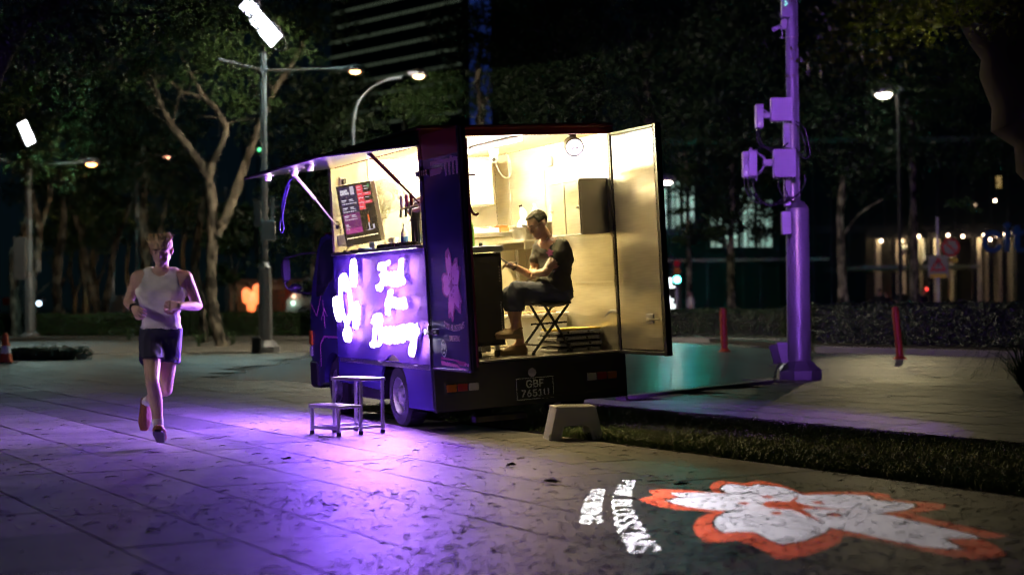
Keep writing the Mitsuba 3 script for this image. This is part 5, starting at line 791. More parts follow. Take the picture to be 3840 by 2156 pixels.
cable([(4.105, 23.4, 3.733), (4.212, 23.3, 3.623), (4.277, 23.3, 3.394), (4.287, 23.3, 3.234), (4.206, 23.3, 3.189), (4.123, 23.4, 3.303)]); cable([(4.116, 23.4, 3.693), (4.176, 23.3, 3.549), (4.231, 23.3, 3.32), (4.173, 23.3, 3.235), (4.1, 23.4, 3.36)])
cable([(3.348, 23.3, 2.918), (3.357, 23.3, 2.758), (3.475, 23.3, 2.586), (3.674, 23.3, 2.527), (3.874, 23.3, 2.542), (4.005, 23.4, 2.616)]); cable([(3.393, 23.3, 2.918), (3.425, 23.3, 2.729), (3.589, 23.3, 2.568), (3.788, 23.3, 2.555), (3.978, 23.4, 2.674)]); cable([(3.477, 23.4, 2.931), (3.516, 23.3, 2.671), (3.702, 23.3, 2.51), (3.922, 23.35, 2.585)])
cable([(3.841, 23.25, 2.909), (3.836, 23.3, 2.782), (3.915, 23.3, 2.633), (4.097, 23.3, 2.654), (4.231, 23.4, 2.831), (4.221, 23.4, 2.958)]); cable([(3.927, 23.25, 2.909), (3.933, 23.3, 2.747), (4.017, 23.3, 2.609), (4.155, 23.3, 2.722)]); cable([(3.545, 23.4, 3.337), (3.655, 23.3, 3.343), (3.785, 23.3, 3.228), (3.795, 23.3, 3.154)])
# other street lamps
cl = thing('street_lamp', 'curved arm street lamp glowing above the truck roof', 'street lamp')
put(cl + '__mast', tube(smooth_path([(-4.382, 44.8, 0.945), (-4.36, 44.8, 3.465), (-4.341, 44.8, 5.549), (-4.313, 44.8, 6.317), (-4.177, 44.8, 6.81), (-3.866, 44.8, 7.17), (-3.481, 44.8, 7.375), (-2.986, 44.8, 7.469)], 5), .052, 10), 'mat_alu', 40); street_head(cl, (-2.514, 44.8, 7.486), (1, 0, 0), .19, (20, 11, 5))
def far_lamp(label, head_p, foot, L, r, arm=1.2, side=1, mm='mat_grey_metal'):
    t = thing('street_lamp', label, 'street lamp'); h = V(head_p); put(t + '__mast', tube(smooth_path([(h[0] + side * arm, h[1], 0), (h[0] + side * arm, h[1], h[2] - .5), (h[0] + side * arm * .8, h[1], h[2] + .15), (h[0] + side * r * 1.5, h[1], h[2] + .12)], 5), .07, 8), mm, 40); street_head(t, h, (-side, 0, 0), r, L, .12)
far_lamp('street lamp burning through the leaves right of the violet pole', (13.108, 57, 8.418), None, (20, 17, 13), .36, .5, 1, 'mat_matte_black')
far_lamp('small street lamp behind the tall tree trunks at left', (-15.632, 74, 8.062), None, (20, 7.5, 4.5), .22, 1.4, -1)
far_lamp('street lamp just right of the open steel door', (6.316, 66, 6.105), None, (18, 14, 12), .30, 1.6, -1)
t = thing('lamp_post', 'slim pale lamp post among the trees behind the runner', 'lamp post'); px_, py_ = (-19.689, 80.189); put(t + '__mast', tube([(px_, py_, 0), (px_ + .05, py_, 2.6), (px_ + .12, py_, 8.4)], [.085, .07, .05], 8), 'mat_alu', 40); put(t + '__lantern', tm(m3.Manifold.batch_hull([sph((-19.94, 82, 4.786), .10), sph((-19.6, 82, 4.642), .16)])), 'mat_offwhite', 40); put(t + '__cabinet', cbox(*(-18.971, 78, 1.325), .75, .4, 1.0, .03), 'mat_grey_metal')
t = thing('lamp_post', 'slim pale lamp post between the forked tree and the grey pole', 'lamp post'); px_, py_ = (-14.918, 84.94); put(t + '__mast', tube([(px_, py_, 0), (px_, py_, 7.5)], .055, 8), 'mat_alu', 40); put(t + '__collar', cyl((px_, py_, .5), (px_, py_, .8), .09, 10), 'mat_grey_metal', 40)
# red delineator posts and the cone
def post(u_xy, h, lean, label, bands=0, r=.052):
    x, y = u_xy; t = thing('red_post', label, 'traffic post', None); top = V([x + lean * h, y, h])
    put(t + '__tube', tube([(x, y, .05), top - V([lean * .05, 0, .05]), top], [r, r * .95, r * .8], 16), 'mat_orange', 40); put(t + '__base', lathe([(r * 2.0, 0), (r * 1.9, .02), (r * 1.2, .055), (0, .06)], 18, (x, y, 0)), 'mat_orange', 40)
    for i in range(bands): f = .60 + .17 * i; c = V([x + lean * h * f, y, h * f]); put(t + '__band', cyl(c, c + V([lean * .09, 0, .09]), r * 1.06, 16), 'mat_reflector', 40)
    return t
post((4.989, 38.311), 1.02, -.03, 'upright red plastic post between the truck door and the violet pole', 0, .078); post((7.601, 31.949), 1.03, -.085, 'leaning red plastic post with its shadow falling towards the camera', 0, .068)
post((-19.735, 74.583), .98, -.06, 'red post with pale bands left of the runner', 2); post((-23.159, 79.918), .96, -.12, 'red post with a pale band behind the grey pole at left', 1); post((-24.322, 78.319), 1.0, -.10, 'red post at the far left edge by the leaning trunk', 1); post((-15.763, 67.555), .95, 0, 'dark red post just left of the runner hip', 1)
t = thing('road_sign', 'small red road plate on a post at the far left edge', 'sign'); p_ = V((-21.627, 70, 1.553)); put(t + '__plate', cbox(*p_, .62, .03, .35, .01), 'mat_orange'); put(t + '__post', cyl((p_[0], p_[1] + .04, 0), (p_[0], p_[1] + .04, p_[2]), .03, 8), 'mat_grey_metal', 40)
t = thing('traffic_cone', 'orange traffic cone with a pale band at the left edge', 'traffic cone'); cx_, cy_ = (-10.84, 34.784); put(t + '__body', lathe([(.15, .035), (.045, .62), (.03, .66), (0, .66)], 22, (cx_, cy_, 0)), 'mat_orange_cone', 40); put(t + '__base', cbox(cx_, cy_, .017, .40, .40, .034, .01), 'mat_black'); put(t + '__band', lathe([(.121, .22), (.093, .38)], 22, (cx_, cy_, 0)), 'mat_reflector', 40)
# signs on the right
t = thing('road_sign', 'pole with a round no entry sign above a triangular warning sign', 'road sign'); sx_, sy_ = V((15.197, 58, 1.967))[:2]
put(t + '__post', tube([(sx_, sy_, .1), (sx_, sy_, 4.15)], .05, 10), 'mat_alu', 40)
c_ = V((15.597, 57.8, 3.062)); k = put(t + '__round_plate', moved(TC.cylinder(.33, .02, sections=32), face_frame(c_, (0, -1, 0))), 'mat_sign_face', 40); put(k + '__red_ring', moved(extrude(sg.Point(0, 0).buffer(.33, 24).difference(sg.Point(0, 0).buffer(.25, 24)).union(sg.LineString([(-.2, .2), (.2, -.2)]).buffer(.035)), .004), face_frame(c_ - V([0, .0145, 0]), (0, -1, 0))), 'mat_sign_red')
put(k + '__small_plate', cbox(c_[0] + .03, c_[1], c_[2] - .46, .44, .02, .16, .004), 'mat_yellow'); put(k + '__symbol', moved(text_c('3.9', .11, .004, True), face_frame(c_ + V([.03, -.0125, -.52]), (0, -1, 0))), 'mat_black')
c_ = V((15.124, 57.7, 2.414)); pl_ = sa.translate(sg.box(-.30, -.36, .30, .30).buffer(.06), 0, 0); k = put(t + '__warning_plate', moved(extrude(pl_, .02), face_frame(c_, (0, -1, 0))), 'mat_sign_face')
tri = sg.Polygon([(-.30, -.20), (.30, -.20), (0, .32)]); put(k + '__red_triangle', moved(extrude(tri.difference(tri.buffer(-.075)), .004), face_frame(c_ - V([0, .0225, 0]), (0, -1, 0))), 'mat_sign_red'); put(k + '__mark', moved(extrude(so.unary_union([sg.box(-.02, -.03, .02, .14), sg.Point(0, -.075).buffer(.026)]), .004), face_frame(c_ - V([0, .0225, 0]), (0, -1, 0))), 'mat_black'); put(k + '__lower_plate', cbox(c_[0], c_[1] - .01, c_[2] - .36, .6, .03, .14), 'mat_yellow')
t = thing('traffic_light', 'traffic light showing green just right of the open steel door', 'traffic light'); c_ = V((5.982, 59, 2.033)); put(t + '__post', tube([(c_[0], c_[1] + .12, 0), (c_[0], c_[1] + .12, c_[2] + .6)], .06, 10), 'mat_grey_metal', 40); put(t + '__housing', cbox(c_[0], c_[1] + .05, c_[2] + .22, .34, .22, .92, .03), 'mat_matte_black'); put(t + '__green_lens', moved(TC.cylinder(.13, .02, sections=24), face_frame(c_ - V([0, .075, 0]), (-.02, -1, 0))), 'mat_lamp', em=emit(1.5, 26, 17, w=.12))
for dz in (.30, .58): put(t + '__dark_lens', moved(TC.cylinder(.12, .02, sections=20), face_frame(c_ + V([0, -.075, dz]), (0, -1, 0))), 'mat_lens_red' if dz > .4 else 'mat_lens_amber')
t = thing('crossing_signal', 'small red crossing light beside the steel door edge', 'crossing signal'); c_ = V((4.775, 52, 0.694)); put(t + '__housing', cbox(c_[0], c_[1], c_[2], .20, .14, .30, .02), 'mat_matte_black'); put(t + '__red_lens', moved(TC.cylinder(.065, .02, sections=18), face_frame(c_ - V([0, .082, 0]), (0, -1, 0))), 'mat_lamp', em=emit(7, .8, .3, w=.04)); put(t + '__post', tube([(c_[0], c_[1], 0), (c_[0], c_[1], c_[2] - .152)], .035, 8), 'mat_grey_metal', 40)
t = thing('notice_board', 'lit information board with white lines of text by the traffic light', 'notice board'); c_ = V((6.068, 62, 1.552)); BF = face_frame(c_, (-.1, -1, 0)); put(t + '__panel', moved(box(-.34, .40, -.72, .68, -.10, 0, .02), BF), 'mat_matte_black'); put(t + '__leg', tube([(c_[0], c_[1] + .05, 0), (c_[0], c_[1] + .05, c_[2] - .72)], .07, 8), 'mat_grey_metal', 40)
put(t + '__text_lines', [moved(box(-.26, -.26 + w_, z, z + .07, .002, .006), BF) for w_, z in ((.42, .52), (.50, .42), (.38, .32), (.44, .22), (.2, -.18), (.34, -.28), (.30, -.38), (.46, -.48), (.48, -.58))], 'mat_lamp', em=emit(2.6, 3.0, 3.0, w=.06), kind='stuff')
# strappy plant at the right edge
def strap_plant(x, y, label, n=46, h=.5, spread=.75, z=0., m='mat_leaf_dark', seed=1):
    r = np.random.default_rng(seed); t = thing('strappy_plant', label, 'plant')
    for q in range(n):
        th = r.uniform(0, 6.283); d = V([math.cos(th), math.sin(th)]); l = spread * (.5 + .6 * r.random()); hh = h * (.6 + .6 * r.random()); s = V([-d[1], d[0], 0]) * .013; P = smooth_path([(x, y, z), (x + d[0] * l * .3, y + d[1] * l * .3, z + hh * .8), (x + d[0] * l * .7, y + d[1] * l * .7, z + hh), (x + d[0] * l, y + d[1] * l, z + hh * .45)], 3); w = np.linspace(1, .15, len(P))[:, None]
        a, b = P - s * w, P + s * w; v = np.vstack([a, b]); k = len(P); f = [[i, i + 1, k + i] for i in range(k - 1)] + [[i + 1, k + i + 1, k + i] for i in range(k - 1)]
        put(t + '__leaf', trimesh.Trimesh(v, V(f), process=False), m)
strap_plant(*(6.253, 19.923), 'clump of strappy dark leaves at the right edge of the paving', 60, .52, .85, seed=2)
# hedges
def leaf_cards(P, N, s, r):
    n = len(P); a = r.normal(size=(n, 3)); a = a + N * .6; a -= N * np.sum(a * N, 1, keepdims=True) * .4; a /= np.linalg.norm(a, axis=1, keepdims=True); b = np.cross(N + .5 * r.normal(size=(n, 3)), a); b /= np.linalg.norm(b, axis=1, keepdims=True) + 1e-9
    L = (s * (.6 + .8 * r.random(n)))[:, None]; v = np.stack([P - a * L, P + b * L * .45, P + a * L, P - b * L * .45], 1).reshape(-1, 3); o = np.arange(n)[:, None] * 4
    return trimesh.Trimesh(v, np.stack([o + [0, 1, 2], o + [0, 2, 3]], 1).reshape(-1, 3), process=False)
def hedge(p, q, w, z0, h, n, label, s=.05, m='mat_leaf_dark', seed=1):
    r = np.random.default_rng(seed); p, q = V(p), V(q); L = np.linalg.norm(q - p); d = (q - p) / L; nn = V([-d[1], d[0]]); t = thing('hedge', label, 'hedge')
    u = r.random(n) * L; side = r.random(n); P = np.empty((n, 3)); N = np.zeros((n, 3)); top = side < .42
    off = np.where(top, (r.random(n) - .5) * w, np.where(r.random(n) < .8, -w / 2, w / 2)); zz = np.where(top, z0 + h, z0 + h * r.random(n))
    N[:, 2] = np.where(top, 1, .15); sd = np.where(top, 0, np.sign(off)); N[:, 0] = sd * nn[0]; N[:, 1] = sd * nn[1]
    P[:, :2] = p + u[:, None] * d + off[:, None] * nn; P[:, 2] = zz; bump_ = (meshkit.fbm(P * 1.6, 2, seed) - .5) * .22 + r.normal(0, .03, n); P += N * bump_[:, None]
    put(t + '__foliage', leaf_cards(P, N, s, r), m, kind='stuff')
    B = box(.1, L - .1, -w / 2 + .1, w / 2 - .1, z0, z0 + h - .1); v = B.vertices; put(t + '__twigs', trimesh.Trimesh(np.column_stack([p + v[:, :1] * d + v[:, 1:2] * nn, v[:, 2]]), B.faces, process=False), 'mat_bark_dark')
hedge((-27, 72.5), (3.6, 57.2), 1.5, .12, .82, 26000, 'long low clipped hedge behind the runner and the truck', .06, 'mat_leaf_mid', 3)
hedge((7.9, 41.5), (16.4, 26.4), 1.6, .13, .92, 30000, 'thick clipped hedge on the right behind the leaning red post', .045, 'mat_leaf_dark', 4)
hedge((4.6, 55.5), (10.5, 49.0), 1.4, .12, .80, 9000, 'low hedge behind the upright red post', .05, 'mat_leaf_dark', 5)
hedge((-12.6, 37.6), (-9.75, 37.0), .9, 0, .22, 3500, 'low dark ground hedge beside the traffic cone', .05, 'mat_leaf_dark', 6)
# ------------------------------------------------------------------ trees
def jit(pts, k, r): return smooth_path([V(p) + r.normal(0, k, 3) * (i > 0) for i, p in enumerate(pts)], 4)
def wood(key, pts, r0, r1, m='mat_bark', n=9, seed=0):
    r = np.random.default_rng(seed + len(pts)); p = jit(pts, .0, r); rad = np.linspace(r0, r1, len(p)) * (1 + .15 * r.normal(size=len(p)).clip(-1.5, 1.5)); return tube(p, rad, n)
def crown(parent, blobs, n, s, m, seed):
    r = np.random.default_rng(seed); P, N = [], []
    tot = sum(b[1] ** 2 for b in blobs)
    for c, rad, fl in blobs:
        k = max(6, int(n * rad ** 2 / tot / 22)); cc = r.normal(size=(k, 3)); cc /= np.linalg.norm(cc, axis=1, keepdims=True); cc *= (rad * r.random(k) ** .4)[:, None] * V([1, 1, fl]); cc += V(c)
        for q in cc:
            m_ = 22; d = r.normal(size=(m_, 3)) * V([.30, .30, .16]) * (.35 + .22 * rad); P.append(q + d); N.append(V([[0, 0, 1.]] * m_) + r.normal(size=(m_, 3)) * .7)
    P, N = np.vstack(P), np.vstack(N); N /= np.linalg.norm(N, axis=1, keepdims=True)
    return put(parent + '__crown', leaf_cards(P, N, s, r), m, kind='stuff')
def tree(label, limbs, blobs, n, s=.09, m='mat_leaf_dark', bark='mat_bark', seed=1, twigs=0):
    t = thing('tree', label, 'tree')
    for i, (pts, r0, r1) in enumerate(limbs): put(t + ('__trunk' if i == 0 else '__branch'), wood(t, pts, r0, r1, bark, 12 if r0 > .12 else 7, seed + i), bark, 50)
    r = np.random.default_rng(seed + 99)
    for q in range(twigs):
        pts, r0, r1 = limbs[r.integers(2, len(limbs))]; p = smooth_path(pts, 4); k = r.integers(len(p) // 3, len(p)); d = p[min(k, len(p) - 1)] - p[k - 1]; d = d / (np.linalg.norm(d) + 1e-9) + r.normal(0, .7, 3) + V([0, 0, .15]); d /= np.linalg.norm(d); L = r.uniform(.6, 1.9); e = r.normal(0, .25, 3)
        put(t + '__twig', tube(smooth_path([p[k], p[k] + d * L * .4 + e * L * .15, p[k] + d * L * .75 + e * L * .5, p[k] + d * L + e * L], 3), np.linspace(.026, .008, 10), 5), bark)
    if blobs: crown(t, blobs, n, s, m, seed)
    return t
tree('pale forked tree standing between the runner and the grey lamp pole', [
  ([(-8.783, 49.3, -0.043), (-8.929, 49.2, 0.49), (-9.068, 49.2, 1.213), (-9.097, 49.2, 2.055), (-9.08, 49.2, 2.777), (-9.06, 49.2, 3.74), (-9.079, 49.2, 4.463), (-9.134, 49.2, 5.126)], .22, .14),
  ([(-9.449, 49.9, 0.119), (-9.473, 49.8, 0.852), (-9.535, 49.7, 1.461), (-9.609, 49.6, 1.946), (-9.688, 49.6, 2.675), (-9.567, 49.5, 3.276), (-9.421, 49.4, 3.996), (-9.252, 49.3, 4.712), (-9.133, 49.2, 5.186)], .14, .10),
  ([(-9.158, 49.2, 5.126), (-9.443, 49.2, 5.575), (-9.634, 49.2, 5.866), (-9.939, 49, 6.318), (-10.147, 48.8, 6.599), (-10.293, 48.6, 6.935), (-10.4, 48.5, 7.162), (-10.507, 48.4, 7.531), (-10.554, 48.3, 7.826), (-10.435, 48.2, 8.071)], .15, .05),
  ([(-9.121, 49.2, 5.186), (-8.991, 49.1, 5.598), (-8.79, 49, 5.923), (-8.619, 49, 6.305), (-8.57, 49, 6.545), (-8.658, 48.9, 6.81), (-8.876, 48.8, 7.184), (-9.113, 48.8, 7.39), (-9.271, 48.7, 7.629), (-9.37, 48.6, 7.856), (-9.546, 48.6, 8.143), (-9.69, 48.5, 8.464), (-9.881, 48.4, 8.747), (-10.093, 48.4, 8.987)], .13, .03),
  ([(-9.232, 48.8, 7.463), (-9.51, 48.7, 7.56), (-9.776, 48.6, 7.645), (-10.004, 48.5, 7.824), (-10.207, 48.4, 7.979)], .06, .02),
  ([(-8.919, 49.2, 3.377), (-8.784, 49.2, 3.617), (-8.655, 49.3, 3.886), (-8.53, 49.5, 4.295), (-8.428, 49.7, 4.672), (-8.241, 50, 5.365), (-8.017, 50.4, 6.174), (-7.862, 50.7, 6.724), (-7.628, 51, 7.442), (-7.379, 51.3, 8.105), (-6.974, 51.6, 8.774), (-6.615, 52, 9.595), (-6.416, 52.4, 10.301)], .17, .06),
  ([(-10.414, 48.4, 7.245), (-10.59, 48.2, 7.896), (-10.72, 48.1, 8.084), (-10.955, 48, 8.26), (-11.259, 47.8, 8.375), (-11.562, 47.6, 8.289)], .04, .012), ([(-10.626, 48.1, 8), (-10.696, 48, 8.281), (-10.907, 47.9, 8.503), (-11.375, 47.8, 8.493)], .03, .01),
  ([(-10.093, 48.4, 8.987), (-10.268, 48.4, 9.262), (-10.505, 48.4, 9.407), (-10.78, 48.3, 9.251), (-11.053, 48.2, 9.201), (-11.536, 48, 9.114)], .03, .01), ([(-10.505, 48.4, 9.407), (-10.66, 48.3, 9.486), (-10.897, 48.3, 9.37), (-11.132, 48.2, 9.675)], .03, .01)],
  [((-10.465, 48.5, 9.662), 2.2, .55), ((-11.538, 48, 8.878), 1.9, .5), ((-9.371, 49, 9.978), 2.3, .55), ((-8.751, 49.5, 8.483), 1.6, .5), ((-7.457, 51.5, 9.775), 2.0, .6), ((-10.67, 48.3, 8.088), 1.2, .5), ((-8.442, 50.5, 7.512), 1.2, .5), ((-6.632, 52, 10.489), 2.0, .6)], 11000, .085, 'mat_leaf_mid', seed=11, twigs=40)
tree('leaning yellow lit tree beside the far left pole', [([(-20.687, 68, -0.026), (-20.777, 68, 1.504), (-20.802, 68, 2.785), (-20.73, 68, 3.666), (-20.46, 68, 4.246), (-20.222, 68, 5.075), (-20.184, 68, 5.824), (-20.278, 68, 6.658), (-20.454, 68, 7.759), (-20.498, 68, 8.659), (-20.409, 68, 9.658)], .26, .09), ([(-19.89, 67.5, 2.649), (-19.72, 67.5, 3.473), (-19.581, 67.5, 4.529), (-19.803, 67.6, 5.38), (-19.96, 67.7, 6.133)], .20, .10), ([(-19.581, 67.5, 4.529), (-19.278, 67.5, 5.352), (-19.076, 67.5, 6.061), (-18.877, 67.4, 6.926)], .11, .03), ([(-20.061, 67.8, 0.171), (-20.121, 67.8, 1.166), (-19.921, 67.6, 2.486)], .2, .19), ([(-20.412, 68, 9.158), (-20.691, 68, 9.828), (-21.021, 68, 10.248)], .06, .02)],
  [((-20.357, 68, 9.991), 3.2, .6), ((-21.361, 68, 9.168), 2.6, .6), ((-18.925, 67, 7.386), 2.2, .6), ((-20.704, 68, 7.661), 1.6, .6), ((-20.344, 68, 11.993), 3.5, .6)], 9000, .11, 'mat_leaf_mid', seed=12, twigs=12)
def sl(label, u0, v0, u1, v1, d, r0, blobs, n, seed, bend=0, bark='mat_bark', m='mat_leaf_dark', s=.12, fork=None):
    pass
T_ = lambda label, limbs, blobs, n, seed, m='mat_leaf_dark', bark='mat_bark', s=.12: tree(label, limbs, blobs, n, s, m, bark, seed)
T_('dark straight tree left of the runner', [([(-20.557, 74, 0.109), (-20.657, 74, 1.34), (-20.723, 74, 2.317), (-20.569, 74, 3.691), (-20.379, 74, 5.138), (-20.405, 74, 6.588), (-20.543, 74, 7.676)], .30, .12)], [((-20.532, 74, 9.308), 4.5, .6), ((-19.25, 74, 11.291), 4.0, .6), ((-21.093, 74, 6.594), 2.2, .5)], 7000, 13)
T_('slender dark trees forking in a V left of the runner', [([(-19.144, 76, 0.025), (-19.323, 76, 0.956), (-19.576, 76, 2.017), (-19.793, 76, 2.819), (-19.973, 76, 3.75), (-20.225, 76, 4.961), (-20.553, 76, 5.988), (-20.918, 76, 6.922)], .24, .08), ([(-19.12, 76.2, 0.022), (-18.948, 76, 1.509), (-18.753, 76, 2.808), (-18.521, 76, 4.107), (-18.104, 76, 5.219), (-17.761, 76, 6.332), (-17.473, 76, 7.632)], .2, .06)], [((-19.618, 76, 6.723), 3.2, .5), ((-17.745, 76, 8.565), 3.4, .5), ((-21.12, 76, 4.505), 1.8, .5), ((-19.325, 77, 4.718), 1.8, .5)], 8000, 14, 'mat_leaf_mid')
T_('grey trunks rising behind the head of the runner', [([(-16.131, 72, 0.026), (-16.155, 72, 1.47), (-16.176, 72, 3.407), (-16.273, 72, 4.641), (-16.3, 72, 5.699), (-16.149, 72, 7.108), (-16.281, 72, 8.344)], .32, .12), ([(-16.18, 72, 2.878), (-15.891, 72, 3.844), (-15.569, 72, 4.581), (-15.387, 72, 5.337), (-15.168, 72, 6.392), (-14.878, 72, 7.448)], .16, .05)], [((-15.585, 72, 7.102), 2.6, .5), ((-16.801, 72, 9.584), 3.6, .5), ((-15.104, 73, 5.033), 1.6, .5)], 6500, 15)
T_('thin tree behind the slim lamp post near the forked tree', [([(-11.172, 66, 0.177), (-11.23, 66, 1.08), (-11.284, 66, 2.372), (-11.373, 66, 3.341)], .12, .05), ([(-11.284, 66, 2.372), (-11.085, 66, 3.016), (-10.889, 66, 3.337)], .05, .02)], [((-11.4, 66, 3.988), 1.3, .6), ((-10.911, 66, 4.629), 1.2, .6), ((-11.735, 66, 2.538), .7, .6)], 3000, 16, 'mat_leaf_mid')
for i, (u, v, d, lab) in enumerate(()): pass
BG = [((-29.344, 105, 0.285), .22, 4.2), ((-30.206, 112, 0.22), .2, 4.0), ((-27.336, 104, 0.276), .26, 4.6), ((-30.238, 118, 0.157), .22, 5.0), ((-26.318, 112, 0.181), .2, 4.2), ((-21.656, 108, 0.177), .22, 4.8), ((-22.02, 115, 0.107), .2, 4.2)]
BGL = ['far trunk lit warm left of the straight dark tree', 'far warm trunk between the straight dark tree and the red post', 'stoutest far warm trunk above the hedge at left', 'far warm trunk just left of the slender forked trees', 'far warm trunk beside the small grey cabinet', 'far warm trunk right of the runner elbow', 'far warm trunk just left of the forked pale tree']
for i, (p, r_0, h) in enumerate(BG):
    T_(BGL[i], [([(p[0], p[1], 0), (p[0] + .1, p[1], h * .5), (p[0] - .2, p[1], h), (p[0] + .3, p[1], h * 1.7)], r_0, r_0 * .5), ([(p[0], p[1], h * .5), (p[0] + .7, p[1], h * .9), (p[0] + 1.1, p[1], h * 1.4)], r_0 * .5, r_0 * .2)], [((p[0], p[1], h * 1.5 + 1.2), 2.6, .6)], 1600, 40 + i, 'mat_leaf_mid')
T_('dense dark tree behind the awning of the truck', [([(-7.161, 60, 0.758), (-7.171, 60, 2.959), (-7.035, 60, 5.16), (-6.932, 60, 6.923)], .25, .12)], [((-7.571, 60, 4.285), 2.6, .9), ((-6.679, 60, 5.598), 2.0, .7), ((-5.534, 56, 6.937), 1.3, .7), ((-7.941, 62, 8.34), 2.6, .7), ((-6.57, 62, 8.935), 2.2, .6)], 9000, 21)
T_('leafy tree glowing under the curved street lamp', [([(-4.761, 70, 0.666), (-4.764, 70, 4.089), (-4.667, 70, 7.173), (-4.545, 70, 9.23), (-4.329, 70, 10.429)], .25, .08), ([(-4.633, 70, 7.173), (-4.175, 70, 8.54), (-3.788, 70, 9.566)], .08, .03)], [((-3.467, 56, 8.083), 1.0, .6), ((-2.877, 58, 8.752), 1.2, .6), ((-2.533, 60, 9.306), 1.0, .6), ((-3.17, 58, 7.831), .8, .6)], 3200, 22, 'mat_leaf_mid', s=.08)
T_('tall dark tree above the rear of the truck', [([(-1.11, 62, 0.684), (-1.12, 62, 4.324), (-1.177, 62, 7.817), (-1.077, 62, 8.728), (-1.249, 62, 9.793), (-1.005, 62, 11.464)], .22, .08), ([(-1.141, 62, 8.424), (-0.924, 62, 8.848), (-0.828, 62, 9.333), (-0.563, 62, 10.091)], .07, .03)], [((0.281, 62, 10.995), 3.6, .6), ((2.091, 62, 9.76), 3.4, .6), ((0.691, 60, 8.464), 2.2, .5), ((-1.431, 63, 9.163), 1.2, .5), ((-1.988, 62, 11.931), 1.5, .5), ((-0.846, 62, 12.224), .9, .5), ((-0.557, 62, 10.699), .8, .5), ((-1.19, 63, 10.087), .7, .5), ((-1.41, 63, 11.326), .9, .5), ((3.021, 62, 11.576), 3.0, .6), ((1.512, 62, 12.504), 3.0, .6)], 19000, 23, s=.10)
T_('dark tree between the truck roof and the violet pole', [([(5.502, 64, 0.604), (5.512, 64, 4.361), (5.489, 64, 7.966), (5.374, 64, 10.321), (5.63, 64, 12.203)], .28, .1), ([(5.489, 64, 7.966), (4.972, 64, 9.383), (4.517, 64, 10.801)], .1, .03)], [((4.97, 64, 9.226), 3.2, .6), ((6.319, 62, 7.742), 2.4, .6), ((7.18, 64, 10.617), 3.4, .6), ((5.313, 64, 11.892), 3.2, .6), ((8.605, 64, 11.859), 3.0, .6), ((9.317, 66, 8.629), 2.4, .6)], 13000, 24, s=.11)
T_('young tree lit green against the bright windows right of the door', [([(7.863, 72, 0.702), (7.848, 72, 2.462), (7.821, 72, 4.752), (7.806, 72, 6.515), (7.716, 72, 7.927)], .14, .07), ([(7.831, 72, 4.047), (8.35, 72, 4.747), (8.884, 72, 5.27)], .05, .02), ([(7.812, 72, 5.457), (7.309, 72, 6.167), (6.958, 72, 6.347)], .05, .02)], [((8.109, 72, 6.865), 1.0, .7), ((8.37, 70, 4.301), .9, .7), ((7.427, 70, 4.139), .6, .6), ((8.8, 72, 5.624), .8, .7), ((7.591, 71, 6.267), .6, .7), ((7.458, 71, 5.225), .5, .6), ((8.922, 71, 4.168), .6, .6)], 3600, 25, 'mat_leaf_mid', s=.09)
T_('spreading tree with a dark trunk left of the violet pole', [([(9.442, 70, 0.695), (9.425, 70, 2.235), (9.445, 70, 3.947), (9.533, 70, 5.66), (9.519, 70, 7.374)], .2, .1), ([(9.437, 70, 3.262), (9.053, 70, 4.122), (8.802, 70, 4.639)], .06, .02), ([(9.487, 70, 4.632), (10.18, 70, 5.31), (10.7, 70, 5.819)], .07, .02)], [((9.505, 70, 6.174), 1.3, .6), ((10.351, 70, 5.309), 1.0, .6), ((11.226, 70, 6.843), 1.4, .6), ((11.711, 71, 5.009), .8, .6), ((9.864, 70, 7.542), 1.8, .6), ((10.168, 70, 4.283), .9, .6), ((9.185, 69, 4.752), .9, .6), ((11.022, 70, 4.103), .8, .6)], 5600, 26, s=.10)
T_('dark tree standing right of the violet pole', [([(12.606, 62, 0.774), (12.596, 62, 2.366), (12.528, 62, 4.187), (12.672, 62, 6.007)], .22, .12), ([(12.581, 62, 3.58), (13.259, 62, 4.483), (14.177, 62, 5.081)], .06, .02)], [((12.692, 62, 7.678), 3.2, .7), ((14.65, 64, 6.463), 2.4, .6), ((12.818, 64, 10.247), 3.0, .6)], 5500, 27, s=.11)
T_('tree whose leaves veil the street lamp on the right', [([(16.818, 68, 0.713), (16.816, 68, 3.124), (16.817, 68, 5.787), (16.75, 68, 8.286), (16.601, 68, 9.621)], .22, .08), ([(16.75, 68, 8.286), (14.98, 62, 8.567), (13.361, 57, 8.528)], .06, .02)], [((13.549, 56.5, 8.529), .7, .5), ((12.647, 56.3, 8.58), .3, .5), ((16.923, 68, 8.784), 2.2, .6), ((18.276, 68, 10.438), 2.6, .6), ((18.316, 66, 4.983), .7, .7), ((20.486, 70, 7.607), 2.2, .6)], 7000, 28, 'mat_leaf_mid', s=.08)
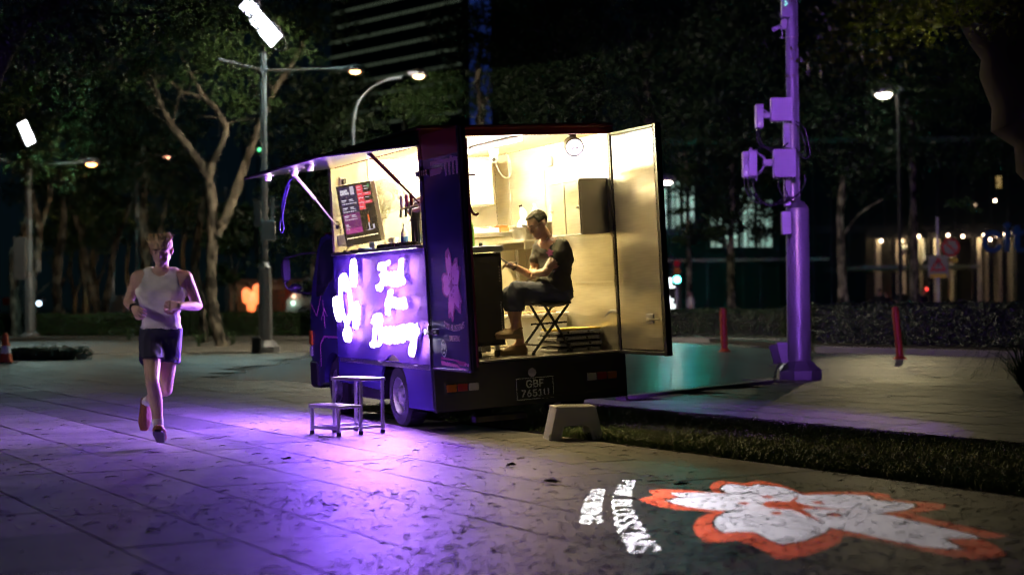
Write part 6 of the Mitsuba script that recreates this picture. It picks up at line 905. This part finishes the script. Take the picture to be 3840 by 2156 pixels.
# big foreground trunk at the top right, with lit twigs hanging from it
tree('huge dark leaning trunk in the top right corner with lime lit twigs', [
  ([(4.325, 11, 0.444), (4.041, 11, 1.253), (3.782, 11, 1.928), (3.548, 11, 2.524), (3.378, 11, 2.93), (3.262, 11, 3.309)], .34, .27), ([(3.339, 11, 2.985), (2.84, 10, 2.852), (2.477, 9.2, 2.679), (2.104, 8.6, 2.553), (1.89, 8.4, 2.494)], .035, .007), ([(3.261, 11, 3.255), (2.69, 9.8, 3.071), (2.199, 8.8, 2.807), (1.915, 8.5, 2.667), (1.727, 8.4, 2.609)], .035, .007), ([(2.104, 8.6, 2.553), (1.996, 8.5, 2.458), (1.807, 8.4, 2.402), (1.704, 8.4, 2.407)], .010, .004), ([(2.199, 8.8, 2.807), (2.085, 8.6, 2.663), (1.976, 8.5, 2.583)], .010, .004)],
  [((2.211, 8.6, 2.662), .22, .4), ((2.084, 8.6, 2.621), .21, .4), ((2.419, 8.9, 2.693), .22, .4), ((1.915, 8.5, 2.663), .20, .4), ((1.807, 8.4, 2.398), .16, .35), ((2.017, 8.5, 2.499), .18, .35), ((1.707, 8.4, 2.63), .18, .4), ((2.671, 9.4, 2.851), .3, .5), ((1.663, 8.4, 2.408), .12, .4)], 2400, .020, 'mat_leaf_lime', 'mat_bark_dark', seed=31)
spot('twig_fill_spot', (2.128, 8.2, 1.785), (2.127, 8.6, 2.642), (20, 20, 4.5), 26, 12, .15)  # spot added below the twigs to brighten them, no lamp there
# dark overhanging twigs in front of the left floodlight
tree('dark overhanging tree in the top left corner', [([(-9.891, 30, 0.259), (-9.8, 30, 3.193), (-9.566, 30, 5.396), (-8.972, 30, 6.421), (-7.939, 30, 7)], .30, .10), ([(-8.972, 30, 6.421), (-7.942, 30, 6.632), (-6.987, 30, 6.548), (-5.883, 30, 6.685)], .06, .015), ([(-7.939, 30, 7), (-6.532, 31, 7.256), (-5.332, 32, 7.362)], .06, .015)],
  [((-8.534, 30, 5.975), 1.6, .5), ((-7.648, 30, 6.555), 1.5, .5), ((-9.117, 30, 6.717), 1.5, .6), ((-6.324, 30, 6.689), 1.1, .4), ((-5.649, 32, 6.893), .9, .4), ((-5.916, 36, 7.436), .35, .6), ((-8.32, 30, 4.942), .7, .8)], 6500, .05, 'mat_leaf_dark', 'mat_bark_dark', seed=33)
# ferns at the tree feet
def fern(x, y, label, seed): strap_plant(x, y, label, 26, .42, .62, m='mat_leaf_mid', seed=seed)
fern(*(-9.404, 48.776), 'fern clump at the left foot of the forked tree', 3); fern(*(-8.687, 50.499), 'fern clump at the right foot of the forked tree', 4); fern(*(-21.084, 76.431), 'fern clump at the foot of the straight dark tree', 5); fern(*(-16.763, 66.35), 'fern clump under the slender forking trees', 6); fern(*(-13.853, 58.81), 'pale leafy clump just left of the runner hip', 7)
# ------------------------------------------------------------------ buildings and far things
# office block across the road on the right: dark glass front with a lit lobby
OB = thing('office_building', 'dark glass office building with a lit lobby across the road on the right', 'building')
Y0 = 92.0
def bx(u_l, u_r, v_t, v_b, y, d): pass
xa, xb = (7.034, 92, 2.645)[0], (33.125, 92, 2.384)[0]; xl, xr = (19.99, 92, 2.516)[0], (28.627, 92, 2.429)[0]
zt = (23.94, 92, 5.312)[2]; zc = (23.462, 92, 3.111)[2]
put(OB + '__wall', [box(xa, xl, Y0, Y0 + 1, 0, 30), box(xl, xr, Y0, Y0 + 1, zt, 30), box(xr, xb, Y0, Y0 + 1, 0, 30)], 'mat_facade')
n_ = 26
for i in range(n_):
    x = xa + (xb - xa) * (i + .5) / n_
    for j in range(4):
        z0 = (0.1, zt + .2, zt + 5.2, zt + 10.2)[j]; z1 = (zt - .25, zt + 4.8, zt + 9.8, zt + 14.8)[j]
        if j == 0 and xl - .4 < x < xr + .4: continue
        put(OB + '__glass_panel', box(x - (xb - xa) / n_ / 2 + .06, x + (xb - xa) / n_ / 2 - .06, Y0 - .06, Y0 - .01, z0, z1), 'mat_glass_dark')
for i in range(n_ + 1):
    x = xa + (xb - xa) * i / n_
    if xl - .2 < x < xr + .2: put(OB + '__mullion', box(x - .05, x + .05, Y0 - .16, Y0 - .07, zt, 26), 'mat_facade')
    else: put(OB + '__mullion', box(x - .05, x + .05, Y0 - .16, Y0 - .07, 0, 26), 'mat_facade')
put(OB + '__floor_band', box(xa, (17.843, 92, 3.55)[0], Y0 - .4, Y0 - .17, (11.544, 92, 3.545)[2], (11.545, 92, 3.703)[2]), 'mat_column'); put(OB + '__floor_band', box(xa, xb, Y0 - .35, Y0 - .17, zt + 4.85, zt + 5.15), 'mat_concrete')
put(OB + '__lobby_back', box(xl, xr, Y0 + 7, Y0 + 7.3, 0, zt), 'mat_facade'); put(OB + '__lobby_floor', box(xl, xr, Y0, Y0 + 7, -.05, .05), 'mat_concrete'); put(OB + '__lobby_ceiling', box(xl, xr, Y0 + 1, Y0 + 7, zt - .1, zt), 'mat_concrete'); put(OB + '__lobby_side', box(xl - .3, xl - .01, Y0 + 1.01, Y0 + 7, 0, zt), 'mat_concrete'); put(OB + '__lobby_side', box(xr + .01, xr + .3, Y0 + 1.01, Y0 + 7, 0, zt), 'mat_concrete')
put(OB + '__canopy', box((18.676, 88, 3.061)[0], (25.067, 88, 2.997)[0], Y0 - 5, Y0 - .2, (21.795, 88, 2.944)[2], (21.797, 88, 3.116)[2], .03), 'mat_column')
cols = [(2222, 22), (2293, 14), (2402, 30), (2448, 14), (2478, 18), (2515, 16), (2548, 10)]
CX = [((21.024, 92, 2.505)[0], .32), ((22.261, 92, 2.493)[0], .16), ((22.689, 92, 2.489)[0], .30), ((23.498, 92, 2.481)[0], .14), ((24.488, 92, 2.471)[0], .42), ((25.478, 92, 2.461)[0], .22), ((26.782, 92, 2.448)[0], .34), ((27.547, 92, 2.44)[0], .34), ((28.357, 92, 2.432)[0], .2)]
for i, (x, w) in enumerate(CX): put(OB + '__column', box(x - w / 2, x + w / 2, Y0 + 1.2 + .5 * (i % 3), Y0 + 1.6 + .5 * (i % 3), .05, zt - .11, .02), 'mat_column')
XM = [(21.654, 92, 2.499)[0], (22.599, 92, 2.49)[0], (23.791, 92, 2.478)[0], (25.298, 92, 2.463)[0], (26.265, 92, 2.453)[0], (27.187, 92, 2.444)[0], (27.952, 92, 2.436)[0]]
for x in XM: put(OB + '__lobby_mullion', box(x - .11, x + .11, Y0 + .2, Y0 + .5, .05, zt - .01), 'mat_black')
put(OB + '__ribbon_artwork', [tube(smooth_path([(22.07, 94, 5.404), (22.108, 94, 4.829), (22.288, 94, 4.459), (22.723, 94, 4.317), (23.113, 94, 4.313)], 5), .16, 8), tube(smooth_path([(22.092, 94, 3.564), (22.189, 94, 3.908), (22.423, 94, 4.228), (22.838, 94, 4.362)], 5), .16, 8), tube([(23.491, 94, 5.091), (23.563, 94, 3.55)], .16, 8), tube([(23.72, 94, 5.043), (23.793, 94, 3.547)], .14, 8)], 'mat_white', 40)
put(OB + '__added_fascia', box(xl, xr, Y0 + .05, Y0 + .12, zt - .55, zt - .005), 'mat_facade'); put(OB + '__hidden_fill_panel', box(xl + 1, xr - 1, Y0 + .55, Y0 + .8, zt - .16, zt - .105), 'mat_lamp', em=emit(30, 22.5, 11.5, w=.25))  # added unseen glowing panel brightens the columns; dark board added to hide it
DL = [(2222, 607), (2295, 598), (2318, 594), (2340, 580), (2384, 575), (2422, 584), (2478, 580), (2488, 596), (2516, 589), (2536, 575)]
PD_ = [(19.34, 88, 4.454), (20.946, 90, 4.562), (21.652, 90, 4.666), (21.41, 88, 4.756), (23.132, 88, 4.804), (23.862, 88, 4.689), (24.509, 88, 4.79), (24.981, 88, 4.634), (25.789, 90, 4.58), (25.414, 88, 4.845), (25.983, 86, 7.106)] if False else [(20.576, 90.5, 4.631), (21.683, 90.5, 4.62), (22.458, 90.5, 4.656), (22.66, 90.5, 4.854), (24.298, 90.5, 4.904), (25.116, 90.5, 4.829), (26.29, 90.5, 4.884), (26.641, 90.5, 4.637), (27.041, 90.5, 4.788), (27.464, 90.5, 4.938), (26.787, 90, 6.773)]
for p in PD_: k = put(OB + '__downlight', cyl(V(p) + V([0, 0, .02]), V(p) + V([0, 0, .22]), .10, 12), 'mat_black', 40); put(k + '__bulb', tm(sph(V(p) - V([0, 0, .06]), .085, 10)), 'mat_lamp', em=emit(16, 11, 7, w=.03))
WN = [(1662, 1700, 440, 480), (1684, 1712, 486, 575), (1712, 1722, 450, 575), (1740, 1762, 470, 560), (1800, 1822, 560, 612), (1850, 1900, 600, 618), (1870, 1910, 470, 560), (1915, 1945, 520, 590)]
for a_, b_ in (((8.238, 91, 7.738), (8.835, 91, 5.392)), ((8.933, 91, 8.132), (9.57, 91, 5.385)), ((9.69, 91, 8.124), (10.375, 91, 5.711)), ((11.224, 91, 6.037), (11.917, 91, 4.315)), ((12.022, 91, 5.695), (12.807, 91, 4.306)), ((12.936, 91, 7.691), (13.764, 91, 4.297)), ((13.885, 91, 7.013), (14.765, 91, 4.287))):
    for i in range(2):
        for j in range(3):
            wx, wz = (b_[0] - a_[0]) / 2, (a_[2] - b_[2]) / 3; f_ = .6 + .7 * rnd.random()
            put(OB + '__lit_window', box(a_[0] + wx * i + .05, a_[0] + wx * (i + 1) - .05, 91.86, 91.92, b_[2] + wz * j + .05, b_[2] + wz * (j + 1) - .05), 'mat_lamp', em=emit(.25 * f_, .40 * f_, .34 * f_, w=.01))
put(OB + '__amber_window', box((27.435, 91, 8.036)[0], (27.721, 91, 7.765)[0], 91.86, 91.92, (27.428, 91, 7.545)[2], (27.437, 91, 8.214)[2]), 'mat_lamp', em=emit(.22, .14, .03, w=.02))
put(OB + '__entrance_light', [tm(sph(V((24.207, 95, 1.69)) + V([i * 2.2, 0, 0]), .10, 8)) for i in (-1, -.1, .8)][1], 'mat_lamp', em=emit(3.2, .12, .1, w=.02)); put(OB + '__entrance_light', tm(sph((24.21, 95, 1.899), .09, 8)), 'mat_lamp', em=emit(3.2, .12, .1, w=.02)); put(OB + '__entrance_light', tm(sph((26.021, 95, 1.881), .09, 8)), 'mat_lamp', em=emit(3.2, .12, .1, w=.02))
put(OB + '__sign_lettering', moved(text_c('citi', 1.5, .12, True), face_frame(V((27.409, 90, 3.903)), (0, -1, 0))), 'mat_label_blue')
# glass tower far behind the trees, its slab edges lit
TWR = thing('tower', 'far glass tower with thin lit floor lines behind the trees', 'tower')
c0 = V((-5.117, 400, 37.548)); dv = V([-.674, .738, 0]); dn = V([-.738, -.674, 0])
LT = 66.
TF = frame((c0[0], c0[1], 0), dv, -dn, [0, 0, 1])
put(TWR + '__core', moved(box(0, LT, .5, 40, 0, 104), TF), 'mat_facade')
for j in range(26):
    z = 4 * j + 2.0
    put(TWR + '__floor_line', moved(box(11, LT, -.35, .45, z, z + .5), TF), 'mat_lamp', em=emit(.032, .042, .027, w=.012) if z > 20 else None)
    if j % 1 == 0: put(TWR + '__glass_band', moved(box(.2, LT, .2, .44, z + .55, z + 3.95), TF), 'mat_glass_tower')
put(TWR + '__corner_panel', moved(box(-.5, 6.5, -.5, .1, 20, 104), TF), 'mat_lamp', em=emit(.005, .014, .085, w=.05))
for i in range(14): put(TWR + '__fin', moved(box(12 + 7.5 * i, 12.35 + 7.5 * i, -.3, .19, 0, 104), TF), 'mat_facade')
# warm building, lanterns, van behind the left hedge
WB = thing('shop_building', 'low warm lit building behind the hedge left of the grey pole', 'building'); w0, w1 = (-18.047, 104, 1.581), (-13.42, 104, 1.535)
put(WB + '__wall', box(w0[0], w1[0], 104, 110, 0, (-17.479, 104, 2.694)[2]), 'mat_column'); put(WB + '__roof', box(w0[0] - .3, w1[0] + .3, 103.6, 110, (-17.479, 104, 2.694)[2] + .01, (-17.479, 104, 2.694)[2] + .35), 'mat_concrete')
for i, p in enumerate(((-14.931, 103.9, 1.55), (-14.474, 103.9, 1.545), (-13.865, 103.9, 1.488))): put(WB + '__doorway', cbox(p[0], 103.93, 1.2, .9, .1, 2.4), ('mat_black', 'mat_orange', 'mat_black')[i])
point('shop_front_spill', ((-16.021, 97, 2.134)[0], 97, 4.0), (16, 11, 5.5), .1)
t = thing('lantern_string', 'string of glowing orange red lanterns hanging by the low warm building', 'lantern string')
for p, s in (((-16.183, 99, 2.081), .26), ((-16.161, 99, 1.79), .26), ((-15.919, 99, 1.836), .28), ((-15.848, 99, 1.545), .28), ((-15.875, 99, 1.255), .26), ((-15.528, 99, 2.316), .26), ((-15.457, 99, 2.001), .3), ((-15.605, 99, 1.736), .24)): put(t + '__lantern', tm(m3.Manifold.sphere(1, 16).scale((s, s, s * 1.35)).translate(tuple(map(float, p)))), 'mat_lamp', True, em=emit(2.6, .42, .10, w=.03))
put(t + '__cord', [tube([(-16.179, 99, 2.613), (-16.161, 99, 1.741)], .02, 4), tube([(-15.888, 99, 2.61), (-15.875, 99, 1.255)], .02, 4), tube([(-15.501, 99, 2.606), (-15.482, 99, 1.904)], .02, 4)], 'mat_cable')
VN = thing('minibus', 'white minibus with lit lamps behind the hedge left of the truck cab', 'minibus'); v0 = V((-11.014, 80, 0.659)); VX = v0[0]
prof_v = sg.Polygon([(0, .35), (0, 1.0), (.25, 1.15), (.75, 1.95), (1.0, 2.15), (5.0, 2.2), (5.1, 2.1), (5.1, .35)]).buffer(-.06).buffer(.06)
XV = V([[1, 0, 0, VX - .12], [0, 0, 1, 80.0], [0, 1, 0, 0.55], [0, 0, 0, 1.]])
put(VN + '__body', moved(extrude(prof_v, 1.9), XV), 'mat_white', 30)
for x0, x1 in ((.85, 1.65), (1.8, 3.0), (3.15, 4.6)): put(VN + '__window', moved(extrude(sg.box(x0, 1.2, x1, 1.9).buffer(.05), .03), V([[1, 0, 0, VX - .12], [0, 0, 1, 79.965], [0, 1, 0, .55], [0, 0, 0, 1.]])), 'mat_glass_dark')
for x in (.9, 4.1):
    k = put(VN + '__wheel', moved(TC.cylinder(.34, .24, sections=24), face_frame((VX - .12 + x, 80.05, .9), (0, -1, 0))), 'mat_rubber', 40); put(k + '__hub', moved(TC.cylinder(.18, .02, sections=18), face_frame((VX - .12 + x, 79.91, .9), (0, -1, 0))), 'mat_alu', 40)
put(VN + '__headlight', tm(sph((-10.746, 79.8, 1.399), .10, 10)), 'mat_lamp', em=emit(2.0, 3.4, 2.6, w=.03)); put(VN + '__side_marker', tm(sph((-10.705, 79.8, 1.73), .09, 10)), 'mat_lamp', em=emit(3.6, 1.7, 1.1, w=.03))
point('minibus_spill', (VX + 1.5, 76.5, 4.2), (9, 10, 11), .06)
t = thing('motorcycle_light', 'parked motorcycle with a white lamp at left behind the banded red post', 'motorcycle'); p = V((-22.687, 78, 1.629)); put(t + '__body', tm(m3.Manifold.batch_hull([sph(p + V([-.5, .3, -.2]), .2), sph(p + V([.1, .25, .05]), .16), sph(p + V([-.4, .3, -.5]), .2)])), 'mat_black', 40); put(t + '__lamp', tm(sph((-22.63, 77.8, 1.494), .12, 10)), 'mat_lamp', em=emit(3.5, 5, 6, w=.03))
for dx in (-.9, .35): put(t + '__wheel', moved(TC.torus(.28, .06, 20, 8), face_frame((p[0] + dx, p[1] + .3, .42), (0, -1, 0))), 'mat_rubber', 40)
# people far off
def bystander(x, y, z, h, face, top, label, bottom='mat_dark_cloth', pose=0):
    t = thing('person', label, 'person'); k = h / 1.72; f = V([math.cos(face), math.sin(face), 0]); s = V([-f[1], f[0], 0]); o = V([x, y, z]); P = lambda a, b, c: o + (s * a + f * b + V([0, 0, c])) * k
    q = lambda a, r0, b, r1: bone(a, r0 * k, b, r1 * k)
    body = [q(P(.0, 0, .95), .13, P(0, .0, 1.30), .15), q(P(.10, 0, 1.36), .08, P(-.10, 0, 1.36), .08), q(P(0, 0, 1.40), .055, P(0, .02, 1.55), .055)] + [q(P(e * .18, 0, 1.38), .055, P(e * .24, -.03, 1.12), .042) for e in (1, -1)] + [q(P(e * .24, -.03, 1.12), .042, P(e * .20, .10 + .12 * pose, .92 + .16 * pose), .032) for e in (1, -1)] + [q(P(e * .09, 0, .92), .095, P(e * .10, .02, .48), .062) for e in (1, -1)] + [q(P(e * .10, .02, .48), .06, P(e * .10, -.02, .08), .038) for e in (1, -1)] + [q(P(e * .10, -.02, .05), .042, P(e * .11, .15, .035), .034) for e in (1, -1)]
    hd_, A_ = head(P(0, .03, 1.62), f, (0, 0, 1), .92 * k); hn = [hand(P(e * .20, .10 + .12 * pose, .92 + .16 * pose), V([0, 0, -1]) * (1 - pose * .7) + f * .6, s * e, .5, e, .9 * k) for e in (1, -1)]
    put(t + '__body', tm(union([man(smoothed(union(body), .05, 5)), hd_] + hn)), 'mat_skin', 50)
    sh_ = smoothed(union([q(P(0, 0, .93), .155, P(0, 0, 1.28), .172), q(P(.11, 0, 1.345), .098, P(-.11, 0, 1.345), .098)] + [q(P(e * .18, 0, 1.38), .072, P(e * .225, -.02, 1.18), .062) for e in (1, -1)]), .05, 5); put(t + '__shirt', tm(man(sh_).trim_by_plane((0, 0, 1.), float(P(0, 0, .84)[2]))), top, 50)
    pn = smoothed(union([q(P(.05, 0, .93), .13, P(-.05, 0, .93), .13)] + [q(P(e * .09, 0, .9), .112, P(e * .10, .02, .48), .085) for e in (1, -1)] + [q(P(e * .10, .02, .48), .085, P(e * .10, -.02, .14), .065) for e in (1, -1)]), .05, 5); put(t + '__trousers', tm(pn), bottom, 50)
    put(t + '__hair', tm(m3.Manifold.batch_hull([sph(P(0, 0, 1.66), .088 * k), sph(P(0, .03, 1.675), .078 * k)]).trim_by_plane(tuple((V([0, 0, 1.]) - f * .5) / 1.118), float((V([0, 0, 1.]) - f * .5) @ P(0, 0, 1.635)) / 1.118)), 'mat_hair_black', 50)
for p, h, fa, top, lab, po in (((16.508, 73, 1.146), 1.74, 1.2, 'mat_dark_cloth', 'leftmost of the dark bystanders outside the lit lobby', 1), ((16.903, 73.4, 1.107), 1.62, 2.6, 'mat_dark_cloth', 'shorter bystander second from the left outside the lobby', 1), ((17.233, 72, 1.171), 1.78, 1.5, 'mat_dark_cloth', 'dark bystander seen from behind in the middle of the lobby group', 0), ((18.097, 73, 1.166), 1.80, 1.7, 'mat_blue_cloth', 'bystander in a blue shirt outside the lit lobby', 0), ((18.622, 73.6, 1.091), 1.70, 2.2, 'mat_dark_cloth', 'rightmost of the dark bystanders outside the lit lobby', 1)):
    bystander(p[0], p[1], .0, h, fa, top, lab, pose=po)
p = V((6.573, 60, 1.208)); bystander(p[0], p[1], 0, 1.68, 3.1, 'mat_offwhite', 'pedestrian in a pale top waiting by the green traffic light')
